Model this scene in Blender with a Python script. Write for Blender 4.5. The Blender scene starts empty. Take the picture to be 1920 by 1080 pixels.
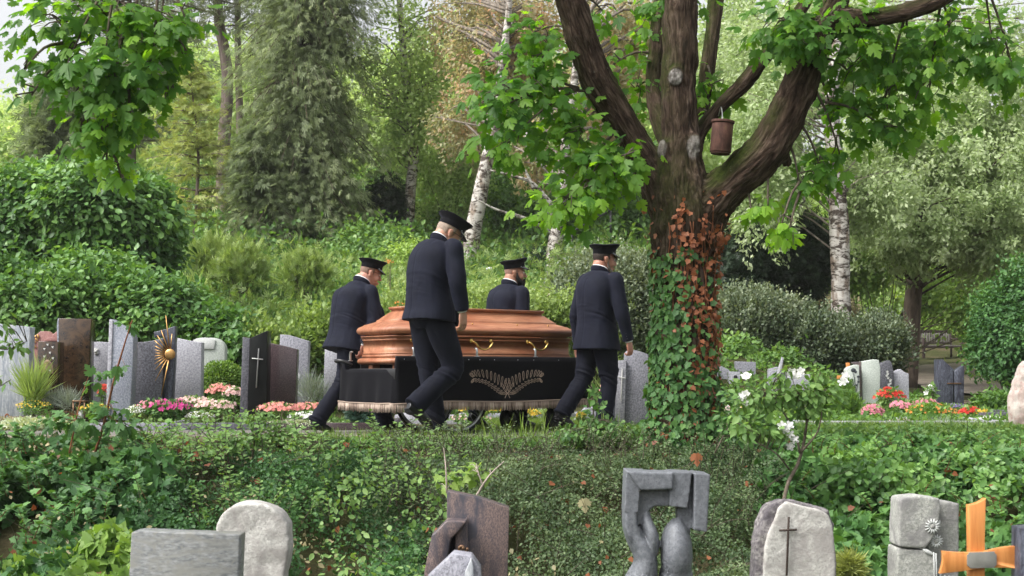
import bpy, math, random
import numpy as np
from mathutils import Vector, Matrix
R = math.radians
SC = bpy.context.scene
COL = SC.collection
# ------------------------------------------------------------------ camera, world, sun, exposure
F, HY, ZC = 2667.0, 700.0, 0.55            # focal length in photo pixels, horizon row, camera height above the path
cam_d = bpy.data.cameras.new('camera'); cam = bpy.data.objects.new('camera', cam_d); COL.objects.link(cam)
cam.location = (0, 0, ZC); cam.rotation_euler = (R(90), 0, 0)
cam_d.lens = 50.0; cam_d.sensor_width = 36.0; cam_d.shift_y = (HY-540)/1920.0
cam_d.clip_start = 0.1; cam_d.clip_end = 3000
cam_d.dof.use_dof = True; cam_d.dof.focus_distance = 12.6; cam_d.dof.aperture_fstop = 6.3
SC.camera = cam
W = bpy.data.worlds.new('World'); SC.world = W; W.use_nodes = True
nt = W.node_tree; nt.nodes.clear()
sky = nt.nodes.new('ShaderNodeTexSky'); sky.sky_type = 'NISHITA'; sky.sun_disc = False
SUN_EL, SUN_AZ = 52, -118                   # azimuth measured from +Y towards +X
sky.sun_elevation = R(SUN_EL); sky.sun_rotation = R(SUN_AZ); sky.dust_density = 6.0; sky.air_density = 1.0; sky.ozone_density = 1.0
hs = nt.nodes.new('ShaderNodeHueSaturation'); hs.inputs['Saturation'].default_value = 0.16
bg = nt.nodes.new('ShaderNodeBackground'); bg.inputs['Strength'].default_value = 0.15
wo = nt.nodes.new('ShaderNodeOutputWorld')
nt.links.new(sky.outputs[0], hs.inputs['Color']); nt.links.new(hs.outputs[0], bg.inputs[0]); nt.links.new(bg.outputs[0], wo.inputs[0])
sun_d = bpy.data.lights.new('sun', 'SUN'); sun_d.energy = 1.15; sun_d.angle = R(28); sun_d.color = (1.0, .96, .9)
sun = bpy.data.objects.new('sun', sun_d); COL.objects.link(sun)
sd = Vector((math.sin(R(SUN_AZ))*math.cos(R(SUN_EL)), math.cos(R(SUN_AZ))*math.cos(R(SUN_EL)), math.sin(R(SUN_EL))))
sun.rotation_euler = sd.to_track_quat('Z', 'Y').to_euler()
vs = SC.view_settings; SC.display_settings.display_device = 'sRGB'
vs.view_transform = 'Standard'; vs.look = 'None'; vs.gamma = 1.0; vs.use_curve_mapping = False
vs.exposure = 1.05
SC.render.engine = 'CYCLES'
cy = SC.cycles; cy.max_bounces = 8; cy.diffuse_bounces = 4; cy.glossy_bounces = 2; cy.transmission_bounces = 5
cy.transparent_max_bounces = 6; cy.use_denoising = True; cy.caustics_reflective = False; cy.caustics_refractive = False
try: cy.denoising_prefilter = 'ACCURATE'
except Exception: pass

def P(px, py, Y):                           # where a point seen at a photo pixel stands, at distance Y
    return np.array([(px-960)/F*Y, Y, ZC-(py-HY)/F*Y])
def PX(px, Y): return (px-960)/F*Y

# ------------------------------------------------------------------ noise
def _h(ix, iy, iz, s):
    n = (ix*73856093) ^ (iy*19349663) ^ (iz*83492791) ^ (s*2654435)
    n = (n ^ (n >> 13))*1274126177 & 0x7fffffff
    return ((n ^ (n >> 16)) & 0xffff)/65535.0
def vn(p, s=0):                             # value noise, 0..1
    p = np.asarray(p, float); i = np.floor(p).astype(np.int64); f = p-i; f = f*f*(3-2*f)
    x, y, z = i[..., 0], i[..., 1], i[..., 2]; r = 0
    for dx in (0, 1):
        for dy in (0, 1):
            for dz in (0, 1):
                w = (f[..., 0] if dx else 1-f[..., 0])*(f[..., 1] if dy else 1-f[..., 1])*(f[..., 2] if dz else 1-f[..., 2])
                r = r+w*_h(x+dx, y+dy, z+dz, s)
    return r
def fbm(p, o=4, s=0):
    r = 0; a = .5; t = 0; p = np.asarray(p, float)
    for k in range(o):
        r = r+a*vn(p*2**k, s+k*7); t += a; a *= .5
    return r/t
def sstep(a, b, x): t = np.clip((x-a)/(b-a), 0, 1); return t*t*(3-2*t)
def unit(v): v = np.asarray(v, float); return v/(np.linalg.norm(v, axis=-1, keepdims=True)+1e-12)

# ------------------------------------------------------------------ meshes
class MB:
    """collects vertices, faces and a per-face 'tint' value"""
    def __init__(s): s.V = []; s.L = []; s.S = []; s.T = []; s.n = 0; s.M = []
    def add(s, V, faces, tint=0.5, mat=0):
        V = np.asarray(V, float).reshape(-1, 3)
        if isinstance(faces, np.ndarray):
            fl = faces.reshape(-1); sz = np.full(len(faces), faces.shape[1])
        else:
            fl = np.fromiter((i for f in faces for i in f), int); sz = np.array([len(f) for f in faces])
        s.V.append(V); s.L.append(fl+s.n); s.S.append(sz)
        s.T.append(np.broadcast_to(np.asarray(tint, float), (len(sz),)).copy()); s.M.append(np.full(len(sz), mat)); s.n += len(V); return s
    def cat(s, o):
        s.V += o.V; s.L += [l+s.n for l in o.L]; s.S += o.S; s.T += o.T; s.M += o.M; s.n += o.n; return s
    def arrays(s): return np.concatenate(s.V), np.concatenate(s.L), np.concatenate(s.S), np.concatenate(s.T), np.concatenate(s.M)
    def obj(s, name, mat, parent=None, smooth=False, origin=None, bevel=0, attrs=None):
        V, L, S, T, M = s.arrays()
        if origin is not None: V = V-np.asarray(origin)
        me = bpy.data.meshes.new(name)
        me.vertices.add(len(V)); me.vertices.foreach_set('co', V.astype(np.float32).ravel())
        me.loops.add(len(L)); me.loops.foreach_set('vertex_index', L.astype(np.int32))
        me.polygons.add(len(S)); st = np.concatenate([[0], np.cumsum(S)[:-1]]).astype(np.int32)
        me.polygons.foreach_set('loop_start', st)
        if smooth: me.polygons.foreach_set('use_smooth', np.ones(len(S), bool))
        mats = mat if isinstance(mat, (list, tuple)) else [mat]
        for m in mats: me.materials.append(m)
        if len(mats) > 1: me.polygons.foreach_set('material_index', M.astype(np.int32))
        a = me.attributes.new('tint', 'FLOAT', 'FACE'); a.data.foreach_set('value', T.astype(np.float32))
        for k, v in (attrs or {}).items():
            b = me.attributes.new(k, 'FLOAT_VECTOR' if v.ndim == 2 else 'FLOAT', 'POINT')
            b.data.foreach_set('vector' if v.ndim == 2 else 'value', v.astype(np.float32).ravel())
        me.update(calc_edges=True); me.validate()
        o = bpy.data.objects.new(name, me); COL.objects.link(o)
        if parent is not None: o.parent = parent
        elif origin is not None: o.location = origin
        if bevel:
            b = o.modifiers.new('bevel', 'BEVEL'); b.width = bevel; b.segments = 2; b.limit_method = 'ANGLE'; b.angle_limit = R(35)
        return o
def tag(o, label, cat, group=None, kind=None):
    o['label'] = label
    if cat: o['category'] = cat
    if group: o['group'] = group
    if kind: o['kind'] = kind
    return o
def thing(name, label, cat, loc=(0, 0, 0), rz=0, group=None, scale=1):
    o = bpy.data.objects.new(name, None); COL.objects.link(o); o.location = loc; o.rotation_euler = (0, 0, rz); o.scale = (scale,)*3
    o.empty_display_size = .1
    return tag(o, label, cat, group)
def struct(o): o['kind'] = 'structure'; return o

def crom(pts, n):
    """Catmull-Rom resample: n samples per span"""
    p = np.asarray(pts, float); q = np.vstack([2*p[0]-p[1], p, 2*p[-1]-p[-2]]); out = []
    for i in range(1, len(q)-2):
        for k in range(n):
            t = k/n; a, b, c, d = q[i-1], q[i], q[i+1], q[i+2]
            out.append(.5*((2*b)+(c-a)*t+(2*a-5*b+4*c-d)*t*t+(3*b-a-3*c+d)*t**3))
    out.append(p[-1]); return np.array(out)
def tube(pts, rad, n=8, ref=None, cap=True, sq=2.0, sub=0, closed=False):
    """tube along pts; rad: scalar, list, or list of (a,b) (a along ref side)"""
    pts = np.asarray(pts, float); m = len(pts)
    r = np.asarray(rad, float)
    if r.ndim == 0: r = np.full((m, 2), float(r))
    elif r.ndim == 1: r = np.stack([r, r], 1)
    if sub:
        z = crom(np.hstack([pts, r]), sub); pts, r = z[:, :3], np.maximum(z[:, 3:], 1e-4); m = len(pts)
    T = np.gradient(pts, axis=0)
    if closed: T = np.roll(pts, -1, 0)-np.roll(pts, 1, 0)
    T = unit(T)
    u = np.array(ref if ref is not None else ((0, 0, 1) if abs(T[0][2]) < .9 else (1, 0, 0)), float)
    th = np.linspace(0, 2*math.pi, n, endpoint=False); c, s_ = np.cos(th), np.sin(th)
    e = 2.0/sq; c = np.sign(c)*abs(c)**e; s_ = np.sign(s_)*abs(s_)**e
    V = []
    for i in range(m):
        u = u-T[i]*np.dot(u, T[i]); u = u/(np.linalg.norm(u)+1e-12); w = np.cross(T[i], u)
        V.append(pts[i]+np.outer(c*r[i, 0], u)+np.outer(s_*r[i, 1], w))
        if ref is not None: u = np.array(ref, float)
    V = np.concatenate(V); F_ = []
    k = np.arange(n); k2 = (k+1) % n
    rings = m if closed else m-1
    for i in range(rings):
        j = (i+1) % m
        F_.append(np.stack([i*n+k, i*n+k2, j*n+k2, j*n+k], 1))
    mb = MB(); mb.add(V, np.concatenate(F_))
    if cap and not closed:
        mb.L.append(np.arange(n)[::-1].copy()); mb.S.append(np.array([n])); mb.T.append(np.array([.5])); mb.M.append(np.array([0]))
        mb.L.append((m-1)*n+np.arange(n)); mb.S.append(np.array([n])); mb.T.append(np.array([.5])); mb.M.append(np.array([0]))
    return mb
def ell(c, r, rot=None, nu=16, nv=10):
    th = np.linspace(0, math.pi, nv+1)[1:-1]; ph = np.linspace(0, 2*math.pi, nu, endpoint=False)
    V = [(0, 0, 1)]+[(math.sin(t)*math.cos(p), math.sin(t)*math.sin(p), math.cos(t)) for t in th for p in ph]+[(0, 0, -1)]
    V = np.array(V)*np.asarray(r)
    if rot is not None: V = V@np.asarray(rot).T
    V = V+np.asarray(c); Fc = []
    for k in range(nu): Fc.append((0, 1+k, 1+(k+1) % nu))
    for i in range(len(th)-1):
        for k in range(nu): a = 1+i*nu; Fc.append((a+k, a+nu+k, a+nu+(k+1) % nu, a+(k+1) % nu))
    a = 1+(len(th)-1)*nu; e = len(V)-1
    for k in range(nu): Fc.append((a+k, e, a+(k+1) % nu))
    return MB().add(V, Fc)
def box(x0, x1, y0, y1, z0, z1):
    V = [(x0, y0, z0), (x1, y0, z0), (x1, y1, z0), (x0, y1, z0), (x0, y0, z1), (x1, y0, z1), (x1, y1, z1), (x0, y1, z1)]
    return MB().add(V, [(0, 3, 2, 1), (4, 5, 6, 7), (0, 1, 5, 4), (1, 2, 6, 5), (2, 3, 7, 6), (3, 0, 4, 7)])
def prism(out, y0, y1, hole=None):
    """outline in x,z extruded from y0 (front) to y1 (back)"""
    n = len(out); o = np.array(out, float)
    if ((o[:, 0]*np.roll(o[:, 1], -1)-np.roll(o[:, 0], -1)*o[:, 1]).sum()) < 0: o = o[::-1]
    V = np.vstack([np.c_[o[:, 0], np.full(n, y0), o[:, 1]], np.c_[o[:, 0], np.full(n, y1), o[:, 1]]])
    Fc = [tuple(range(n)), tuple(range(2*n-1, n-1, -1))]+[(i, i+n, (i+1) % n+n, (i+1) % n) for i in range(n)]
    return MB().add(V, Fc)
def rotz(a): c, s = math.cos(a), math.sin(a); return np.array([[c, -s, 0], [s, c, 0], [0, 0, 1]])
def roty(a): c, s = math.cos(a), math.sin(a); return np.array([[c, 0, s], [0, 1, 0], [-s, 0, c]])
def rotx(a): c, s = math.cos(a), math.sin(a); return np.array([[1, 0, 0], [0, c, -s], [0, s, c]])
def xf(mb, M=None, t=(0, 0, 0)):
    mb.V = [(v if M is None else v@np.asarray(M).T)+np.asarray(t, float) for v in mb.V]; return mb
def fuse(parts, vox, it=6, fac=.5):
    """union of closed pieces as one continuous skin"""
    mb = MB()
    for p in parts: mb.cat(p)
    o = mb.obj('tmp', []); 
    m = o.modifiers.new('r', 'REMESH'); m.mode = 'VOXEL'; m.voxel_size = vox; m.use_smooth_shade = True
    if it: s = o.modifiers.new('s', 'SMOOTH'); s.iterations = it; s.factor = fac
    dg = bpy.context.evaluated_depsgraph_get(); ev = o.evaluated_get(dg); me = ev.to_mesh()
    V = np.empty(len(me.vertices)*3, np.float32); me.vertices.foreach_get('co', V)
    L = np.empty(len(me.loops), np.int32); me.loops.foreach_get('vertex_index', L)
    S = np.empty(len(me.polygons), np.int32); me.polygons.foreach_get('loop_total', S)
    N = np.empty(len(me.vertices)*3, np.float32); me.vertex_normals.foreach_get('vector', N)
    ev.to_mesh_clear(); d = o.data; bpy.data.objects.remove(o); bpy.data.meshes.remove(d)
    r = MB(); r.V = [V.reshape(-1, 3).astype(float)]; r.L = [L.astype(int)]; r.S = [S.astype(int)]; r.T = [np.full(len(S), .5)]; r.M = [np.zeros(len(S), int)]; r.n = len(V)//3
    r.N = N.reshape(-1, 3).astype(float); return r

# ------------------------------------------------------------------ materials
def mat(name, rough=.6, spec=.4, metal=0):
    m = bpy.data.materials.new(name); m.use_nodes = True; t = m.node_tree
    b = t.nodes['Principled BSDF']; b.inputs['Roughness'].default_value = rough; b.inputs['Metallic'].default_value = metal
    b.inputs['Specular IOR Level'].default_value = spec; return m, t, b
def N_(t, kind, **k):
    n = t.nodes.new('ShaderNode'+kind)
    for a, v in k.items():
        if a.startswith('i_'): n.inputs[a[2:].replace('_', ' ')].default_value = v
        else: setattr(n, a, v)
    return n
def ramp(t, src, stops, interp='LINEAR'):
    r = N_(t, 'ValToRGB'); r.color_ramp.interpolation = interp; e = r.color_ramp.elements
    while len(e) < len(stops): e.new(.5)
    for i, (p, c) in enumerate(stops): e[i].position = p; e[i].color = (*c, 1) if len(c) == 3 else c
    t.links.new(src, r.inputs[0]); return r
def coords(t, scale=(1, 1, 1), attr=None, rot=(0, 0, 0)):
    mp = N_(t, 'Mapping'); mp.inputs['Scale'].default_value = scale; mp.inputs['Rotation'].default_value = rot
    if attr: a = N_(t, 'Attribute', attribute_name=attr); t.links.new(a.outputs['Vector'], mp.inputs[0])
    else: a = N_(t, 'TexCoord'); t.links.new(a.outputs['Object'], mp.inputs[0])
    return mp.outputs[0]
def noise(t, vec, scale, detail=4, rough=.55, dist=0):
    n = N_(t, 'TexNoise', i_Scale=scale, i_Detail=detail, i_Roughness=rough, i_Distortion=dist); t.links.new(vec, n.inputs['Vector']); return n.outputs['Fac']
def bump(t, b, h, strength=.3, dist=.01):
    n = N_(t, 'Bump', i_Strength=strength, i_Distance=dist); t.links.new(h, n.inputs['Height']); t.links.new(n.outputs[0], b.inputs['Normal'])
def mixc(t, f, a, b, mode='MIX'):
    m = N_(t, 'Mix', data_type='RGBA', blend_type=mode)
    for s, v in ((0, f), (6, a), (7, b)):
        if isinstance(v, (int, float)): m.inputs[s].default_value = v
        elif isinstance(v, tuple): m.inputs[s].default_value = (*v, 1)
        else: t.links.new(v, m.inputs[s])
    return m.outputs[2]
def leafmat(name, dark, mid, light, trans=.35, rough=.5, spec=.35, tc=None):
    m, t, b = mat(name, rough, spec)
    a = N_(t, 'Attribute', attribute_name='tint')
    r = ramp(t, a.outputs['Fac'], [(0, dark), (.5, mid), (1, light)])
    t.links.new(r.outputs[0], b.inputs['Base Color'])
    tr = N_(t, 'BsdfTranslucent'); mx = N_(t, 'MixShader'); mx.inputs[0].default_value = trans
    c2 = mixc(t, 1.0, r.outputs[0], tc or (1.5, 1.45, .55), 'MULTIPLY'); t.links.new(c2, tr.inputs[0])
    out = t.nodes['Material Output']
    t.links.new(b.outputs[0], mx.inputs[1]); t.links.new(tr.outputs[0], mx.inputs[2]); t.links.new(mx.outputs[0], out.inputs[0])
    return m
def plain(name, col, rough=.6, spec=.4, metal=0, var=.12, scale=30, bmp=0):
    m, t, b = mat(name, rough, spec, metal); n = noise(t, coords(t), scale)
    c = tuple(x*(1-var) for x in col); d = tuple(min(1, x*(1+var)) for x in col)
    r = ramp(t, n, [(.3, c), (.7, d)]); t.links.new(r.outputs[0], b.inputs['Base Color'])
    if bmp: bump(t, b, n, bmp, .003)
    return m
def granite(name, a, b_, c_, scale=90, vein=None, vs_=(1, 1, 1), rot=(0, 0, 0), rough=.45, bmp=.0, spec=.4):
    """speckled stone: two speckle colours a,b_, third c_ in veins/clouds"""
    m, t, b = mat(name, rough, spec)
    v = coords(t); v2 = coords(t, vs_, rot=rot)
    n1 = noise(t, v2, scale, 2, .7); n2 = noise(t, v, scale*2.3, 1, .5)
    r1 = ramp(t, n1, [(.38, a), (.62, b_)]); r2 = ramp(t, n2, [(.55, (0, 0, 0)), (.72, (1, 1, 1))])
    col = mixc(t, r2.outputs[0], r1.outputs[0], c_)
    if vein:
        n3 = noise(t, v2, vein, 5, .6, 1.5); r3 = ramp(t, n3, [(.42, (0, 0, 0)), (.62, (1, 1, 1))]); col = mixc(t, r3.outputs[0], col, c_)
    n4 = noise(t, v, 4, 4); r4 = ramp(t, n4, [(.3, (.82, .82, .82)), (.7, (1.05, 1.05, 1.05))]); col = mixc(t, 1.0, col, r4.outputs[0], 'MULTIPLY')
    t.links.new(col, b.inputs['Base Color'])
    if bmp: bump(t, b, noise(t, v, 60, 6, .7), bmp, .01)
    return m

# ------------------------------------------------------------------ leaves
def T_fold(w=.5, tipy=1.0, belly=.45, fold=.12):
    V = [(0, 0, 0), (0, belly, -fold*w), (0, tipy, -.03), (-w/2, belly, 0), (w/2, belly, 0)]
    return np.array(V, float), [(0, 1, 3), (3, 1, 2), (0, 4, 1), (1, 4, 2)]
def T_ovate(w=.6, fold=.15):
    V = [(0, 0, 0), (0, .5, -fold*w), (0, 1, -.06), (-w*.42, .22, 0), (-w*.5, .5, 0), (-w*.25, .8, -.03), (w*.42, .22, 0), (w*.5, .5, 0), (w*.25, .8, -.03)]
    return np.array(V, float), [(0, 1, 4, 3), (1, 2, 5, 4), (0, 6, 7, 1), (1, 7, 8, 2)]
def T_rhomb(w=.5):
    return np.array([(0, 0, 0), (w/2, .5, .03), (0, 1, 0), (-w/2, .5, .03)], float), [(0, 1, 2, 3)]
def T_maple():
    h = [(.04, .02), (.20, -.06), (.24, .04), (.40, .06), (.36, .16), (.56, .30), (.42, .34), (.50, .50), (.40, .50), (.42, .62), (.26, .52), (.14, .50), (.20, .66), (.30, .74), (.16, .80), (.12, .92), (0, 1.04)]
    mid = [(0, 0), (0, .35)]
    Rr = [(x, y, -.22*x+.05*math.sin(9*x)-.16*y*y) for x, y in h]; Lf = [(-x, y, -.16*x+.05*math.sin(8*x+1)-.16*y*y) for x, y in h[:-1]]
    V = [(0, 0, 0), (0, .4, .02)]+Rr+Lf; n = len(h)
    r = [0]+[2+i for i in range(n)]+[1]; l = [0]+[2+n+i for i in range(n-1)]+[2+n-1]+[1]
    return np.array(V, float), [tuple(r), tuple(l[::-1])]
def T_ivy():
    h = [(.10, -.10), (.36, -.06), (.46, .10), (.34, .26), (.52, .42), (.28, .56), (.12, .82), (0, 1)]
    V = [(0, 0, 0), (0, .4, -.05)]+[(x, y, .03) for x, y in h]+[(-x, y, .03) for x, y in h[:-1]]; n = len(h)
    r = [0]+[2+i for i in range(n)]+[1]; l = [0]+[2+n+i for i in range(n-1)]+[2+n-1]+[1]
    return np.array(V, float), [tuple(r), tuple(l[::-1])]
def T_spray(k=5, w=.10):
    """flat conifer spray / fern-like: several thin blades from one stem"""
    V = []; Fc = []
    for i in range(k):
        t = i/(k-1); a = (t-.5)*2.0; y0 = .1+.35*(1-abs(a)); L = .45+.45*(1-abs(a)*.8)
        d = np.array([math.sin(a*.9), math.cos(a*.9)]); s = np.array([d[1], -d[0]])*w*.5; b = np.array([0, y0*.5]); m_ = b+d*L*.5; e = b+d*L
        n = len(V); V += [(*b, 0), (*(m_+s), .02), (*e, -.06), (*(m_-s), .02)]; Fc.append((n, n+1, n+2, n+3))
    return np.array(V, float), Fc
def T_blade():
    return np.array([(-.02, 0, 0), (.02, 0, 0), (.016, .5, .04), (-.016, .5, .04), (0, 1, .22)], float), [(0, 1, 2, 3), (3, 2, 4)]
def T_flower(k=5, cup=.15):
    V = [(0, 0, 0)]; Fc = []
    for i in range(k):
        a = 2*math.pi*i/k
        for da, r, z in ((-.5, .42, .05), (-.22, .62, cup), (.22, .62, cup), (.5, .42, .05)): V.append((math.sin(a+da)*r, math.cos(a+da)*r, z))
        n = 1+4*i; Fc.append((0, n+3, n+2, n+1, n))
    return np.array(V, float)*.8, Fc
FOLD, OVATE, RHOMB, MAPLE, IVY, SPRAY, BLADE, FLOWER = T_fold(), T_ovate(), T_rhomb(), T_maple(), T_ivy(), T_spray(), T_blade(), T_flower()
TINY = T_rhomb(.62)
def frames(d, nrm):
    d = unit(d); x = unit(np.cross(d, nrm)); z = np.cross(x, d); return np.stack([x, d, z], 2)
def scatter(mb, tmpl, Pn, d, nrm, size, tint):
    V, Fc = tmpl; Rm = frames(d, nrm); n = len(Pn); k = len(V)
    VV = np.einsum('nij,kj->nki', Rm, V)*np.asarray(size).reshape(-1, 1, 1)+np.asarray(Pn)[:, None, :]
    off = (np.arange(n)*k)[:, None]
    tint = np.broadcast_to(np.asarray(tint, float), (n,))
    sizes = sorted(set(len(f) for f in Fc))
    base = mb.n; mb.V.append(VV.reshape(-1, 3)); mb.n += n*k
    for s in sizes:
        Fs = np.array([f for f in Fc if len(f) == s]); A = (off[:, None, :]+Fs[None]).reshape(-1)+base
        mb.L.append(A); mb.S.append(np.full(n*len(Fs), s)); mb.T.append(np.repeat(tint, len(Fs))); mb.M.append(np.zeros(n*len(Fs), int))
    return mb
def rdir(rg, n): return unit(rg.normal(size=(n, 3)))

# ------------------------------------------------------------------ terrain
def zf(x, y):
    x = np.asarray(x, float); y = np.asarray(y, float)
    lo = -1.12+1.12*np.clip((y-8.6)/(11.15-8.6), 0, 1)
    t = sstep(3.2, 7.0, x-(y-22)*.10)
    left = np.maximum(0, y-17.2)*.205
    right = .045*np.maximum(0, y-23)+.17*np.maximum(0, y-49)
    hill = np.minimum(left*(1-t)+right*t, 26)
    p = np.stack([x*.25, y*.25, 0*x], -1)
    return lo+hill+(fbm(p, 3, 5)-.5)*.5*sstep(19, 27, y)
# ================================================================== SETTING
def g_ground():
    m, t, b = mat('soil_and_litter', .95, .1); v = coords(t)
    n1 = noise(t, v, 1.2, 6, .6); n2 = noise(t, v, 25, 4, .7)
    r1 = ramp(t, n1, [(.3, (.030, .030, .014)), (.52, (.055, .060, .022)), (.72, (.10, .078, .048))]); r2 = ramp(t, n2, [(.3, (.55, .55, .55)), (.7, (1.3, 1.3, 1.3))])
    t.links.new(mixc(t, 1.0, r1.outputs[0], r2.outputs[0], 'MULTIPLY'), b.inputs['Base Color']); bump(t, b, n2, .8, .03); return m
def grid_axis(segs):
    a = []
    for lo, hi, st in segs: a += list(np.arange(lo, hi, st))
    a.append(segs[-1][1]); return np.array(a)
gx = grid_axis([(-700, -100, 60), (-100, -30, 7), (-30, -12, 1.5), (-12, 14, .33), (14, 32, 1.5), (32, 100, 7), (100, 700, 60)])
gy = grid_axis([(-60, 4, 6), (4, 8, .6), (8, 17, .15), (17, 45, .5), (45, 120, 4), (120, 900, 50)])
X, Y = np.meshgrid(gx, gy); Z = zf(X, Y)
nx, ny = len(gx), len(gy); i, j = np.meshgrid(np.arange(nx-1), np.arange(ny-1)); a = (j*nx+i).ravel()
g = MB().add(np.c_[X.ravel(), Y.ravel(), Z.ravel()], np.stack([a, a+1, a+nx+1, a+nx], 1))
struct(g.obj('ground', g_ground(), smooth=True))
# footpath beside the graves, and the far path that leads to the bench
def m_path():
    m, t, b = mat('worn_asphalt', .9, .2); v = coords(t)
    n1 = noise(t, v, 3, 5); n2 = noise(t, v, 120, 3)
    r = ramp(t, n1, [(.3, (.12, .115, .105)), (.7, (.19, .18, .165))]); r2 = ramp(t, n2, [(.3, (.7, .7, .7)), (.7, (1.3, 1.3, 1.3))])
    t.links.new(mixc(t, 1.0, r.outputs[0], r2.outputs[0], 'MULTIPLY'), b.inputs['Base Color']); bump(t, b, n2, .5, .01); return m
def m_gravel():
    m, t, b = mat('brown_gravel', .95, .2); v = coords(t)
    n1 = noise(t, v, 1.5, 5); n2 = noise(t, v, 50, 3)
    r = ramp(t, n1, [(.3, (.17, .14, .115)), (.7, (.27, .225, .185))]); r2 = ramp(t, n2, [(.3, (.7, .7, .7)), (.7, (1.2, 1.2, 1.2))])
    t.links.new(mixc(t, 1.0, r.outputs[0], r2.outputs[0], 'MULTIPLY'), b.inputs['Base Color']); bump(t, b, n2, .5, .01); return m
def sheet(name, m, pl, pr, lift, n=60, k=8):
    pl, pr = np.array(pl, float), np.array(pr, float)
    L = crom(pl, n//(len(pl)-1)); Rr = crom(pr, n//(len(pr)-1)); w = np.linspace(0, 1, k)[None, :, None]
    q = L[:, None, :]*(1-w)+Rr[:, None, :]*w; V = np.c_[q.reshape(-1, 2), zf(q[..., 0], q[..., 1]).ravel()+lift]
    ii, jj = np.meshgrid(np.arange(k-1), np.arange(len(L)-1)); a = (jj*k+ii).ravel()
    return struct(MB().add(V, np.stack([a, a+1, a+k+1, a+k], 1)).obj(name, m, smooth=True))
sheet('footpath', m_path(), [(-14, 13.45), (-4, 13.45), (4, 13.5), (14, 13.6)], [(-14, 11.62), (-4, 11.62), (4, 11.7), (14, 11.8)], .012)
sheet('gravel_path', m_gravel(), [(7.9, 26.5), (8.7, 31), (10.2, 37), (15, 41)], [(12, 24), (12.6, 28), (14.5, 32), (21, 36)], .05)
# long timber edge of the footpath
M_plank = None
def m_wood(name, a, c, scale=(1, 12, 12), rough=.6, sc=6, spec=.3, bmp=.2):
    m, t, b = mat(name, rough, spec); v = coords(t, scale); n1 = noise(t, v, sc, 5, .6, .6)
    r = ramp(t, n1, [(.3, a), (.7, c)]); t.links.new(r.outputs[0], b.inputs['Base Color'])
    if bmp: bump(t, b, n1, bmp, .004)
    return m
M_edge = m_wood('weathered_edge_timber', (.13, .115, .10), (.30, .27, .235), (.6, 14, 14), .9)
for k, (x0, x1) in enumerate([(-5.2, -2.62), (-2.60, -.1), (-.08, 2.3)]):
    e = thing('path_edging', ['weathered grey edging board along the footpath at the far left', 'weathered grey edging board along the footpath, middle length', 'weathered edging board half buried in weeds beside the maple trunk'][k], 'edging', ((x0+x1)/2, 11.55, -.04), group='edging boards along the footpath')
    box(-(x1-x0)/2, (x1-x0)/2, -.05, .05, 0, .085).obj('board', M_edge, e, bevel=.008)
    for s in (-1, 1): box(s*((x1-x0)/2-.2)-.03, s*((x1-x0)/2-.2)+.03, .052, .10, -.02, .07).obj('peg', M_edge, e, bevel=.004)
# ------------------------------------------------------------------ foliage materials
LM = {}
def LMt(key, *a, **k): LM[key] = leafmat('foliage_'+key, *a, **k); return LM[key]
LMt('maple', (.036, .11, .018), (.082, .205, .028), (.21, .38, .04), trans=.55, tc=(2.0, 1.9, .4))
LMt('laurel', (0.04, 0.1, 0.03), (0.095, 0.21, 0.055), (0.23, 0.4, 0.11), trans=0.3, rough=0.42, spec=0.4)
LMt('meadow', (0.105, 0.175, 0.045), (0.2, 0.295, 0.08), (0.35, 0.45, 0.15), trans=0.35, tc=(1.4, 1.4, 0.7))
LMt('shrubgreen', (0.065, 0.14, 0.04), (0.14, 0.26, 0.07), (0.26, 0.4, 0.13), trans=0.35)
LMt('cotone', (0.04, 0.075, 0.03), (0.095, 0.15, 0.06), (0.2, 0.26, 0.12), trans=0.22, rough=0.5)
LMt('grayhedge', (0.045, 0.075, 0.04), (0.14, 0.185, 0.105), (0.32, 0.36, 0.24), trans=0.22)
LMt('ivy', (0.04, 0.105, 0.035), (0.075, 0.18, 0.05), (0.16, 0.31, 0.085), trans=0.25, rough=0.5, spec=0.3)
LMt('deadivy', (.16, .055, .025), (.32, .115, .05), (.48, .20, .10), trans=.3, tc=(1.4, 1, .6))
LMt('thuja', (0.09, 0.13, 0.055), (0.215, 0.27, 0.13), (0.38, 0.43, 0.24), trans=0.38, tc=(1.25, 1.3, 0.75))
LMt('pine', (0.13, 0.16, 0.11), (0.25, 0.29, 0.18), (0.38, 0.42, 0.28), trans=0.3, tc=(1.2, 1.2, 0.8))
LMt('larch', (0.2, 0.26, 0.07), (0.36, 0.42, 0.13), (0.5, 0.55, 0.22), trans=0.4, tc=(1.3, 1.25, 0.6))
LMt('birch', (0.2, 0.31, 0.09), (0.37, 0.5, 0.18), (0.52, 0.62, 0.31), trans=0.48, tc=(1.3, 1.3, 0.75))
LMt('rust', (0.27, 0.31, 0.15), (0.44, 0.43, 0.25), (0.66, 0.42, 0.3), trans=0.48, tc=(1.25, 1.2, 0.8))
LMt('silver', (0.18, 0.25, 0.1), (0.34, 0.43, 0.21), (0.54, 0.61, 0.39), trans=0.4, tc=(1.2, 1.3, 0.75))
LMt('yew', (.010, .024, .012), (.022, .045, .020), (.04, .075, .03), trans=.1)
LMt('deep', (0.05, 0.11, 0.03), (0.11, 0.22, 0.055), (0.22, 0.37, 0.08), trans=0.4)
LMt('bright', (0.12, 0.22, 0.05), (0.24, 0.37, 0.085), (0.38, 0.51, 0.14), trans=0.4, tc=(1.4, 1.4, 0.6))
LMt('blue', (.03, .07, .055), (.055, .12, .085), (.10, .19, .13), trans=.1)
LMt('pale', (.28, .34, .22), (.46, .52, .36), (.62, .66, .50), trans=.25)
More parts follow.
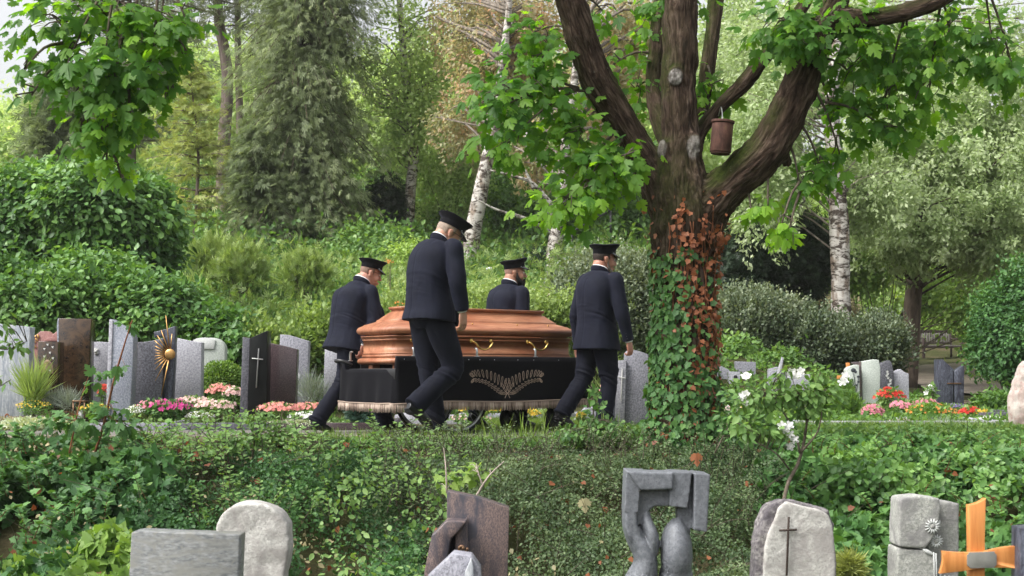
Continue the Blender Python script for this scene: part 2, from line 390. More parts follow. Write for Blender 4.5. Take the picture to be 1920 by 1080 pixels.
LMt('silverplant', (.20, .24, .20), (.33, .38, .33), (.5, .55, .48), trans=.15)
LMt('grass', (.09, .16, .04), (.17, .28, .06), (.32, .42, .13), trans=.35)
LMt('straw', (.20, .18, .09), (.34, .30, .16), (.45, .42, .24), trans=.2, tc=(1, 1, 1))
LMt('box', (.05, .11, .02), (.13, .24, .035), (.30, .42, .07), trans=.25)
for nm, c in dict(white=(.78, .78, .74), red=(.60, .03, .02), scarlet=(.62, .07, .04), pink=(.70, .25, .32), magenta=(.55, .05, .24), salmon=(.78, .30, .26), yellow=(.72, .48, .05), orange=(.65, .25, .05), purple=(.20, .13, .34), blush=(.78, .52, .48)).items():
    LMt('fl_'+nm, tuple(x*.72 for x in c), c, tuple(min(.85, x*1.15+.03) for x in c), trans=.25, tc=(1, 1, 1), rough=.7)
def m_bark(name, a, c, sc=14, stretch=.22, moss=None, bmp=.6, light=None):
    m, t, b = mat(name, .92, .15); v = coords(t, (1, 1, stretch)); n1 = noise(t, v, sc, 6, .65, .4); n2 = noise(t, coords(t), 3, 4)
    r = ramp(t, n1, [(.32, a), (.66, c)]); col = r.outputs[0]
    if moss: col = mixc(t, ramp(t, n2, [(.5, (0, 0, 0)), (.68, (.8, .8, .8))]).outputs[0], col, moss)
    t.links.new(col, b.inputs['Base Color']); bump(t, b, n1, bmp, .03); return m
BK = dict(brown=m_bark('bark_brown', (.045, .032, .024), (.15, .115, .09)), pine=m_bark('bark_pine', (.09, .07, .06), (.24, .19, .165), 10),
          gray=m_bark('bark_gray', (.10, .085, .07), (.28, .24, .20), 12), twig=m_bark('bark_twig', (.06, .05, .035), (.16, .13, .10), 30),
          red=m_bark('red_stem', (.16, .06, .03), (.30, .13, .07), 40), dead=m_bark('dead_wood', (.25, .20, .17), (.45, .38, .33), 30))
def m_birchbark():
    m, t, b = mat('bark_birch', .8, .2); v = coords(t, (1, 1, 2.2)); n1 = noise(t, v, 5, 6, .7, 1.0); n2 = noise(t, coords(t, (1, 1, 5)), 5, 4, .7, 1.2); n3 = noise(t, coords(t, (1, 1, .3)), 7, 4)
    r = ramp(t, n1, [(.44, (.07, .055, .045)), (.52, (.50, .47, .43)), (.75, (.66, .63, .58))])
    r2 = ramp(t, n2, [(.30, (.35, .3, .27)), (.42, (1, 1, 1))]); c = mixc(t, 1.0, r.outputs[0], r2.outputs[0], 'MULTIPLY')
    r3 = ramp(t, n3, [(.5, (1, 1, 1)), (.62, (.45, .38, .33))]); c = mixc(t, 1.0, c, r3.outputs[0], 'MULTIPLY')
    t.links.new(c, b.inputs['Base Color']); bump(t, b, n1, .5, .03); return m
BK['birch'] = m_birchbark()

def cloud(mb, rg, C, Rd, ncl, nper, sig, tmpl, size, tone=.5, shell=.5, droop=.3, up=.6, strand=0, out=None, flat=1.0, tvar=.16):
    """leaf clumps filling an ellipsoid lobe; returns clump centres"""
    C, Rd = np.asarray(C, float), np.asarray(Rd, float); u = rdir(rg, ncl); r = (shell+(1-shell)*rg.random((ncl, 1))**.6)*(.72+.62*fbm(u*1.7+C*.7, 3, 17))[:, None]
    cc = C+u*r*Rd; n = ncl*nper; idx = np.repeat(np.arange(ncl), nper)
    o = rg.normal(size=(n, 3))*sig*np.array([1, 1, flat])*(.6+.8*rg.random((ncl, 1)))[idx]
    if strand: tt = rg.random(n); o[:, 2] = -tt*strand*(.4+.9*rg.random(ncl))[idx]; o[:, :2] *= (.35+.5*(1-tt))[:, None]
    p = cc[idx]+o; outw = unit((p-C)/Rd)
    d = outw*.5+rdir(rg, n)*.7+np.array([0, 0, -droop]); nm = outw*.5+np.array([0, 0, up])+rdir(rg, n)*.55
    tint = np.clip(tone+(rg.normal(size=ncl)*tvar)[idx]+rg.normal(size=n)*.12, 0, 1)
    scatter(mb, tmpl, p, d, nm, size*(.65+.7*rg.random(n)), tint); return cc
def branchy(mb, rg, a, tips, r0, bend=.25, n=5, rt=.25):
    for tp in tips:
        a_ = np.asarray(a(tp) if callable(a) else a, float); L = np.linalg.norm(tp-a_); mid = (a_+tp)/2+rg.normal(size=3)*L*.08+np.array([0, 0, bend*L*.3])
        r = r0*min(1, .35+L*.2); mb.cat(tube([a_, mid, tp], [r, r*.6, r*rt], n, sub=3))
def along(path, z):
    p = np.asarray(path); return np.array([np.interp(z, p[:, 2], p[:, k]) for k in range(3)])
def tree(name, label, cat, path, rad, bark, lobes, leaf, tmpl, size, seed, group=None, nb=14, br=.05, branches=True, crownpart='crown', **kw):
    """path: trunk centre line (world); lobes: (centre, radii, clumps, per clump, sigma, tone)"""
    rg = np.random.default_rng(seed); base = np.asarray(path[0], float).copy(); th = thing(name, label, cat, tuple(base), group=group)
    tr = tube(path, rad, 14, sub=5); tm = MB().cat(tr); V = tm.V[0]
    if len(np.atleast_1d(rad)) > 1 and np.max(rad) > .06: V += (unit(V-np.array([along(path, z) for z in V[:, 2]]))*((fbm(V*np.array([7, 7, 2.0]), 3, seed)-.5)*.22*np.max(rad))[:, None])
    tm.obj('trunk', BK[bark], th, smooth=True, origin=base)
    lv = MB(); bm_ = MB(); top = np.asarray(path)[-1]
    for (C, Rd, ncl, nper, sg, tone) in lobes:
        cc = cloud(lv, rg, C, Rd, ncl, nper, sg, tmpl, size, tone, **kw)
        if branches:
            tips = cc[rg.permutation(len(cc))[:nb]]
            branchy(bm_, rg, lambda q: along(path, min(top[2], max(base[2]+1.55, q[2]-.3*np.hypot(q[0]-base[0], q[1]-base[1])-rg.random()*.5))), tips, br)
    if bm_.n: bm_.obj('branches', BK[bark if bark != 'birch' else 'gray'], th, smooth=True, origin=base)
    lv.obj(crownpart, LM[leaf], th, origin=base); return th
def LB(px, py, rx, ry, Y, dep, ncl, nper, sg, tone=.5):
    """lobe from photo measures: centre and half sizes in pixels at distance Y, depth half size in metres"""
    s = F/Y; return (P(px, py, Y), (rx/s, dep, ry/s), ncl, nper, sg, tone)
def gp(px, Y, dz=0): x = PX(px, Y); return np.array([x, Y, float(zf(x, Y))+dz])
# ================================================================== BACKGROUND TREES AND SHRUBS
def TP(px0, Y, *pts):
    """trunk path: base on the ground at (px0,Y), further points (px,py)"""
    return [gp(px0, Y, -.1)]+[P(a, b, Y) for a, b in pts]
# far wooded hillside, one mass
rg = np.random.default_rng(3); mb = MB()
for k in range(260):
    y = rg.uniform(52, 82); x = rg.uniform(-.46, .46)*y; z0 = float(zf(x, y)); h = rg.uniform(3.2, 6.5)
    if x/y < -.27: h *= .45
    if -.13 < x/y < -.09: h *= .6
    cloud(mb, rg, (x, y, z0+h*.5), (rg.uniform(2, 3.4), 2.4, h*.55), 42, 34, .5, FOLD, .30, rg.uniform(.35, .85), tvar=.12)
tag(mb.obj('far_woodland', LM['birch']), 'pale green wooded hillside filling the gaps behind the cemetery trees', 'woodland', kind='stuff')
# understorey of the slope: low mixed growth
def growth(name, label, leaf, tmpl, size, pts, seed, hgt=.5, per=26, sig=.14, tone=.5, cat='undergrowth', droop=-.4, kind='stuff', up=.5):
    rg = np.random.default_rng(seed); mb = MB(); n = len(pts); idx = np.repeat(np.arange(n), per)
    hh = hgt*(.4+.8*fbm(np.c_[pts*.8, np.zeros(n)], 2, seed)); o = rg.normal(size=(n*per, 3))*sig
    z = zf(pts[:, 0], pts[:, 1]); q = np.c_[pts, z+hh*.45][idx]+o; q[:, 2] += (rg.random(n*per)-.4)*hh[idx]*.9
    tt = np.clip(tone+(fbm(np.c_[pts*.6, np.zeros(n)], 2, seed+3)-.5)[idx]*1.1+rg.normal(size=n*per)*.13, 0, 1)
    scatter(mb, tmpl, q, rdir(rg, n*per)*.8+np.array([0, 0, -droop]), rdir(rg, n*per)*.7+np.array([0, -.2, up]), size*(.6+.8*rg.random(n*per)), tt)
    return tag(mb.obj(name, LM[leaf]), label, cat, kind=kind)
def fanpts(rg, n, p0, p1, y0, y1):
    y = np.sqrt(rg.uniform(y0**2, y1**2, n)); return np.c_[(rg.uniform(p0, p1, n)-960)/F*y, y]
rg = np.random.default_rng(11)
growth('meadow_grass', 'bright green grassy slope rising behind the left and middle graves', 'meadow', BLADE, .20, fanpts(rg, 5200, 330, 1240, 17.6, 36), 12, .22, 16, .13, .55, 'grass', droop=-1.4)
growth('undergrowth', 'low mixed leafy growth covering the upper slope under the trees', 'deep', OVATE, .11, fanpts(rg, 3600, -60, 1300, 27, 50), 13, 1.0, 24, .22, .5)
growth('hillside_growth', 'bright undergrowth on the slope behind the right hand hedge', 'bright', OVATE, .12, np.vstack([fanpts(rg, 1900, 1330, 2000, 51, 68), fanpts(rg, 700, 1330, 1660, 33, 43), fanpts(rg, 260, 1840, 2000, 30, 43)]), 14, 1.3, 24, .25, .4)
growth('slope_creeper', 'leafy creeper spreading up the slope right behind the left graves', 'shrubgreen', OVATE, .075, fanpts(rg, 4200, 280, 1000, 17.3, 29), 15, .55, 22, .13, .5)
growth('slope_weeds', 'taller loose pale weeds scattered over the slope', 'meadow', SPRAY, .14, fanpts(rg, 700, 330, 1230, 18, 30), 16, 1.0, 16, .10, .6, droop=-.8)
# --- conifers and others, left to right
def conifer(name, label, base, H, Rb, rad, bark, leaf, tmpl, size, seed, z0f=.12, nw=46, per=9, seg=7, nl=6, droop=.35, tip=.15, group=None, tone=.5, path=None, up=.2, sg=.10, top=1.0):
    rg = np.random.default_rng(seed); base = np.asarray(base, float); th = thing(name, label, 'conifer', tuple(base), group=group)
    ax = lambda z: base+np.array([.03*math.sin(z*1.3+seed)*z, 0, z])
    tube([ax(z) for z in np.linspace(0, H*.98, 8)], np.linspace(rad, rad*.15, 8), 12, sub=3).obj('trunk', BK[bark], th, smooth=True, origin=base)
    lv, bm_ = MB(), MB(); Pn, Dn, Tn = [], [], []
    for w in range(nw):
        f = z0f+(top-z0f)*(w+rg.random())/nw; z = H*f; Rr = Rb*((1-f)/(1-z0f))**.6*(.75+.5*rg.random())+tip
        for k in range(per):
            a = rg.uniform(0, 2*math.pi); L = Rr*rg.uniform(.55, 1.1); dv = np.array([math.cos(a), math.sin(a), 0]); tt = rg.normal()*.14
            pp = [ax(z)+dv*L*s+np.array([0, 0, up*L*s-droop*L*s*s]) for s in np.linspace(0, 1, seg)]
            if rg.random() < .45: bm_.cat(tube(pp[::2], np.linspace(.022, .006, len(pp[::2])), 4, cap=False))
            for s in range(1, seg):
                c = pp[s]; q = c+rg.normal(size=(nl, 3))*sg*(.6+.6*s/seg)*np.array([1, 1, .6]); Pn.append(q)
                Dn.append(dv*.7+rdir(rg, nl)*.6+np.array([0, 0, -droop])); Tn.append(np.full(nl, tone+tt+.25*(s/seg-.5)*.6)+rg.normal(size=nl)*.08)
    Pn, Dn, Tn = map(np.concatenate, (Pn, Dn, Tn)); n = len(Pn)
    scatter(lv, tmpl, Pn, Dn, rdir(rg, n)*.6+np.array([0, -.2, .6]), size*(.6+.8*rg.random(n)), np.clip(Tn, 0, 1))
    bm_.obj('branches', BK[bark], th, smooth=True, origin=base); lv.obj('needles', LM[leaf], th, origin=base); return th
conifer('conifer', 'grey green conifer far left with dark trunk, behind the clipped bush', gp(105, 38), 4.6, 1.4, .12, 'brown', 'thuja', SPRAY, .24, 21, per=9, nw=36, tone=.4)
pg = 'tall pines left of the big cypress'
conifer('pine_tree', 'thick grey pine trunk, left one of the two tall pines', gp(420, 37), 15, 2.9, .20, 'pine', 'pine', SPRAY, .34, 22, z0f=.36, nw=34, per=7, nl=4, droop=-.05, up=.15, group=pg, tone=.55, sg=.22)
conifer('pine_tree', 'thinner pine trunk standing just right of the thick pine', gp(449, 39), 15, 2.6, .13, 'pine', 'pine', SPRAY, .34, 23, z0f=.40, nw=26, per=6, nl=4, droop=-.05, up=.15, group=pg, tone=.5, sg=.22)
conifer('hemlock_tree', 'small yellow green hemlock with tiered boughs in front of the pines', gp(366, 31), 4.4, 1.15, .06, 'pine', 'larch', SPRAY, .16, 24, nw=17, per=7, nl=4, droop=.25, tone=.5, z0f=.22)
conifer('pine_tree', 'sparse grey pine in the gap between bush and hemlock', gp(250, 41), 11, 2.6, .14, 'pine', 'pine', SPRAY, .34, 27, z0f=.2, nw=26, per=6, nl=4, up=.1, droop=.1, tone=.45, sg=.22)
conifer('cypress_tree', 'huge drooping olive green cypress in the centre left', gp(570, 31.5), 19, 1.35, .16, 'brown', 'thuja', SPRAY, .17, 25, nw=92, per=13, nl=8, top=.62, droop=.85, up=.3, tone=.5, z0f=.04, tip=.30, sg=.12)
conifer('cypress_tree', 'darker lower cypress at the foot of the huge one', gp(495, 30.5), 3.0, .75, .08, 'brown', 'thuja', SPRAY, .17, 26, nw=26, per=14, droop=.6, tone=.25, tip=.25, z0f=.05)
# dark yew columns
def _irr(rg, C, Rd): return C
def dense(name, label, cat, lobes, leaf, tmpl, size, seed, stem=None, group=None, fol='foliage', **kw):
    rg = np.random.default_rng(seed); C0 = np.asarray(lobes[0][0], float); base = np.array([C0[0], C0[1], float(zf(C0[0], C0[1]))])
    th = thing(name, label, cat, tuple(base), group=group); lv, st = MB(), MB()
    for (C, Rd, ncl, nper, sg, tone) in lobes:
        cc = cloud(lv, rg, C, Rd, ncl, nper, sg, tmpl, size, tone, **kw)
        branchy(st, rg, base+np.array([rg.normal()*.05, 0, .02]), cc[rg.permutation(len(cc))[:7]], .022 if size < .2 else .05, .1, 4)
    st.obj('stems', BK['twig'], th, smooth=True, origin=base); lv.obj(fol, LM[leaf], th, origin=base); return th
dense('yew_tree', 'dark green columnar yew behind the standing birch trunk', 'yew', [LB(722, 395, 32, 48, 33, .5, 120, 40, .09, .4), LB(705, 410, 18, 30, 33, .4, 50, 40, .09, .4)], 'yew', SPRAY, .14, 31, shell=.7, flat=1.6)
dense('yew_tree', 'broad very dark yew behind the hedge right of the maple trunk', 'yew', [LB(1400, 480, 80, 90, 25, 1.1, 420, 36, .11, .4), LB(1490, 490, 60, 80, 25, 1.0, 260, 36, .11, .45), LB(1360, 430, 50, 70, 25.5, .8, 160, 36, .11, .4)], 'yew', SPRAY, .13, 32, shell=.7)
dense('yew_tree', 'dark clipped yew mound beside the stone steps', 'yew', [LB(1010, 505, 34, 34, 28.5, .5, 110, 34, .09, .5)], 'yew', SPRAY, .12, 33, shell=.7)
# birches
bg_ = 'birches on the slope'
tree('birch_tree', 'birch with short white trunk and airy pale crown right of the cypress', 'birch', TP(766, 33, (768, 380), (775, 280), (760, 150), (745, -60)), [.15, .13, .12, .09, .05], 'birch',
     [LB(775, 60, 85, 110, 33, 1.4, 100, 40, .20, .55), LB(750, 200, 55, 90, 33, 1.1, 66, 40, .18, .5), LB(800, 190, 55, 100, 33, 1.2, 76, 40, .18, .55), LB(690, 160, 30, 70, 34, 1.0, 14, 34, .2, .5)], 'birch', FOLD, .11, 41, bg_, nb=16, br=.045, shell=.2, strand=.8)
tree('birch_tree', 'leaning dark barked birch right behind the tall bearer', 'birch', TP(878, 29.5, (886, 440), (905, 340), (925, 240), (950, 60), (960, -80)), [.19, .17, .15, .11, .08, .05], 'birch',
     [LB(940, 90, 100, 130, 31, 1.6, 200, 50, .19, .55), LB(880, 210, 70, 70, 31, 1.3, 70, 46, .17, .5), LB(1000, 20, 80, 90, 31, 1.3, 90, 46, .18, .6), LB(880, 20, 80, 80, 32, 1.3, 100, 46, .18, .5)], 'rust', FOLD, .10, 42, bg_, nb=18, br=.05, shell=.15, strand=.8)
tree('birch_tree', 'birch with forked pale limbs behind the bearded bearer', 'birch', TP(1032, 28, (1040, 460), (1056, 360), (1062, 250), (1080, 120), (1090, -60)), [.17, .15, .12, .10, .08, .05], 'birch',
     [LB(1140, 140, 90, 120, 30, 1.5, 170, 50, .19, .6), LB(1180, 30, 100, 90, 30, 1.5, 130, 50, .19, .5), LB(1010, 250, 60, 60, 30, 1.0, 50, 40, .16, .55)], 'rust', FOLD, .10, 43, bg_, nb=18, br=.045, shell=.15, strand=.8)
fb = COL.objects[-1]
for o_ in COL.objects:
    if o_.name.startswith('birch_tree') and 'forked' in o_.get('label', ''): fb = o_
for pts in ([(1050, 420), (1010, 370), (985, 320), (968, 298)], [(1048, 400), (1000, 345), (960, 330), (915, 318)], [(1052, 350), (1010, 300), (985, 270), (990, 240)], [(1040, 440), (985, 410), (935, 395), (890, 372)], [(1056, 330), (1085, 300), (1100, 270), (1110, 240)]): tube([P(a, b, 28-.004*abs(a-1045)) for a, b in pts], [.05, .04, .026, .012], 8, sub=3).obj('limb', BK['birch'], fb, smooth=True, origin=np.array(fb.location))

tree('birch_tree', 'straight white birch trunk with ivy patches, right of the maple', 'birch', TP(1580, 23.5, (1576, 560), (1574, 440), (1566, 320), (1560, 200), (1570, 60), (1560, -80)), [.19, .155, .16, .15, .12, .10, .07], 'birch',
     [LB(1430, 330, 70, 100, 23.8, 1.0, 110, 60, .14, .62), LB(1440, 200, 80, 110, 24, 1.2, 150, 60, .16, .62), LB(1640, 330, 70, 60, 24, 1.0, 80, 60, .14, .5), LB(1500, 60, 140, 110, 25, 1.5, 170, 55, .18, .6)], 'silver', FOLD, .085, 44, bg_, nb=10, br=.028, shell=.25, strand=.75)
tree('willow_tree', 'broad silvery green tree with dark leaning trunk near the bench', 'tree', TP(1703, 29, (1712, 560), (1722, 480), (1745, 420), (1770, 330), (1790, 150)), [.19, .17, .15, .12, .09, .05], 'brown',
     [LB(1720, 400, 130, 78, 27.5, 1.5, 240, 60, .17, .6), LB(1790, 300, 160, 110, 28, 1.9, 330, 60, .20, .6), LB(1880, 410, 90, 100, 27.5, 1.5, 210, 60, .18, .5), LB(1700, 250, 130, 90, 28.5, 1.8, 230, 60, .2, .6), LB(1860, 180, 120, 100, 28.5, 1.8, 210, 60, .2, .5)], 'silver', FOLD, .10, 45, nb=16, br=.038, shell=.35, strand=.5)
tree('birch_tree', 'pale silvery birch crown high behind the right maple limb', 'birch', TP(1500, 33, (1500, 400), (1490, 200), (1480, -40)), [.16, .14, .12, .06], 'birch',
     [LB(1400, 60, 90, 120, 32, 1.8, 190, 50, .22, .7), LB(1560, 60, 120, 110, 32, 1.8, 220, 50, .22, .6), LB(1700, 90, 110, 90, 33, 1.8, 170, 50, .22, .6), LB(1850, 60, 110, 90, 33, 1.8, 120, 44, .24, .55)], 'silver', FOLD, .12, 46, bg_, nb=16, shell=.2, strand=.8)
# elder and woodland shrubs
dense('elder_shrub', 'pale green elder with fine twigs left of the leaning birch', 'shrub', [LB(830, 310, 70, 60, 34, 1.1, 120, 40, .16, .6), LB(860, 370, 50, 60, 34, .8, 70, 40, .15, .5), LB(800, 400, 40, 50, 34, .8, 60, 44, .13, .5), LB(880, 290, 55, 45, 34.5, 1.0, 90, 44, .13, .65)], 'birch', OVATE, .075, 51, shell=.1, strand=.4)
dense('hazel_shrub', 'deep green hazel behind the forked birch', 'shrub', [LB(980, 400, 75, 70, 36, 1.8, 200, 46, .24, .5), LB(1100, 420, 70, 80, 35, 1.8, 200, 46, .24, .35), LB(1180, 430, 60, 90, 34, 1.6, 170, 46, .22, .3), LB(1160, 330, 80, 60, 36, 1.5, 150, 46, .22, .4), LB(930, 350, 50, 50, 37, 1.5, 90, 46, .24, .55)], 'deep', OVATE, .12, 52, shell=.3)
dense('hazel_shrub', 'fresh green shrub below the cypress skirt', 'shrub', [LB(690, 470, 60, 40, 30, 1.0, 110, 44, .14, .55), LB(610, 500, 60, 30, 29, .8, 80, 40, .13, .6), LB(740, 470, 35, 30, 29, .6, 60, 40, .12, .5)], 'shrubgreen', OVATE, .10, 53, shell=.4)
dense('hazel_shrub', 'bright yellow green shrub just left of the tall bearer', 'shrub', [LB(768, 490, 32, 30, 27, .5, 70, 44, .10, .7)], 'bright', OVATE, .07, 54, shell=.5)
dense('hazel_shrub', 'leafy shrub in the wood behind the white birch trunk', 'shrub', [LB(1640, 460, 90, 70, 36, 1.5, 190, 44, .22, .55), LB(1560, 480, 60, 70, 36, 1.5, 110, 44, .22, .35), LB(1860, 560, 80, 60, 34, 1.5, 150, 44, .2, .35), LB(1760, 540, 50, 50, 38, 1.3, 100, 44, .2, .5)], 'bright', OVATE, .13, 55, shell=.3)
# ---- fern like plants on the slope
for k, (px, py, Y, rr, lab) in enumerate([(400, 480, 24, 40, 'ferny pale plant clump below the hemlock trunk'), (455, 490, 23.5, 44, 'feathery bright clump in front of the cypress foot'), (575, 500, 23, 40, 'tall feathery clump right of the dark cypress foot'), (350, 560, 19, 36, 'ferny weed clump at the right edge of the clipped bush')]):
    dense('wild_shrub', lab, 'plant', [LB(px, py+rr*.5, rr*1.1, rr*.5, Y, .35, 46, 20, .10, .55), LB(px+6, py-rr*.1, rr*.55, rr*.7, Y, .2, 26, 16, .08, .8), LB(px-rr*.5, py+rr*.1, rr*.3, rr*.5, Y, .2, 12, 16, .07, .7)], 'meadow', SPRAY, .13, 60+k, shell=.0, droop=-.9, group='wild clumps on the slope')
# ---- clipped bush on the left and the mass below it
def bush(name, label, lobes, leaf, size, seed, tmpl=OVATE, **kw): return dense(name, label, 'bush', lobes, leaf, tmpl, size, seed, **kw)
bush('laurel_bush', 'big rounded glossy bush on the far left above the graves', [LB(200, 410, 125, 78, 20.2, 1.1, 420, 62, .10, .6), LB(60, 420, 110, 85, 20.6, 1.1, 330, 60, .10, .58), LB(-60, 450, 110, 110, 20.6, 1.1, 150, 50, .10, .5), LB(230, 480, 90, 60, 20, .7, 180, 50, .09, .35), LB(120, 345, 120, 18, 20.4, .8, 140, 30, .08, .85)], 'laurel', .105, 71, shell=.72, droop=.55)
bush('laurel_bush', 'lower spreading glossy bush directly behind the left headstones', [LB(90, 590, 160, 75, 18.2, .8, 420, 60, .09, .6), LB(290, 600, 110, 70, 18.2, .7, 300, 60, .09, .6), LB(420, 640, 80, 45, 17.8, .5, 130, 50, .08, .5), LB(-40, 560, 90, 90, 18.4, .7, 120, 50, .1, .5), LB(180, 520, 90, 30, 18.6, .5, 110, 40, .09, .7)], 'laurel', .085, 72, shell=.68, droop=.45)
bush('laurel_bush', 'mixed bright shrub between the black stele and the rear left bearer', [LB(540, 655, 80, 34, 17.6, .35, 130, 50, .07, .5), LB(600, 640, 60, 60, 17.9, .4, 130, 50, .08, .5), LB(480, 640, 40, 30, 17.6, .3, 60, 44, .07, .6)], 'meadow', .065, 73, shell=.3, tmpl=OVATE, droop=-.5)
# ---- grey green hedges
def hedge(name, label, lobes, seed, leaf='grayhedge', size=.055, **kw):
    th = dense(name, label, 'hedge', lobes, leaf, TINY, size, seed, shell=.72, droop=-.5, flat=1.0, group='grey green hedges', **kw)
    rg = np.random.default_rng(seed+500); mb = MB(); base = np.array(th.location)
    for (C, Rd, ncl, nper, sg, tone) in lobes:                       # upright shoots
        n = int(ncl*1.0); u = rdir(rg, n); u[:, 2] = abs(u[:, 2])*.9+.2; u = unit(u); s = np.asarray(C)+u*np.asarray(Rd)*.97
        d = unit(u*.6+np.array([0, 0, .9])+rg.normal(size=(n, 3))*.2); L = rg.uniform(.12, .32, n)
        for k in range(9):
            q = s+d*(L*(k/8))[:, None]; dd = rdir(rg, n)*.8+d*.6; scatter(mb, TINY, q, dd, rdir(rg, n), size*.8, np.clip(tone+.28+rg.normal(size=n)*.1, 0, 1))
    mb.obj('shoots', LM[leaf], th, origin=base); return th
hedge('hedge', 'grey green hedge between the front bearer and the maple trunk', [LB(1140, 570, 90, 85, 19.3, .7, 420, 52, .075, .45), LB(1200, 590, 60, 90, 19.3, .7, 260, 52, .075, .4), LB(1080, 600, 40, 60, 19.6, .5, 100, 46, .07, .45)], 81)
hedge('hedge', 'long grey green hedge right of the maple trunk', [LB(1390, 620, 90, 65, 22.6, .8, 360, 50, .085, .36), LB(1500, 650, 90, 62, 22.6, .8, 340, 50, .085, .22), LB(1440, 600, 60, 35, 22.8, .6, 120, 46, .08, .65)], 82, size=.06)
hedge('hedge', 'rounded hedge section right of the white birch trunk', [LB(1642, 655, 52, 50, 23.2, .8, 240, 50, .085, .3), LB(1600, 680, 40, 40, 23, .5, 90, 46, .08, .35)], 83, size=.06)
hedge('hedge', 'grassy green hedge row just beyond the coffin', [LB(930, 600, 110, 38, 18.3, .35, 260, 50, .06, .6), LB(1040, 600, 60, 32, 18.5, .35, 130, 46, .06, .5), LB(800, 595, 90, 35, 18.3, .35, 150, 46, .06, .6)], 84, leaf='meadow', size=.06)
hedge('hedge', 'rusty brown hedge top behind the long hedge', [LB(1540, 590, 55, 22, 27, .4, 110, 40, .09, .5)], 85, leaf='straw', size=.07)
bush('holly_bush', 'dark glossy multi stemmed shrub at the right edge', [LB(1895, 645, 64, 66, 20.5, .8, 300, 46, .08, .25), LB(1880, 580, 50, 34, 20.8, .5, 100, 40, .09, .45), LB(1930, 560, 50, 70, 20.5, .6, 110, 44, .09, .35)], 'ivy', .06, 86, shell=.55)
bush('low_shrub', 'low ragged greenery under the right shrub beside the dark split stone', [LB(1885, 752, 46, 13, 19.5, .35, 60, 40, .05, .4), LB(1722, 752, 16, 7, 21, .25, 16, 30, .04, .4)], 'deep', .07, 87, shell=.4)
bush('low_shrub', 'dark leafy clump below the long hedge beside the small lantern stone', [LB(1450, 690, 60, 26, 21.5, .4, 80, 44, .07, .5), LB(1380, 660, 30, 25, 21.5, .3, 40, 40, .07, .6)], 'shrubgreen', .075, 88, shell=.4)
# ================================================================== COFFIN AND CARRIAGE
TH = R(36); DV = np.array([math.cos(TH), math.sin(TH), 0]); NV = np.array([-math.sin(TH), math.cos(TH), 0])   # forward, left
C0 = np.array([PX(743, 12.2), 12.2, 0])      # near rear corner of the carriage, on the ground
# local frame of the carriage: x forward from the rear end, y left from the near side, z up
M_black = plain('black_velvet', (.006, .006, .008), .95, .1, 0, .15, 60); M_black.node_tree.nodes['Principled BSDF'].inputs['Sheen Weight'].default_value = .02
M_blkpaint = plain('black_painted_board', (.012, .012, .014), .35, .5)
M_chrome = plain('brushed_chrome', (.62, .64, .66), .28, .5, 1, .05)
M_brass = plain('polished_brass', (.75, .50, .16), .22, .5, 1, .05)
M_tyre = plain('black_rubber', (.012, .012, .013), .7, .3)
M_rim = plain('silver_rim', (.55, .56, .58), .35, .5, .8, .05)
M_cord = plain('cream_cord', (.50, .38, .30), .8, .2)
def m_fringe():
    m, t, b = mat('fringe', .9, .15); a = N_(t, 'Attribute', attribute_name='tint')
    r = ramp(t, a.outputs['Fac'], [(0, (.16, .12, .10)), (.5, (.34, .26, .21)), (1, (.50, .41, .34))]); t.links.new(r.outputs[0], b.inputs['Base Color']); return m
M_fringe = m_fringe()
def m_coffin():
    m, t, b = mat('reddish_coffin_wood', .48, .35); v = coords(t, (1.2, 9, 9)); n1 = noise(t, v, 3.2, 6, .6, 1.2); n2 = noise(t, coords(t, (.8, 3, 3)), 2.2, 3, .5, .6)
    r = ramp(t, n1, [(.3, (.27, .115, .060)), (.55, (.41, .185, .100)), (.75, (.52, .26, .155))]); r2 = ramp(t, n2, [(.35, (.72, .56, .50)), (.6, (1.05, 1.05, 1.05))])
    t.links.new(mixc(t, 1.0, r.outputs[0], r2.outputs[0], 'MULTIPLY'), b.inputs['Base Color']); bump(t, b, n1, .05, .002)
    b.inputs['Coat Weight'].default_value = .15; b.inputs['Coat Roughness'].default_value = .25; return m
M_cof = m_coffin()
CW, CLn = .80, 2.12
car = thing('coffin_carriage', 'black draped wheeled bier with pale fringe and cream palm emblem, under the coffin', 'bier', tuple(C0), TH)
# deck: low board at the rear, raised rim boards along the sides
deck = MB(); deck.cat(box(.0, CLn, .03, CW-.03, .555, .575)); deck.obj('deck', M_blkpaint, car)
for s, (a, b_) in ((0, (.0, .022)), (1, (CW-.022, CW))): box(.10 if s else 0.0, CLn, a, b_, .50, .70).obj('side_board', M_blkpaint, car, bevel=.004)
box(-.012, .012, -.0, CW, .50, .592).obj('end_board', M_blkpaint, car, bevel=.004)
box(CLn-.012, CLn+.012, .02, CW-.02, .50, .70).obj('end_board', M_blkpaint, car, bevel=.004)
# bulged far rear bracket with its cloth
rail = MB().cat(tube([(.02, CW+.0, .62), (-.05, CW+.04, .66), (-.08, CW+.11, .665), (-.02, CW+.17, .655), (.20, CW+.17, .645), (.5, CW+.03, .64)], .016, 8, sub=4)); rail.obj('corner_rail', M_blkpaint, car, smooth=True)
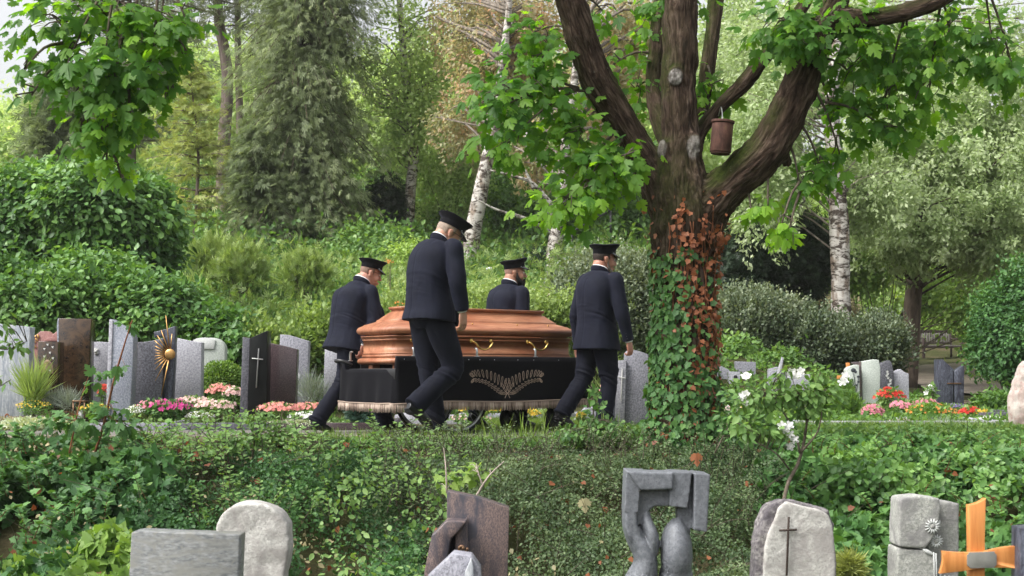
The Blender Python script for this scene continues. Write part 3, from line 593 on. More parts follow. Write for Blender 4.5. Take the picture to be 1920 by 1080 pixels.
# drape: closed loop of cloth around the carriage
def drape_path():
    pts = [(0.002, -.012), (CLn+.012, -.012), (CLn+.03, .1), (CLn+.03, CW-.1), (CLn+.012, CW+.012), (.5, CW+.03), (.2, CW+.15), (-.02, CW+.14), (-.06, CW+.02), (-.03, CW*.62), (-.014, CW*.3)]
    out = []
    for i in range(len(pts)):
        a, b_ = np.array(pts[i]), np.array(pts[(i+1) % len(pts)]); n = max(2, int(np.linalg.norm(b_-a)/.02))
        out += [a+(b_-a)*k/n for k in range(n)]
    return np.array(out)
dp = drape_path(); nD = len(dp); tg = unit(np.roll(dp, -1, 0)-np.roll(dp, 1, 0)); nrmD = np.c_[tg[:, 1], -tg[:, 0]]
arc = np.cumsum(np.r_[0, np.linalg.norm(np.diff(dp, axis=0), axis=1)])
rear = (dp[:, 0] < .1).astype(float)*(dp[:, 1] > .01)
fold = (np.sin(arc*13)+.6*np.sin(arc*29+1)+.4*np.sin(arc*7.3))*(.004+.012*rear)
toph = np.where(rear > 0, .585, .693)
far = (dp[:, 1] > CW*.99) & (dp[:, 0] < .55); toph = np.where(far, .635, toph)
both = np.where(rear > 0, .285+.012*np.sin(arc*3), .285+.006*np.sin(arc*4))-.012*sstep(.6, 0, dp[:, 0])*(1-rear)
V = []; K = 10
for k in range(K):
    f = k/(K-1); z = toph*(1-f)+both*f; off = .004+fold*f*1.2+.03*f*rear
    V.append(np.c_[dp+nrmD*off[:, None], z])
bot = V[-1].copy(); V = np.concatenate(V); F_ = []
for k in range(K-1):
    i = np.arange(nD); j = (i+1) % nD; F_.append(np.stack([k*nD+i, (k+1)*nD+i, (k+1)*nD+j, k*nD+j], 1))
cl = MB().add(V, np.concatenate(F_)).obj('drape', M_black, car, smooth=True); sm = cl.modifiers.new('t', 'SOLIDIFY'); sm.thickness = .004
# fringe strands
rg = np.random.default_rng(5); fr = MB(); step = 4
bl = np.vstack([bot, bot[:1]]); tot = np.cumsum(np.r_[0, np.linalg.norm(np.diff(bl, axis=0), axis=1)]); ns = int(tot[-1]/.0065)
q = np.linspace(0, tot[-1], ns, endpoint=False); px_ = np.array([np.interp(q, tot, bl[:, k]) for k in range(3)]).T
tx = unit(np.array([np.interp(q+.01, tot, bl[:, k]) for k in range(3)]).T-px_); nn = np.c_[tx[:, 1], -tx[:, 0], np.zeros(ns)]
L = .060+rg.normal(size=ns)*.004; w = .0042
o1 = px_+nn*.006+np.array([0, 0, .012]); o2 = o1+np.c_[tx[:, :2]*(rg.normal(size=ns)*.004)[:, None], -L-.012]+nn*(rg.normal(size=ns)*.004)[:, None]
VV = np.stack([o1-tx*w, o1+tx*w, o2+tx*w*.8, o2-tx*w*.8], 1).reshape(-1, 3); k = np.arange(ns)*4
tnt = np.clip(.5+rg.normal(size=ns)*.25+.25*np.sin(q*40), 0, 1)
fr.add(VV, np.stack([k, k+1, k+2, k+3], 1), tnt)
fo = fr.obj('fringe', M_fringe, car); fo.modifiers.new('t', 'SOLIDIFY').thickness = .003
tube([(p[0], p[1], p[2]) for p in (px_+nn*.009+np.array([0, 0, .014]))[::6]], .006, 5, closed=True).obj('fringe_braid', M_fringe, car, smooth=True)
# palm emblem: two crossed fronds of looped leaflets, embroidered cord
em = MB(); S_ = lambda u: C0  # local plane y=-.02
def emloop(a, b_, w, tilt):
    a, b_ = np.array(a), np.array(b_); d = b_-a; L = np.linalg.norm(d); d = d/L; n = np.array([-d[1], d[0]]); pts = []
    for t in np.linspace(0, 2*math.pi, 15)[:-1]: pts.append(a+d*L*(.5-.5*math.cos(t))+n*w*math.sin(t)*(.55+.45*(.5-.5*math.cos(t))))
    P3 = [(x, -.0255, z) for x, z in pts]; em.cat(tube(P3, .0018, 4, ref=(0, 1, 0), closed=True))
ex, ez = 1.157, .362                          # crossing point of the stems
SP = {}
for s in (-1, 1):
    stem = crom([(ex-s*.028, ez-.035), (ex+s*.004, ez+.012), (ex+s*.10, ez+.075), (ex+s*.22, ez+.135), (ex+s*.34, ez+.155), (ex+s*.375, ez+.150)], 6)
    em.cat(tube([(x, -.0255, z) for x, z in stem[:9]], .0032, 5))
    T = unit(np.gradient(stem, axis=0)); m = len(stem); top_i = np.linspace(5, m-2, 14)
    for i, f in enumerate(top_i):
        p = np.array([np.interp(f, np.arange(m), stem[:, k]) for k in range(2)]); tt = unit(np.array([np.interp(f, np.arange(m), T[:, k]) for k in range(2)])); n = np.array([-tt[1], tt[0]])*s
        g_ = i/13; l1 = .118*(1-.55*g_); l2 = .088*(1-.40*g_)
        d1 = unit(n*.95+tt*(.25+.4*g_)); d2 = unit(-n*.80+tt*.80)
        emloop(p+d1*.006, p+d1*l1, .0105, 0)
        emloop(p+d2*.012-n*.004, p+d2*l2, .0095, 0)
em.obj('palm_emblem', M_cord, car, smooth=True)
# chrome brackets that hold the coffin
def bracket(x, y, z0, h, far=False):
    b = MB(); s = -1 if not far else 1
    b.cat(box(x-.02, x+.02, y-.012, y+.012, z0, z0+.008)); b.cat(tube([(x, y, z0), (x, y, z0+h*.75), (x, y-s*.012, z0+h), (x, y-s*.035, z0+h*.98)], [(.012, .007)]*4, 8, ref=(1, 0, 0), sub=3)); b.obj('bracket', M_chrome, car, smooth=False, bevel=.002)
for x in (.20, .865, 1.52): bracket(x, .035, .698, .075)
for x in (.02,): bracket(x, CW+.03, .66, .085, True)
for x in (.9, 1.55): bracket(x, CW-.035, .698, .075, True)
for x in (.07, .2, .74, .86, 1.02, 1.28, 1.46, 1.75): ell((x, -.018, .672), (.004, .003, .004), nu=6, nv=4).obj('stud', M_chrome, car)
# wheels
def wheel(name, x, y, r, big, parent=car):
    th = bpy.data.objects.new('wheel', None); COL.objects.link(th); th.parent = parent; th.location = (x, y, r)
    n = 40; a = np.linspace(0, 2*math.pi, n, endpoint=False); c = np.c_[np.cos(a), 0*a, np.sin(a)]
    if big:
        tube(c*(r-.014), [(.014, .014)]*n, 8, ref=(0, 1, 0), closed=True).obj('tyre', M_tyre, th, smooth=True)
        tube(c*(r-.040), [(.014, .015)]*n, 8, ref=(0, 1, 0), closed=True).obj('rim', M_rim, th, smooth=True)
        sp = MB()
        for k in range(28):
            p = np.array([math.cos(k*2*math.pi/28), 0, math.sin(k*2*math.pi/28)]); h = np.array([math.cos((k+3*(-1)**k)*2*math.pi/28), 0, math.sin((k+3*(-1)**k)*2*math.pi/28)])*.03; h[1] = .03*(1 if k % 2 else -1)
            sp.cat(tube([h, p*(r-.05)], .0016, 4, cap=False))
        sp.obj('spokes', M_rim, th); tube([(0, -.045, 0), (0, .045, 0)], .024, 12).obj('hub', M_rim, th, smooth=False, bevel=.003)
    else:
        tube(c*(r-.028), [(.030, .028)]*n, 10, ref=(0, 1, 0), closed=True).obj('tyre', M_tyre, th, smooth=True)
        tube([(0, -.022, 0), (0, .022, 0)], r-.045, 28).obj('rim', M_blkpaint, th, bevel=.003); tube([(0, -.035, 0), (0, .035, 0)], .018, 12).obj('hub', M_rim, th, bevel=.003)
wheel('w', .72, .13, .325, True); wheel('w', .72, CW-.12, .325, True)
wheel('w', 1.80, .12, .115, False); wheel('w', 1.72, CW-.08, .115, False)
fr_ = MB(); fr_.cat(tube([(.72, .05, .325), (.72, CW-.05, .325)], .011, 8)); fr_.obj('axle', M_blkpaint, car)
for y in (.20, CW-.2):
    fr_ = MB(); fr_.cat(tube([(.72, y, .325), (.80, y, .42), (1.05, y, .47)], .012, 6)); fr_.cat(tube([(.72, y, .325), (.45, y, .50)], .012, 6)); fr_.obj('strut', M_blkpaint, car)
for x, y in ((1.80, .12), (1.72, CW-.08)):
    for s in (-.045, .045): tube([(x, y+s, .115), (x-.05, y+s, .30), (x-.06, y+s, .50)], [(.016, .006)]*3, 6).obj('fork', M_blkpaint, car)
# ---- coffin
cof = thing('coffin', 'reddish brown wooden coffin with moulded lid and brass handles on the black carriage', 'coffin', tuple(C0+DV*(.035)+NV*.075+np.array([0, 0, .60])), TH)
LNG, WD = 2.0, .655
def rings(prof, L0=LNG, W0=WD, taper=.03):
    """profile of (z, inset) swept as mitred rectangles"""
    V = []; Fc = []
    for z, ins in prof:
        k = taper
        V += [(ins, ins, z), (L0-ins, ins+k, z*(1-.0)), (L0-ins, W0-ins-k, z), (ins, W0-ins, z)]
    n = len(prof)
    for i in range(n-1):
        for j in range(4): a = i*4+j; b_ = i*4+(j+1) % 4; Fc.append((a, b_, b_+4, a+4))
    Fc.append((3, 2, 1, 0)); a = (n-1)*4; Fc.append((a, a+1, a+2, a+3)); return MB().add(V, Fc)
def arcp(zc, ic, r, a0, a1, n=6, rx=1.0): return [(zc+r*math.sin(a), ic-r*rx*math.cos(a)) for a in np.linspace(R(a0), R(a1), n)]
body = [(.028, .028)]+arcp(.057, .028, .029, -85, 85, 8)+[(.0865, .030), (.0868, .040), (.090, .040), (.0905, .029), (.116, .029), (.1165, .042), (.1195, .042), (.120, .034), (.132, .035), (.134, .040), (.240, .040), (.2405, .033), (.253, .032), (.2535, .045), (.2565, .045), (.257, .027), (.272, .027), (.2725, .022), (.282, .022), (.2825, .055), (.2895, .055)]
rings(body).obj('base', M_cof, cof)
lid = [(.2898, .050), (.2902, .034)]+arcp(.330, .034, .039, -80, 72, 8)+[(.374, .036), (.384, .046), (.388, .062), (.408, .112), (.413, .124), (.425, .125), (.434, .140), (.492, .205), (.500, .220), (.516, .222), (.518, .208), (.536, .203), (.544, .206), (.548, .30)]
lid = [(z, i if i < .11 else i*1.0) for z, i in lid]
rings(lid).obj('lid', M_cof, cof)
for x in (.10, .42, LNG-.42, LNG-.12):
    for y in (.10, WD-.14): box(x-.045, x+.035, y-.03, y+.04, -.024, .030).obj('foot', M_cof, cof, bevel=.004)
for sidey, dy in ((0.040, -1), (WD-.045, 1)):
    for x in (.30, .93, 1.56):
        h = bpy.data.objects.new('handle', None); COL.objects.link(h); h.parent = cof
        pts = [(x-.105, sidey+dy*.018, .235), (x-.085, sidey+dy*.045, .215), (x-.05, sidey+dy*.05, .178), (x, sidey+dy*.05, .163), (x+.05, sidey+dy*.05, .178), (x+.085, sidey+dy*.045, .215), (x+.105, sidey+dy*.018, .235)]
        tube(pts, [(.018, .010), (.016, .009), (.011, .008), (.010, .008), (.011, .008), (.016, .009), (.018, .010)], 8, ref=(0, 1, 0), sub=4).obj('grip', M_brass, h, smooth=True)
        for s in (-1, 1): ell((x+s*.108, sidey+dy*.004, .240), (.022, .010, .022)).obj('mount', M_brass, h, smooth=True)
for x in (.35, .86, 1.36, 1.72): ell((x, .075, .396), (.008, .006, .008), nu=8, nv=5).obj('lid_screw', M_brass, cof)
# ================================================================== THE FOUR BEARERS
def m_suit(name, c):
    m, t, b = mat(name, .8, .12); v = coords(t); n1 = noise(t, v, 420, 2, .6); n2 = noise(t, v, 9, 4, .6)
    r = ramp(t, n2, [(.3, tuple(x*.8 for x in c)), (.7, tuple(x*1.2 for x in c))]); t.links.new(r.outputs[0], b.inputs['Base Color'])
    b.inputs['Sheen Weight'].default_value = .05; b.inputs['Sheen Tint'].default_value = (.5, .55, .8, 1)
    bump(t, b, n1, .25, .001); return m
M_suit = m_suit('navy_wool', (.0085, .0098, .0185)); M_trou = m_suit('navy_trouser_wool', (.0065, .0074, .0135))
M_cap = m_suit('black_cap_wool', (.007,.007,.009)); M_shirt = plain('white_shirt', (.75, .75, .76), .8, .2)
M_shoe = plain('black_shoe_leather', (.008, .008, .010), .28, .5); M_peak = plain('glossy_peak', (.03, .03, .032), .13, .8)
M_spec = plain('dark_spectacle_frame', (.01, .01, .012), .3, .5); M_btn = plain('dark_button', (.05, .05, .06), .3, .6)
M_eye = plain('eye_white', (.6, .58, .55), .2, .6, var=.02)
def m_glass():
    m, t, b = mat('spectacle_lens', .03, .5); b.inputs['Base Color'].default_value = (.85, .92, .92, 1); b.inputs['Transmission Weight'].default_value = .85; b.inputs['IOR'].default_value = 1.1; return m
M_lens = m_glass()
def m_skin(name, c):
    m, t, b = mat(name, .5, .4); n1 = noise(t, coords(t), 14, 5, .6); n2 = noise(t, coords(t), 260, 2, .5)
    r = ramp(t, n1, [(.3, (c[0]*.92, c[1]*.78, c[2]*.75)), (.7, (c[0]*1.06, c[1]*1.08, c[2]*1.05))]); t.links.new(r.outputs[0], b.inputs['Base Color'])
    b.inputs['Subsurface Weight'].default_value = .12; b.inputs['Subsurface Radius'].default_value = (.02, .008, .004); bump(t, b, n2, .12, .001); return m
def m_hair(name, c, c2=None):
    m, t, b = mat(name, .7, .3); n1 = noise(t, coords(t, (1, 1, .5)), 260, 3, .7); c2 = c2 or tuple(x*1.8 for x in c)
    r = ramp(t, n1, [(.35, c), (.7, c2)]); t.links.new(r.outputs[0], b.inputs['Base Color']); bump(t, b, n1, .8, .004); return m
def folds(V, seed, amp=.006, mask=None, sc=(7, 7, 3.2), zc=()):
    """soft cloth drape (long, mostly vertical) plus pulled creases near the joints, as a displacement amount"""
    q = V+seed*3.3; d = (fbm(q*np.array(sc), 2, seed)-.5)*.9+(abs(2*fbm(q*np.array(sc)*1.7+4, 2, seed+9)-1)-.25)*.45
    for (z0, w, k) in zc:
        t = q*np.array([4, 4, 0])+np.c_[q[:, 2]*5, 0*q[:, 2], (q[:, 2]+.55*q[:, 0])*24]
        d = d+(abs(2*fbm(t, 2, seed+5)-1)-.25)*k*np.exp(-((V[:, 2]-z0)/w)**2)
    return d*amp
def hand(wr, fwd_dir, dwn, lat, curl=.6, k=1.0, mirror=1):
    """pieces of a relaxed hand. wr wrist; dwn: hand axis; fwd_dir: towards the thumb; lat: back of the hand"""
    wr, d, f, l = np.array(wr, float), unit(dwn), unit(fwd_dir), unit(lat); f = unit(f-d*np.dot(f, d)); l = unit(np.cross(d, f))*(1 if np.dot(np.cross(d, f), lat) > 0 else -1)
    out = [tube([wr-d*.05*k, wr, wr+d*.03*k], [(.030*k, .022*k), (.027*k, .019*k), (.033*k, .017*k)], 12, ref=f)]
    out.append(tube([wr+d*.01*k, wr+d*.045*k, wr+d*.085*k, wr+d*.098*k], [(.030*k, .016*k), (.040*k, .016*k), (.041*k, .014*k), (.036*k, .010*k)], 14, ref=f, sub=2))
    for i, (o, Ln, r) in enumerate([(.030, .074, .0092), (.010, .084, .0096), (-.010, .078, .0092), (-.029, .060, .0082)]):
        a = wr+d*.086*k+f*o*k; c = curl*(1+.12*i); segs = [.45*Ln*k, .32*Ln*k, .25*Ln*k]; dirc = d; pts = [a-d*.015*k, a]; ang = 0
        for sgm, da in zip(segs, (.35*c, .75*c, .55*c)):
            ang += da; dirc = d*math.cos(ang)-l*math.sin(ang)+f*o*.8; a = a+unit(dirc)*sgm; pts.append(a)
        out.append(tube(pts, np.array([r*1.0, r*1.04, r*.98, r*.9, r*.7])*k, 9))
    t0 = wr+d*.022*k+f*.022*k; t1 = t0+(d*.55+f*.7-l*.35)*.036*k; t2 = t1+(d*.85+f*.25-l*.35)*.034*k; t3 = t2+(d*.9-f*.05-l*.4)*.027*k
    out.append(tube([t0, t1, t2, t3], np.array([.014, .0125, .0108, .008])*k, 9))
    return out
def person(label, loc, k, p):
    """p: pose in nominal metres for a man of 1.82 m (x forward, y left, z up)"""
    th = thing('person', label, 'person', loc, TH+p.get('turn', 0), group='uniformed coffin bearers', scale=k); sd_ = p['seed']
    g = p.get('girth', 1.0); hip = np.array(p['hip']); nk = np.array(p['neck']); hd = np.array(p['head']); pitch = p['pitch']; yaw = p.get('yaw', 0)
    sh = {s: np.array(p['sh'+s]) for s in 'LR'}; el = {s: np.array(p['el'+s]) for s in 'LR'}; wr = {s: np.array(p['wr'+s]) for s in 'LR'}
    kn = {s: np.array(p['kn'+s]) for s in 'LR'}; an = {s: np.array(p['an'+s]) for s in 'LR'}; hj = {s: hip+np.array([0, .09*(1 if s == 'L' else -1), 0]) for s in 'LR'}
    Hm = rotz(yaw)@roty(pitch)
    H = lambda v: hd+Hm@np.array(v, float)
    Hs = lambda c, r: ell(H(c), r, Hm, 20, 14)
    # ---------------- body
    parts = [Hs((-.012, 0, .035), (.098, .078, .085)), Hs((.022, 0, -.01), (.074, .068, .10)), Hs((.035, 0, -.07), (.055, .050, .048)), Hs((.072, 0, -.103), (.020, .022, .017)),
             Hs((-.05, 0, -.02), (.055, .062, .06)), Hs((.088, 0, .025), (.014, .05, .012)), Hs((.055, .045, -.03), (.035, .02, .035)), Hs((.055, -.045, -.03), (.035, .02, .035)),
             tube([H((.088, 0, .018)), H((.103, 0, -.008)), H((.116, 0, -.030)), H((.104, 0, -.040))], [.008, .010, .0145, .011], 10),
             Hs((.097, 0, -.068), (.010, .024, .007)), Hs((.095, 0, -.078), (.010, .021, .008))]
    for s in (-1, 1):
        parts += [Hs((-.012, s*.079, -.002), (.020, .009, .033)), Hs((-.018, s*.086, .008), (.018, .006, .022)), Hs((.104, s*.012, -.036), (.009, .007, .007))]
    parts.append(tube([H((-.045, 0, -.03)), (H((-.03, 0, -.10))+nk)/2, nk, nk-np.array([.0, 0, .08])], [(.064*g, .064*g), (.064*g, .066*g), (.066*g, .068*g), (.05, .06)], 16, ref=(0, 1, 0), sub=3))
    mid = (hip+nk)/2
    parts.append(tube([hip-np.array([0, 0, .04]), hip+(nk-hip)*.25, mid, hip+(nk-hip)*.78, nk-np.array([0, 0, .04])], [(.12, .09), (.13, .09), (.14, .09), (.12, .08), (.04, .04)], 16, ref=(0, 1, 0), sub=2))
    for s in 'LR':
        sg = 1 if s == 'L' else -1
        parts.append(tube([nk-np.array([0, 0, .06])+np.array([0, sg*.08, 0]), sh[s], el[s], wr[s]], [.025, .042, .034, .024], 12, sub=4))
        hd_ = p.get('hand'+s, {}); ax = unit(wr[s]-el[s]); ax = unit(ax*.6+np.array(hd_.get('d', (.05, 0, -1)))*.6)
        parts += hand(wr[s], hd_.get('f', (1, -sg*.25, 0)), ax, hd_.get('l', (0, sg, 0)), hd_.get('curl', .75), 1.08)
        parts.append(tube([hj[s], kn[s], an[s]], [.065, .045, .035], 12, sub=4)); toe = np.array(p['toe'+s]); parts.append(tube([an[s], an[s]*.45+toe*.55], [.035, .022], 8))
    skin = fuse(parts, .0042, 4); skin.obj('body', p['skin'], th, smooth=True)
    # ---------------- eyes and brows
    for s in (-1, 1):
        e = ell(H((.084, s*.030, .010)), (.012, .012, .0095), Hm, 12, 8).obj('eye', M_eye, th, smooth=True); ell(H((.0955, s*.030, .010)), (.0022, .0058, .0058), Hm, 10, 6).obj('iris', M_spec, e, smooth=True)
        tube([H((.094, s*.014, .027)), H((.097, s*.030, .032)), H((.084, s*.050, .028))], [(.0035, .006)]*3, 6, sub=2).obj('eyebrow', p['hair'], th, smooth=True)
    # ---------------- hair under the cap: thin shell over the back and sides of the skull
    nu, nv = 40, 14; V = []; rg = np.random.default_rng(sd_)
    for j in range(nv):
        f = j/(nv-1)
        for i in range(nu):
            a = R(72)+R(216)*i/(nu-1); zb = p.get('hairlow', -.065)+.055*sstep(0, 1, abs(a-math.pi)/R(108)); z = .075+(zb-.075)*f
            q = .085; zz = np.clip((z-.035)/q, -1, 1); rr = math.sqrt(max(.22, 1-zz*zz*.72)); tk = p.get('hairthick', .004)*(1-f**4*.9)
            if abs(math.cos(a)+.16) < .14 and z < .03: tk = -.004
            x, y = -.012+(.098*rr+tk)*math.cos(a), (.078*rr+tk)*math.sin(a)
            if z < -.01: x += .006*(z+.01)/.05
            V.append(H((x, y, z)))
    ii, jj = np.meshgrid(np.arange(nu-1), np.arange(nv-1)); a = (jj*nu+ii).ravel()
    ho = MB().add(np.array(V), np.stack([a, a+nu, a+nu+1, a+1], 1)).obj('hair', p['hair'], th, smooth=True); ho.modifiers.new('t', 'SOLIDIFY').thickness = .004
    if p.get('beard'):
        B = [Hs((.052, 0, -.105), (.052, .052, .052)), Hs((.048, 0, -.145), (.042, .040, .045)), Hs((.085, 0, -.082), (.022, .036, .03))]
        for s in (-1, 1): B += [tube([H((.012, s*.074, .0)), H((.015, s*.072, -.04)), H((.035, s*.062, -.075)), H((.06, s*.04, -.10))], [.008, .016, .024, .026], 10, sub=2), tube([H((.107, s*.004, -.052)), H((.10, s*.022, -.058)), H((.088, s*.034, -.08))], [.007, .008, .009], 8, sub=2)]
        bd = fuse(B, .004, 3); bd.V[0] += bd.N*((fbm(bd.V[0]*160, 2, 3)-.5)*.008)[:, None]; bd.obj('beard', p['beard'], th, smooth=True)
    if p.get('stubble'):
        nu, nv = 14, 10
        for s in (-1, 1):
            V = [H((.004+.074*(i/13)**1.1, s*(.0745-.040*(i/13)**2.2+.0035), .0-.100*(j/9)*(.75+.25*i/13)-.035*(i/13))) for j in range(nv) for i in range(nu)]
        B = [tube([H((.008, s*.070, .005)), H((.012, s*.066, -.045)), H((.035, s*.054, -.085)), H((.075, s*.018, -.112)), H((.085, 0, -.112))], [(.010, .006), (.014, .009), (.016, .010), (.016, .010), (.014, .01)], 8, sub=2) for s in (-1, 1)]
        fuse(B, .004, 2).obj('beard', p['stubble'], th, smooth=True)
    # ---------------- spectacles
    if p.get('glasses'):
        gl = bpy.data.objects.new('spectacles', None); COL.objects.link(gl); gl.parent = th; f = MB(); ln = MB()
        for s in (-1, 1):
            f.cat(tube([H((-.022, s*.083, .012)), H((.03, s*.082, .019)), H((.100, s*.060, .019))], [(.0022, .0034)]*3, 6, sub=2))
            c = [H((.105+.004*math.cos(t), s*.034+.024*math.cos(t), .008+.018*math.sin(t))) for t in np.linspace(0, 2*math.pi, 18, endpoint=False)]
            f.cat(tube(c, .0018, 5, closed=True)); ln.add(np.array(c), [tuple(range(18))])
        f.cat(tube([H((.107, -.011, .012)), H((.108, .011, .012))], .0018, 5)); f.obj('frame', M_spec, gl, smooth=True); ln.obj('lens', M_lens, gl)
    # ---------------- cap
    capo = bpy.data.objects.new('cap', None); COL.objects.link(capo); capo.parent = th
    ct = p.get('captilt', -.06); Cm = Hm@roty(ct); CP = lambda v: hd+Hm@np.array([-.006, 0, .052])+Cm@np.array(v, float)
    n = 48; a = np.linspace(0, 2*math.pi, n, endpoint=False)
    prof = [(.0, 1.0, 0), (.004, 1.03, 0), (.040, 1.03, 0), (.043, 1.045, 0), (.048, 1.07, .10), (.068, 1.28, .26), (.076, 1.34, .32), (.082, 1.35, .34), (.087, 1.31, .34), (.091, 1.10, .30), (.088, .7, .25), (.086, .3, .2), (.086, .02, .2)]
    V = []
    for (z, s, shr) in prof:
        for t in a:
            x, y = .106*math.cos(t)*s, .089*math.sin(t)*s; wob = .004*math.sin(3*t+sd_)*(shr > .2)
            V.append(CP((x, y, z+shr*.20*x*(1 if x > 0 else .35)+wob-(.010 if s < 1.0 and s > .5 else 0))))
    kk = np.arange(n); F_ = [np.stack([i*n+kk, i*n+(kk+1) % n, (i+1)*n+(kk+1) % n, (i+1)*n+kk], 1) for i in range(len(prof)-1)]
    MB().add(np.array(V), np.concatenate(F_)).obj('crown', M_cap, capo, smooth=True)
    tube([CP((.106*math.cos(t)*1.365, .089*math.sin(t)*1.365, .081+.34*.20*.106*math.cos(t)*1.36*(1 if math.cos(t) > 0 else .35)+.004*math.sin(3*t+sd_))) for t in a], .003, 6, closed=True).obj('piping', M_cap, capo, smooth=True)
    V = []; nr, na = 6, 25
    for i in range(nr):
        r = i/(nr-1)
        for t in np.linspace(-R(68), R(68), na): e = math.cos(t*1.22)**.7; V.append(CP((.104*math.cos(t)+.052*r*e, .088*math.sin(t)*(1+.03*r), .008-.034*r*e-.004*r)))
    ii, jj = np.meshgrid(np.arange(na-1), np.arange(nr-1)); q = (jj*na+ii).ravel()
    MB().add(np.array(V), np.stack([q, q+1, q+na+1, q+na], 1)).obj('peak', M_peak, capo, smooth=True).modifiers.new('t', 'SOLIDIFY').thickness = .003
    ell(CP((.109, 0, .028)), (.003, .011, .011), Cm, 12, 8).obj('badge', M_chrome, capo, smooth=True)
    for s in (-1, 1): ell(CP((.062, s*.077, .010)), (.004, .003, .004), Cm, 8, 6).obj('button', M_chrome, capo)
    # ---------------- jacket
    hem = p['hem']; J = []; up = unit(nk-hip)
    def ctr(z): t = (z-hip[2])/(nk[2]-hip[2]); b_ = p.get('bow', .02)*math.sin(max(0, min(1, t))*math.pi); return np.array([hip[0]+(nk[0]-hip[0])*max(t, -.2)**1+(-b_), hip[1]+(nk[1]-hip[1])*t, z])
    zs = nk[2]; H0 = hem
    L_ = zs-H0; prof = [(0, .225, .178), (.14, .212, .166), (.32, .192, .142), (.46, .190, .138), (.62, .200, .145), (.78, .212, .150), (.89, .205, .138), (.955, .165, .112), (1.0, .100, .086), (1.02, .080, .074)]
    pts, rad = [], []
    for f, aa, bb in prof: c = ctr(H0+f*L_); pts.append(c); rad.append((aa*(g if f < .8 else 1), bb*(g**1.5 if f < .8 else 1)))
    J.append(tube(pts, rad, 36, ref=(0, 1, 0), sub=4, sq=2.35))
    for s in 'LR':
        sg = 1 if s == 'L' else -1; top_ = sh[s]+np.array([0, -sg*.05, .022]); gg = 1+(g-1)*.7
        J.append(tube([top_, sh[s]+np.array([0, sg*.012, 0]), sh[s]*.65+el[s]*.35, el[s], el[s]*.5+wr[s]*.5, wr[s]+unit(el[s]-wr[s])*.005], np.array([.056, .066, .069*gg, .063*gg, .057, .050]), 24, sub=5))
    if p.get('flap'):                         # open front hanging forward
        for q in p['flap']: J.append(tube([np.array(v) for v in q[0]], q[1], 16, ref=(0, 1, 0), sub=4))
    jk = fuse(J, .0068, 5, .5); V = jk.V[0]; msk = .55+.9*np.exp(-((V[:, 2]-(el['R'][2]))/.16)**2)
    V += jk.N*(folds(V, sd_, .015, zc=((el['R'][2], .10, .6),)))[:, None]
    # back seam and vent
    cx = np.array([ctr(z)[1] for z in V[:, 2]]); back = jk.N[:, 0] < -.3
    V -= jk.N*(np.where(back, .005*np.exp(-((V[:, 1]-cx)/.007)**2)*(V[:, 2] < nk[2]-.06), 0))[:, None]
    # flare of the hem and waist
    jk.obj('jacket', p.get('suit', M_suit), th, smooth=True)
    # collar of jacket and shirt
    def ringc(c, rx, ry, tilt, n=28): return [c+roty(tilt)@np.array([rx*math.cos(t), ry*math.sin(t), .012*math.cos(t)*0]) for t in np.linspace(0, 2*math.pi, n, endpoint=False)]
    cdir = p.get('ctilt', .30)
    tube(ringc(nk+np.array([.002, 0, .006]), .071*g, .077*g, cdir), [(.030, .009)]*28, 10, ref=(0, 0, 1), closed=True).obj('jacket_collar', p.get('suit', M_suit), th, smooth=True)
    tube(ringc(nk+np.array([.007, 0, .026]), .066*g, .070*g, cdir), [(.020, .0045)]*28, 8, ref=(0, 0, 1), closed=True).obj('shirt_collar', M_shirt, th, smooth=True)
    for s in 'LR':
        sg = 1 if s == 'L' else -1; ax = unit(wr[s]-el[s]); tube([wr[s]-ax*.03, wr[s]+ax*.009], .036, 20).obj('shirt_cuff', M_shirt, th, smooth=False)
        sd2 = unit(np.array([-.75, sg*.65, 0]))
        for i in range(3): ell(wr[s]-ax*(.022+.024*i)+sd2*(.049+.001*i), (.008, .008, .008), nu=8, nv=6).obj('sleeve_button', M_btn, th)
    # ---------------- trousers
    T = [tube([hip+np.array([0, 0, .10]), hip+np.array([-.01, 0, .0]), hip-np.array([0, 0, .10])], [(.165*g, .12*g), (.185*g, .138*g), (.12, .10)], 24, ref=(0, 1, 0), sub=4)]
    for s in 'LR':
        sk = unit(an[s]-kn[s]); end = an[s]+sk*.035
        T.append(tube([hj[s]+np.array([-.01, 0, .05]), hj[s]*.6+kn[s]*.4, kn[s], kn[s]*.5+an[s]*.5, end], [(.105*g, .115*g), (.098*g, .105*g), (.080, .082), (.078, .080), (.072, .088)], 24, ref=(0, 1, 0), sub=5))
    tr = fuse(T, .0068, 5, .5); V = tr.V[0]; msk = .5+1.1*np.exp(-((V[:, 2]-.52)/.14)**2)+.9*np.exp(-((V[:, 2]-.18)/.12)**2)+.5*np.exp(-((V[:, 2]-.86)/.08)**2)
    V += tr.N*(folds(V, sd_+40, .019, zc=((.52, .10, 1.3), (.17, .08, 1.6))))[:, None]; tr.obj('trousers', M_trou, th, smooth=True)
    # ---------------- shoes
    for s in 'LR':
        a_ = an[s]; toe = np.array(p['toe'+s]); ft = unit(toe-np.array(p['heel'+s])); hl = np.array(p['heel'+s]); u = unit(np.cross(ft, np.cross((0, 0, 1.), ft))); lt = np.cross(u, ft)
        Lf = np.linalg.norm(toe-hl)
        S = [tube([hl+ft*.0+u*.035, hl+ft*.05+u*.045, hl+ft*.14+u*.042, hl+ft*.20+u*.034, toe-ft*.03+u*.026, toe+u*.02], [(.030, .030), (.036, .040), (.040, .038), (.048, .030), (.042, .020), (.022, .012)], 16, ref=lt, sub=4), tube([hl+ft*.055+u*.04, a_+u*.0], [(.036, .042), (.036, .040)], 14, ref=lt)]
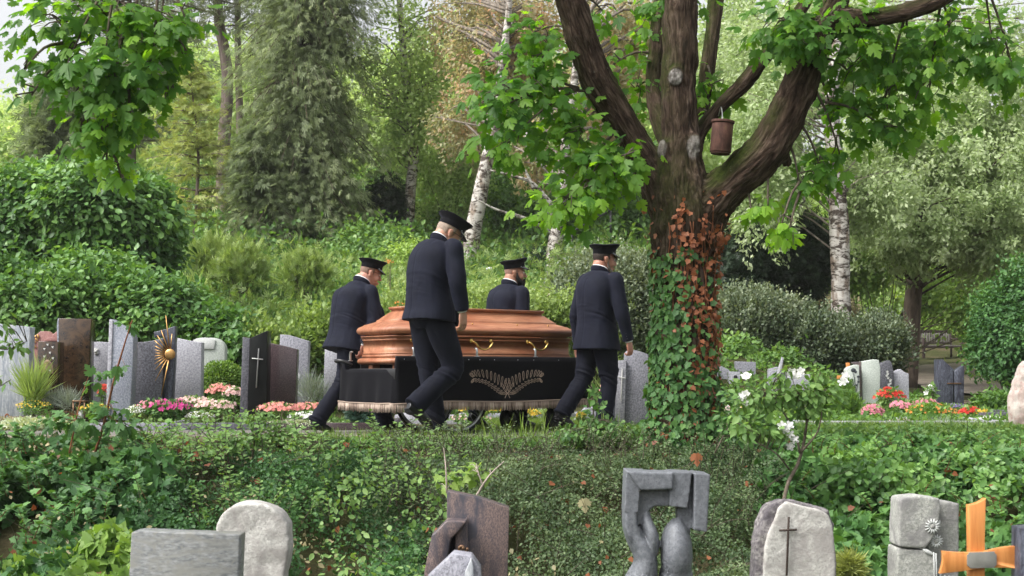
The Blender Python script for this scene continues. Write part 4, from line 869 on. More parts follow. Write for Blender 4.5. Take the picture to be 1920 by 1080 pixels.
        sh_ = fuse(S, .005, 4).obj('shoe', M_shoe, th, smooth=True)
        so = [tube([hl+ft*-.01+u*.006, hl+ft*.05+u*.006, hl+ft*.13+u*.010, hl+ft*.20+u*.006, toe-ft*.02+u*.006, toe+ft*.008+u*.008], [(.024, .008), (.036, .009), (.034, .008), (.050, .008), (.044, .007), (.018, .006)], 16, ref=lt, sub=4), tube([hl+ft*.03-u*.012, hl+ft*.03+u*.01], [(.030, .034)]*2, 14, ref=ft)]
        fuse(so, .005, 1).obj('sole', M_tyre, sh_, smooth=True)
    return th
SK1 = m_skin('skin_ruddy', (.50, .27, .21)); SK2 = m_skin('skin_fair', (.47, .27, .20)); SK3 = m_skin('skin_olive', (.36, .20, .14)); SK4 = m_skin('skin_warm', (.45, .23, .17))
H1 = m_hair('hair_cropped_brown', (.14, .085, .06), (.34, .22, .17)); H2 = m_hair('hair_gray_blond', (.22, .16, .12), (.42, .33, .27)); H3 = m_hair('beard_black', (.006, .005, .005), (.02, .017, .015)); H3s = m_hair('shaved_scalp', (.22, .13, .10), (.33, .20, .15)); H4 = m_hair('hair_dark', (.018, .012, .010), (.06, .045, .04)); H4b = m_hair('beard_gray', (.14, .10, .085), (.34, .28, .25))
def foot(an, pitch, heel_off=-.055, L=.27, yaw=0):
    """heel and toe positions for an ankle and a foot pitch (radians, heel raised positive)"""
    an = np.array(an, float); f = np.array([math.cos(pitch)*math.cos(yaw), math.cos(pitch)*math.sin(yaw), -math.sin(pitch)]); u = np.array([math.sin(pitch), 0, math.cos(pitch)])
    h = an-u*.085+f*heel_off; return h, h+f*L
def pose(**k):
    for s in 'LR':
        k['heel'+s], k['toe'+s] = foot(k['an'+s], k.pop('fp'+s, 0.0))
    return k
def at_px(px, Y): return (PX(px, Y), Y, 0)
person('burly bearer at the left end of the coffin, ruddy cropped head, leaning down to it', at_px(657, 13.15), .93,
    pose(seed=1, girth=1.24, skin=SK1, hair=H1, glasses=True, hip=(0, 0, .92), neck=(.13, 0, 1.485), head=(.225, -.01, 1.588), pitch=.28, yaw=-.32, hem=.80, bow=.04, ctilt=.55,
         shL=(.13, .21, 1.40), elL=(.20, .27, 1.13), wrL=(.33, .22, .93), shR=(.11, -.21, 1.40), elR=(.12, -.27, 1.12), wrR=(.0, -.255, .865), handR=dict(d=(-.1, -.1, -1), curl=1.1), flap=[([(.18, -.02, 1.36), (.27, -.03, 1.22), (.30, -.03, 1.08), (.22, -.02, .95)], [(.10, .05), (.13, .06), (.12, .05), (.05, .03)])],
         knR=(-.15, -.10, .50), anR=(-.42, -.10, .13), fpR=.28, knL=(.26, .10, .53), anL=(.47, .10, .105), fpL=-.08))
person('tall stooping bearer on the near side of the coffin, grey blond head bowed low', at_px(810, 11.85), 1.09,
    pose(seed=2, girth=1.03, skin=SK2, hair=H2, glasses=True, hip=(-.02, 0, .96), neck=(.065, 0, 1.50), head=(.150, 0, 1.572), pitch=.55, yaw=-.22, hem=.90, bow=.05, ctilt=.7, hairlow=-.06,
         shL=(.06, .20, 1.45), elL=(.10, .30, 1.16), wrL=(.12, .36, .92), shR=(.06, -.205, 1.45), elR=(.045, -.28, 1.20), wrR=(.10, -.265, .975), handR=dict(d=(.0, .05, -1), curl=.8, f=(1, .3, 0)), flap=[([(.10, -.05, 1.10), (.13, -.07, .98), (.16, -.08, .86)], [(.10, .07), (.09, .06), (.03, .02)])],
         knR=(.13, -.09, .545), anR=(-.19, -.08, .27), fpR=.6, knL=(.03, .09, .50), anL=(.10, .09, .10), fpL=.05))
person('bearer with full black beard behind the coffin, only his upper back above it', at_px(952, 13.95), .95,
    pose(seed=3, girth=1.12, skin=SK3, hair=H3s, hairthick=.001, beard=H3, hip=(0, 0, .93), neck=(.02, 0, 1.485), head=(.095, 0, 1.612), pitch=.0, yaw=-.52, hem=.82, bow=.03, captilt=-.12, ctilt=.4,
         shL=(.0, .22, 1.40), elL=(-.02, .27, 1.12), wrL=(.06, .27, .88), shR=(.02, -.22, 1.40), elR=(.0, -.27, 1.12), wrR=(.08, -.30, .90),
         knR=(.10, -.09, .52), anR=(.09, -.09, .10), knL=(-.12, .09, .50), anL=(-.34, .09, .17), fpL=.5))
person('front right bearer striding toward the maple trunk, dark hair and greying beard', at_px(1121, 13.15), 1.0,
    pose(seed=4, girth=1.06, skin=SK4, hair=H4, stubble=H4b, glasses=True, hip=(-.01, 0, .90), neck=(.02, 0, 1.485), head=(.080, 0, 1.600), pitch=.08, yaw=-.28, hem=.765, bow=.02, ctilt=.4, hairthick=.006, hairlow=-.055,
         shL=(.02, .21, 1.405), elL=(-.02, .29, 1.10), wrL=(.03, .33, .83), shR=(.03, -.21, 1.405), elR=(.05, -.28, 1.10), wrR=(.13, -.285, .845), handR=dict(d=(.12, 0, -1), curl=1.2),
         knL=(-.10, .09, .51), anL=(-.34, .09, .19), fpL=.55, knR=(.06, -.09, .48), anR=(.0, -.09, .10), fpR=.05))
# ================================================================== HEADSTONES
G = dict(
 streak=granite('granite_white_streaked', (.42, .44, .47), (.62, .64, .66), (.30, .33, .38), 14, 3.0, (9, 1, 1.6), (0, .75, 0), .5),
 red=granite('granite_rose', (.24, .10, .09), (.36, .18, .16), (.30, .14, .13), 60, None, rough=.35),
 brown=granite('granite_dark_brown', (.012, .010, .010), (.045, .027, .016), (.085, .048, .024), 30, 5.0, (1, 1, 1.3), (0, .5, 0), .16, spec=.5),
 speck=granite('granite_gray_speckled', (.16, .16, .19), (.36, .36, .41), (.42, .42, .46), 60, None, (1, 1, .8), rough=.55),
 lspeck=granite('granite_light_speckled', (.27, .27, .31), (.50, .50, .54), (.34, .34, .38), 55, None, rough=.55),
 bluegray=granite('granite_blue_gray', (.20, .22, .27), (.38, .40, .46), (.14, .155, .20), 42, None, (2.2, 2.2, 1), rough=.5),
 dgray=granite('granite_dark_gray', (.055, .055, .065), (.15, .15, .175), (.03, .03, .038), 48, None, rough=.35),
 slate=granite('granite_dark_blue', (.045, .05, .065), (.12, .13, .17), (.03, .03, .045), 30, 6.0, (3, 3, .7), (0, .2, 0), .35),
 white=granite('stone_white', (.50, .52, .50), (.62, .63, .61), (.40, .42, .42), 70, None, rough=.6),
 black=granite('granite_black', (.008, .009, .009), (.010, .011, .011), (.012, .012, .012), 90, None, rough=.3, spec=.12),
 maroon=granite('granite_maroon', (.05, .035, .04), (.12, .085, .09), (.03, .022, .026), 75, None, rough=.25, spec=.5),
 paradiso=granite('granite_brown_violet', (.10, .075, .075), (.24, .17, .15), (.05, .048, .062), 70, 3.2, (2.6, 2.6, 1), (0, .6, 0), .4),
 basalt=granite('stone_gray_basalt', (.13, .14, .155), (.19, .20, .22), (.11, .115, .13), 40, None, rough=.5, bmp=.12),
 rough=granite('stone_rough_lime', (.44, .43, .40), (.60, .59, .55), (.36, .34, .32), 45, 5.0, rough=.9, bmp=.5),
 lime=granite('stone_lichen_lime', (.30, .31, .28), (.48, .48, .44), (.24, .235, .23), 65, 4.0, rough=.9, bmp=.5),
 rough_dark=granite('stone_weathered_edge', (.16, .145, .15), (.36, .34, .33), (.10, .09, .10), 30, 3.0, rough=.95, bmp=.8),
 fore=granite('granite_mid_gray', (.12, .13, .135), (.30, .31, .31), (.22, .22, .20), 24, 5.0, (1, 1, 3.5), (0, .2, 0), .45),
 beige=granite('boulder_pink_beige', (.46, .40, .36), (.58, .51, .46), (.42, .28, .25), 12, 2.0, (2.5, 2.5, 1), (0, .4, 0), .75, bmp=.4),
 pale=granite('stone_pale', (.40, .44, .40), (.58, .62, .57), (.34, .37, .34), 60, None, rough=.6, bmp=.2))
M_gold = plain('gilded_bronze', (.52, .30, .11), .38, .5, .85, .15); M_bronze = plain('bronze', (.17, .10, .06), .4, .5, .8, .25); M_steel = plain('satin_steel', (.62, .62, .60), .3, .5, .9, .05)
M_cross = plain('dark_bronze_cross', (.05, .035, .028), .5, .5, .5, .2); M_plaque = plain('pinkish_plaque', (.34, .22, .18), .6, .3, 0, .2, 90, .3); M_rosem = plain('pale_relief', (.56, .56, .54), .7, .3, bmp=.3)
M_ink = plain('engraved_dark', (.05, .055, .065), .7, .2); M_owood = m_wood('orange_varnished_wood', (.46, .16, .04), (.68, .30, .09), (6, 6, .5), .42, 6, .4, .1)
M_plate = plain('grey_nameplate', (.22, .22, .20), .45, .4)
def stone(label, pts, Y, m, depth=.14, zb=0.0, side=0, bev=.006, nm='headstone', rz=0, cat='headstone', group=None, part='slab'):
    """pts: outline of the front face as measured in the photograph, set up at its own distance"""
    W3 = np.array([P(a, b, Y) for a, b in pts]); x0 = (W3[:, 0].min()+W3[:, 0].max())/2; base = (x0, Y, zb)
    th = thing(nm, label, cat, base, rz, group); o = np.c_[W3[:, 0]-x0, W3[:, 2]-zb]
    prism(o, 0, depth).obj(part, G[m] if isinstance(m, str) else m, th, bevel=bev); th['_x0'] = x0; return th
def pos(th, px, py, dy=0):
    """local position on the front face of a stone"""
    Y = th.location[1]; q = P(px, py, Y); return np.array([q[0]-th.location[0], dy, q[2]-th.location[2]])
def cross(th, cx, top, bot, bar, barw, m, w=.008, name='cross', flare=1.0):
    b = MB(); a, c = pos(th, cx[0], top), pos(th, cx[1], bot); l, r = pos(th, bar[0][0], bar[0][1]), pos(th, bar[1][0], bar[1][1])
    for p, q in ((a, c), (l, r)):
        d = np.array([0, -.012, 0]); b.cat(tube([p+d, (p+q)/2+d, q+d], [(w*flare, w), (w, w), (w*flare, w)], 4, ref=(0, 1, 0)))
    return fuse([b], .002, 0).obj(name, m, th) if False else b.obj(name, m, th, bevel=.001)
def arcpts(cx, cy, rx, ry, a0, a1, n=14): return [(cx+rx*math.cos(R(a)), cy-ry*math.sin(R(a))) for a in np.linspace(a0, a1, n)]
# ---- left bed
stone('wide pale granite slab with diagonal streaks cut off by the left edge', [(-70, 790), (-70, 600), (0, 607), (56, 613), (54, 700), (46, 740), (44, 790)], 14.45, 'streak', .16)
h = stone('rose granite heart behind the small brown beehive stone', [(88, 742), (64, 700), (56, 672), (57, 648), (64, 630), (76, 621), (88, 621), (98, 628), (106, 621), (118, 620), (128, 628), (132, 650), (124, 690), (104, 742)], 15.4, 'red', .13)
prism([(pos(h, a, b)[0], pos(h, a, b)[2]) for a, b in arcpts(97, 640, 13, 8, 0, 180, 9)], -.02, -.001).obj('small_heart', G['red'], h, bevel=.004)
lf = MB()
for k, (px, py, an_) in enumerate([(66, 632, 2.2), (64, 641, 3.4), (69, 637, .8), (72, 631, 1.4), (66, 650, 4)]): xf(ell((0, 0, 0), (.028, .006, .012), nu=8, nv=5), roty(an_), pos(h, px, py, -.01)).obj('bronze_leaf', M_gold, h, smooth=True)
h = stone('small dark brown granite stele with beehive plaque and tiny bees', [(66, 770), (71, 640), (109, 641), (106, 770)], 14.2, 'brown', .20, bev=.004)
prism([(pos(h, a, b)[0], pos(h, a, b)[2]) for a, b in [(78.5, 700), (79, 684), (82, 679), (89.5, 674), (97, 680), (100, 686), (100.5, 700.5)]], -.02, -.001).obj('beehive_plaque', M_plaque, h, bevel=.002)
for k in range(11): q = pos(h, 89.5, 698-k*2.0); box(q[0]-.05+max(0, k-6)*.007, q[0]+.05-max(0, k-6)*.007, -.024, -.0185, q[2]-.001, q[2]+.002).obj('plaque_line', M_bronze, h)
for px, py in ((90, 647.5), (84, 655.5), (99.5, 652), (94.5, 662.5), (84, 669.5), (100, 673), (95.5, 695.5)):
    q = pos(h, px, py, -.012 if py < 690 else -.028); b = MB().cat(ell(q, (.011, .006, .005), roty(.7), 8, 5))
    for s in (-1, 1): b.cat(ell(q+np.array([.004*s, -.002, .007]), (.005, .003, .010), roty(.6*s), 8, 5))
    b.obj('bee', M_rosem, h, smooth=True)
h = stone('tall polished brown and black granite stele, tallest on the far left', [(108, 770), (110, 597), (171, 598), (168, 640), (166, 770)], 14.6, 'brown', .16, bev=.004)
prism([(pos(h, a, b)[0], pos(h, a, b)[2]) for a, b in [(105.5, 770), (104, 700), (107, 650), (106, 610), (108, 597), (110.6, 597), (108.6, 770)]], .004, .15).obj('rough_flank', G['bluegray'], h, bevel=.004)
h = stone('low grey speckled stone with a small white rose relief', [(166, 765), (170, 642), (185, 640.5), (205, 642), (205, 765)], 15.0, 'lspeck', .13)
for k in range(7): q = pos(h, 180+3.4*math.cos(k*.9), 659+3.4*math.sin(k*.9), -.006) if k else pos(h, 180, 659, -.014); ell(q, (.018, .009, .016), nu=8, nv=6).obj('rose_petal', M_rosem, h, smooth=True)
h = stone('narrow blue grey pillar with a concave sloping top', [(198, 788), (203, 700), (206, 598), (212, 600)]+[(212+38*t, 600+16*(1-(1-t)**2)) for t in np.linspace(.1, 1, 8)]+[(250, 660), (243, 788)], 13.95, 'bluegray', .17)
prism([(pos(h, a, b)[0], pos(h, a, b)[2]) for a, b in [(198.5, 786), (205.5, 599), (212, 600.5), (206, 786)]], -.012, -.001).obj('polished_edge', G['lspeck'], h, bevel=.002)
h = stone('broad dark grey stone with upswept top beside the golden sun', [(243, 772), (247, 642)]+[(247+60*t, 642-9*t**2.2) for t in np.linspace(.1, 1, 8)]+[(306, 680), (303, 772)], 14.5, 'dgray', .18)
h = stone('dark blue granite wing stone carrying a golden sun', [(307.5, 770), (307.5, 633), (307, 631), (289, 633), (288, 622)]+[(288+41*t, 622-11*t**1.3) for t in np.linspace(.1, 1, 6)]+[(327, 680), (322, 770)], 14.54, 'slate', .10)
q = pos(h, 322.5, 664.5, -.09); ell(q, (.056, .022, .056), nu=24, nv=12).obj('sun_disc', M_gold, h, smooth=True)
for k, (ang, L, r0) in enumerate([(110, .20, .06), (96, .34, .06), (124, .17, .06), (138, .15, .06), (151, .11, .065), (163, .095, .065), (175, .085, .065), (187, .09, .065), (199, .10, .065), (212, .12, .065), (226, .16, .06), (241, .25, .06), (258, .38, .06), (84, .15, .06)]):
    d = np.array([math.cos(R(ang)), 0, math.sin(R(ang))]); b = tube([q+d*r0, q+d*(r0+L*.5), q+d*(r0+L)], [(.008, .004), (.006, .0035), (.003, .002)], 5); b.obj('sun_ray', M_gold, h)
stone('light grey finely speckled stone right of the golden sun', [(322, 770), (327, 633), (350, 638), (378, 642), (376, 770)], 14.95, 'lspeck', .14)
h = stone('round topped white stone at the back behind the box hedge', [(360, 720), (363, 640)]+arcpts(395, 655, 27, 22, 165, 10, 12)+[(421, 720)], 16.6, 'pale', .15)
prism([(pos(h, a, b)[0], pos(h, a, b)[2]) for a, b in arcpts(384, 640, 22, 7, 180, 20, 8)+[(402, 655), (366, 655)]], -.02, -.001).obj('carved_fold', G['white'], h, bevel=.006)
h = stone('tall black polished stele with slanted top and thin silver cross', [(464, 785), (469, 634), (501, 620), (499, 785)], 13.95, 'black', .22, bev=.003, rz=0)
prism([(pos(h, a, b)[0], pos(h, a, b)[2]) for a, b in [(449, 787), (455, 632), (468.6, 634.2), (463.6, 786)]], .0, .2).obj('angled_flank', G['dgray'], h, bevel=.003)
cross(h, (485.5, 481), 653.5, 727, ((472.5, 672), (493.5, 674)), 0, M_steel, .007, flare=1.5)
stone('dark maroon granite stone leaning against the black stele', [(498, 775), (501, 642), (530, 648), (557, 655), (553, 775)], 14.3, 'maroon', .15)
h = stone('grey wavy stone with oval portrait medallion behind the maroon one', [(520, 770), (525, 627), (540, 628), (560, 634), (579, 640), (574, 770)], 15.1, 'speck', .14)
ell(pos(h, 557, 706, -.004), (.03, .006, .048), nu=16, nv=8).obj('medallion', M_shirt, h, smooth=True)
stone('narrow pale slab just left of the rear bearer', [(606, 745), (609, 650), (626, 646), (640, 650), (638, 745)], 15.5, 'lspeck', .12)
# ---- behind the front bearer
h = stone('large grey granite monument with rounded shoulder beside the maple trunk', [(1172, 800), (1172, 662), (1180, 656)]+[(1180+36*t, 655+10*t**1.5) for t in np.linspace(.1, 1, 7)]+[(1216, 800)], 14.2, 'speck', .16)
prism([(pos(h, a, b)[0], pos(h, a, b)[2]) for a, b in [(1152, 800), (1157, 676), (1173.5, 675), (1170, 800)]], -.05, .10).obj('cross_slab', G['lspeck'], h, bevel=.004)
prism([(pos(h, a, b)[0], pos(h, a, b)[2]) for a, b in [(1138, 800), (1141, 720), (1152, 685), (1156, 685), (1151, 800)]], -.02, .10).obj('side_slab', G['bluegray'], h, bevel=.004)
b = MB(); d = np.array([0, -.062, 0])
for p, q in (((1166, 691), (1163.5, 752)), ((1158.5, 707), (1172, 709.5))): b.cat(tube([pos(h, *p)+d, pos(h, *q)+d], .007, 4, ref=(0, 1, 0)))
b.obj('cross', M_rosem, h, bevel=.001)
stone('sloping low grey stone in the bed under the front bearer', [(1075, 790), (1098, 765), (1122, 762), (1130, 790)], 15.6, 'speck', .3)
# ---- right group
stone('small light grey slab seen right behind the maple trunk', [(1340, 760), (1340, 686), (1352, 686), (1368, 694), (1367, 760)], 19.5, 'lspeck', .15)
stone('plain grey granite block stone above the small lantern stone', [(1380, 760), (1380.5, 677.5), (1417.5, 679), (1416, 760)], 19.9, 'speck', .18)
h = stone('small grey stone with a dark arched candle niche', [(1367, 770), (1367, 696.5), (1388, 697.5), (1387, 770)], 19.2, 'lspeck', .16)
prism([(pos(h, a, b)[0], pos(h, a, b)[2]) for a, b in [(1375.5, 716), (1375.5, 706)]+arcpts(1379, 706, 3.4, 2.5, 170, 10, 6)+[(1382.5, 706), (1382.5, 716)]], -.006, -.001).obj('niche', M_tyre, h)
stone('low rounded reddish stone beside the plain grey block', [(1414, 745), (1415, 688), (1421, 690), (1428, 700), (1430, 745)], 20.3, 'paradiso', .15)
h = stone('grey stone split by a slim leaning glass like blade', [(1440, 760), (1443, 692), (1459, 688), (1474, 692), (1480, 760)], 18.6, 'speck', .16)
prism([(pos(h, a, b)[0], pos(h, a, b)[2]) for a, b in [(1444, 740), (1465, 669), (1468.5, 672), (1454, 742)]], -.05, -.012).obj('blade', G['lspeck'], h, bevel=.003)
stone('low grey stone with white pebbled top behind the rose bush', [(1478, 760), (1480, 696), (1500, 702), (1519, 702), (1520, 760)], 18.9, 'lspeck', .15)
h = stone('white stone with a carved dark rose branch, left wing of its group', [(1598, 790), (1590, 740), (1587, 693), (1592, 688), (1606, 684), (1611, 684), (1613.5, 790)], 18.0, 'pale', .16)
rb = MB(); 
for pts in ([(1606, 765), (1604, 740), (1603.5, 722), (1600, 700)], [(1604, 740), (1608, 720), (1609, 708)], [(1603.7, 728), (1599, 716), (1598, 710)]): tube([pos(h, a, b, -.006) for a, b in pts], .0045, 5, sub=3).obj('carved_stem', M_ink, h)
for px, py, r in ((1600, 694, .034), (1604, 697, .02), (1597, 712, .020), (1609, 706, .018), (1606, 722, .018), (1600, 727, .02), (1609, 716, .015)): ell(pos(h, px, py, -.003), (r, .006, r*.8), nu=9, nv=5).obj('carved_flower', M_ink, h)
h = stone('wavy edged white stone pillar with dark strip, tallest of the right group', [(1619, 790), (1617, 720), (1616, 686), (1617, 678), (1640, 674), (1648, 675), (1651, 690), (1650, 730), (1648, 790)], 18.1, 'pale', .18)
prism([(pos(h, a, b)[0], pos(h, a, b)[2]) for a, b in [(1611.5, 790), (1610, 690), (1600, 681), (1601, 679), (1615.5, 678), (1618, 790)]], .02, .15).obj('dark_strip', G['paradiso'], h, bevel=.003)
h = stone('grey blue stone with cast white flowers on its face', [(1651, 790), (1649, 684), (1660, 678), (1668, 675.5), (1672, 680), (1676, 700), (1676, 790)], 18.5, 'dgray', .16)
rgf = np.random.default_rng(8)
for k in range(10): q = pos(h, 1667+rgf.normal()*2.2, 698+k*3.2+rgf.normal(), -.012); V, Fc = FLOWER; s_ = .035; MB().add((V*s_)@rotx(R(90)).T+q, Fc).obj('cast_flower', M_rosem, h)
stone('low light wavy topped stone, right one of the group', [(1678, 790), (1676, 699), (1684, 694), (1689, 692), (1695, 697), (1704, 701), (1706, 790)], 18.6, 'lspeck', .14)
h = stone('dark split granite stone with V shaped gap and bronze cross bar', [(1758, 785), (1757.5, 674), (1768, 674), (1788, 692), (1787, 785)], 19.0, 'slate', .16)
prism([(pos(h, a, b)[0], pos(h, a, b)[2]) for a, b in [(1790, 785), (1789.5, 696), (1808, 685.5), (1807.5, 785)]], 0, .16).obj('right_slab', G['slate'], h, bevel=.005)
a_, b_ = pos(h, 1776, 717), pos(h, 1802, 721); box(a_[0], b_[0], -.012, -.001, b_[2]+.005, a_[2]-.005).obj('cross_bar', M_bronze, h, bevel=.002)
# orange wooden cross far
h = thing('wooden_cross', 'small orange wooden grave cross behind the white carved stone', 'cross', tuple(gp(1590, 20.5)))
q = np.array(h.location)
def wpx(px, py, Y, o): v = P(px, py, Y)-o; return v[0], v[2]
prism([wpx(a, b, 20.5, q) for a, b in [(1587, 800), (1587, 680), (1594, 680), (1594, 800)]], 0, .04).obj('post', M_owood, h, bevel=.004)
prism([wpx(a, b, 20.5, q) for a, b in [(1569, 711), (1569, 704), (1604, 704), (1604, 711)]], -.022, -.001).obj('crossbar', M_owood, h, bevel=.004)
# boulder at the right edge
C = P(1925, 760, 13.2); rg = np.random.default_rng(4)
B = fuse([ell((0, 0, .33), (.20, .13, .42)), ell((.05, 0, .2), (.22, .14, .25)), ell((-.04, 0, .55), (.10, .10, .22))], .012, 3); B.V[0] += B.N*((fbm(B.V[0]*7, 4, 2)-.5)*.07)[:, None]
tag(B.obj('boulder', G['beige'], smooth=True), 'upright pink and beige natural boulder at the right edge', 'boulder').location = (C[0]+.03, 13.2, -.10)
# ---- kerbs of the beds
def kerb(name, label, x0, x1, y0, y1, h_, m, w=.10, gaps=()):
    t = thing(name, label, 'grave kerb', ((x0+x1)/2, y0, 0)); hx = (x1-x0)/2
    box(-hx, hx, 0, w, -.05, h_).obj('front_slab', G[m], t, bevel=.005)
    for s in (-1, 1): a = s*hx; box(min(a, a-s*w), max(a, a-s*w), w+.003, y1-y0, -.05, h_-.004).obj('side_slab', G[m], t, bevel=.005)
    return t
kerb('grave_kerb', 'low polished grey kerb in front of the leftmost flower beds', PX(150, 13.65), PX(318, 13.65), 13.62, 15.2, .075, 'speck')
kerb('grave_kerb', 'low dark granite kerb in front of the golden sun stone and black stele', PX(320, 13.65), PX(520, 13.65), 13.62, 15.4, .075, 'dgray')
kerb('grave_kerb', 'low maroon kerb reaching behind the rear bearer legs', PX(522, 13.65), PX(722, 13.65), 13.62, 15.5, .075, 'maroon')
kerb('grave_kerb', 'raised dark kerb block below the tall brown stele', PX(108, 14.0), PX(198, 14.0), 14.0, 15.4, .10, 'brown')
kerb('grave_kerb', 'grey kerb of the bed with yellow flowers beyond the wheels', PX(860, 16.6), PX(1100, 16.6), 16.6, 18, .08, 'speck')
kerb('grave_kerb', 'grey kerb just behind the big wheel, left of the yellow flowers', PX(740, 15.4), PX(905, 15.4), 15.4, 16.5, .10, 'lspeck')
kerb('grave_kerb', 'long light grey kerb in front of the right flower beds', PX(1500, 14.3), PX(1900, 14.3), 14.3, 17.5, .07, 'lspeck')
kerb('grave_kerb', 'short pale kerb in the greenery left of the boulder', PX(1690, 13.0), PX(1895, 13.0), 13.0, 13.9, .03, 'pale')
kerb('grave_kerb', 'dark kerb behind the white flowers next to the boulder', PX(1850, 15.6), PX(1960, 15.6), 15.6, 17, .12, 'dgray')
# lantern
q = gp(154, 13.98); h = thing('grave_lantern', 'small square metal grave lantern at the foot of the tall brown stele', 'lantern', (q[0], 13.93, .10)); w = .055
for x in (-w, w):
    for y in (-w, w): box(x-.006, x+.006, y-.006, y+.006, 0, .17).obj('corner_post', M_bronze, h)
box(-w-.01, w+.01, -w-.01, w+.01, .170, .185).obj('roof', M_bronze, h, bevel=.003); box(-w-.01, w+.01, -w-.01, w+.01, -.012, -.001).obj('base', M_bronze, h, bevel=.003); tube([(0, 0, 0), (0, 0, .09)], .03, 14).obj('candle', M_shirt, h)
# wicker basket under the fountain grass
q = gp(57, 13.95); h = thing('wicker_basket', 'grey wicker planter basket under the fountain grass', 'basket', tuple(q)); prof = [(.13, 0), (.17, .03), (.185, .08), (.18, .11)]
b = MB()
for k in range(9): r = .14+.05*math.sin(k/8*1.9); b.cat(tube([(r*math.cos(t), r*math.sin(t), .008+.014*k) for t in np.linspace(0, 2*math.pi, 30, endpoint=False)], .008, 5, closed=True))
b.obj('weave', plain('wicker', (.22, .19, .16), .9, .1, bmp=.5), h); tube([(-.19, 0, .10), (-.23, 0, .15), (-.25, 0, .10), (-.19, 0, .04)], .008, 6, sub=4).obj('handle', BK['red'], h, smooth=True)
# small white figurine
h = thing('white_figurine', 'small white kneeling angel figure behind the grass clump', 'figurine', (PX(60, 14.8), 14.8, .05))
fuse([tube([(0, 0, 0), (0, 0, .16), (0, 0, .27)], [(.07, .06), (.06, .05), (.035, .03)], 12), ell((0, -.01, .33), (.035, .035, .042)), ell((-.05, .02, .2), (.02, .04, .09)), ell((.05, .02, .2), (.02, .04, .09))], .006, 3).obj('figure', M_rosem, h, smooth=True)
# stone dome on the bed
ell((PX(327, 14.2), 14.2, .20), (.065, .06, .03), nu=16, nv=8).obj('field_stone', G['lime'])
tag(bpy.data.objects['field_stone'], 'smooth beige field stone lying among the pink flowers', 'stone')
# ================================================================== FOREGROUND ROW
h = stone('plain grey granite slab in the left foreground', [(225, 1400), (246, 998), (262, 996), (450, 1003), (432, 1400)], 5.6, 'fore', .12, zb=-1.12, bev=.006)
# rounded limestone
Y = 6.6; C = P(472, 1000, Y); th = thing('headstone', 'pale rounded limestone, behind the grey foreground slab', 'headstone', (C[0], Y, -1.12))
pts = [(405, 1400), (402, 1030), (404, 985), (416, 962)]+arcpts(470, 985, 64, 43, 150, 25, 10)+[(540, 985), (542, 1030), (533, 1080), (543, 1400)]
o = [(P(a, b, Y)[0]-C[0], P(a, b, Y)[2]+1.12) for a, b in pts]; B = fuse([prism(o, 0, .16)], .009, 14); B.V[0] += B.N*((fbm(B.V[0]*14, 4, 5)-.5)*.014)[:, None]; B.obj('slab', G['rough'], th, smooth=True)
# brown violet angular monument
Y = 6.9; h = stone('angular brown violet granite monument with stepped block and bronze rose', [(836, 1400), (838, 921), (900, 934), (955, 953), (952, 1060), (948, 1400)], Y, 'paradiso', .13, zb=-1.12, bev=.004)
prism([(pos(h, a, b)[0], pos(h, a, b)[2]) for a, b in [(770, 1400), (800, 1060), (813, 996), (818, 993), (840, 970), (876, 972), (862, 990), (848, 1003), (838, 1060), (820, 1400)]], -.16, -.004).obj('stepped_block', G['paradiso'], h, bevel=.006)
prism([(pos(h, a, b)[0], pos(h, a, b)[2]) for a, b in [(838, 1400), (856, 994), (876, 969), (878, 1020), (900, 1400)]], -.10, -.004).obj('ridge', G['paradiso'], h, bevel=.003)
q = pos(h, 869, 1021, -.15)
for k in range(9): t = k*.75; r = .004+.0024*k; ell(q+np.array([r*math.cos(t), -.006+.001*k, r*math.sin(t)]), (.012, .006, .008), roty(-t+1.57), 8, 5).obj('bronze_petal', M_bronze, h, smooth=True)
for pts in ([(869, 1026), (860, 1036), (852, 1042)], [(874, 1024), (882, 1038), (886, 1050), (890, 1075)]): tube([pos(h, a, b, -.15) for a, b in pts], .004, 6, sub=3).obj('bronze_stem', M_bronze, h, smooth=True)
for px, py in ((855, 1033), (884, 1038), (889, 1058)): ell(pos(h, px, py, -.155), (.012, .004, .007), roty(.6), 8, 5).obj('bronze_leaf', M_bronze, h, smooth=True)
h = stone('small pale grey pointed stone in front of the brown violet monument', [(790, 1400), (800, 1085), (850, 1038), (884, 1043), (900, 1066), (925, 1400)], 6.2, 'speck', .14, zb=-1.12, bev=.004)
prism([(pos(h, a, b)[0], pos(h, a, b)[2]) for a, b in [(858, 1400), (872, 1072), (884, 1044), (888, 1062), (894, 1400)]], -.03, -.001).obj('ridge', G['streak'], h, bevel=.003)
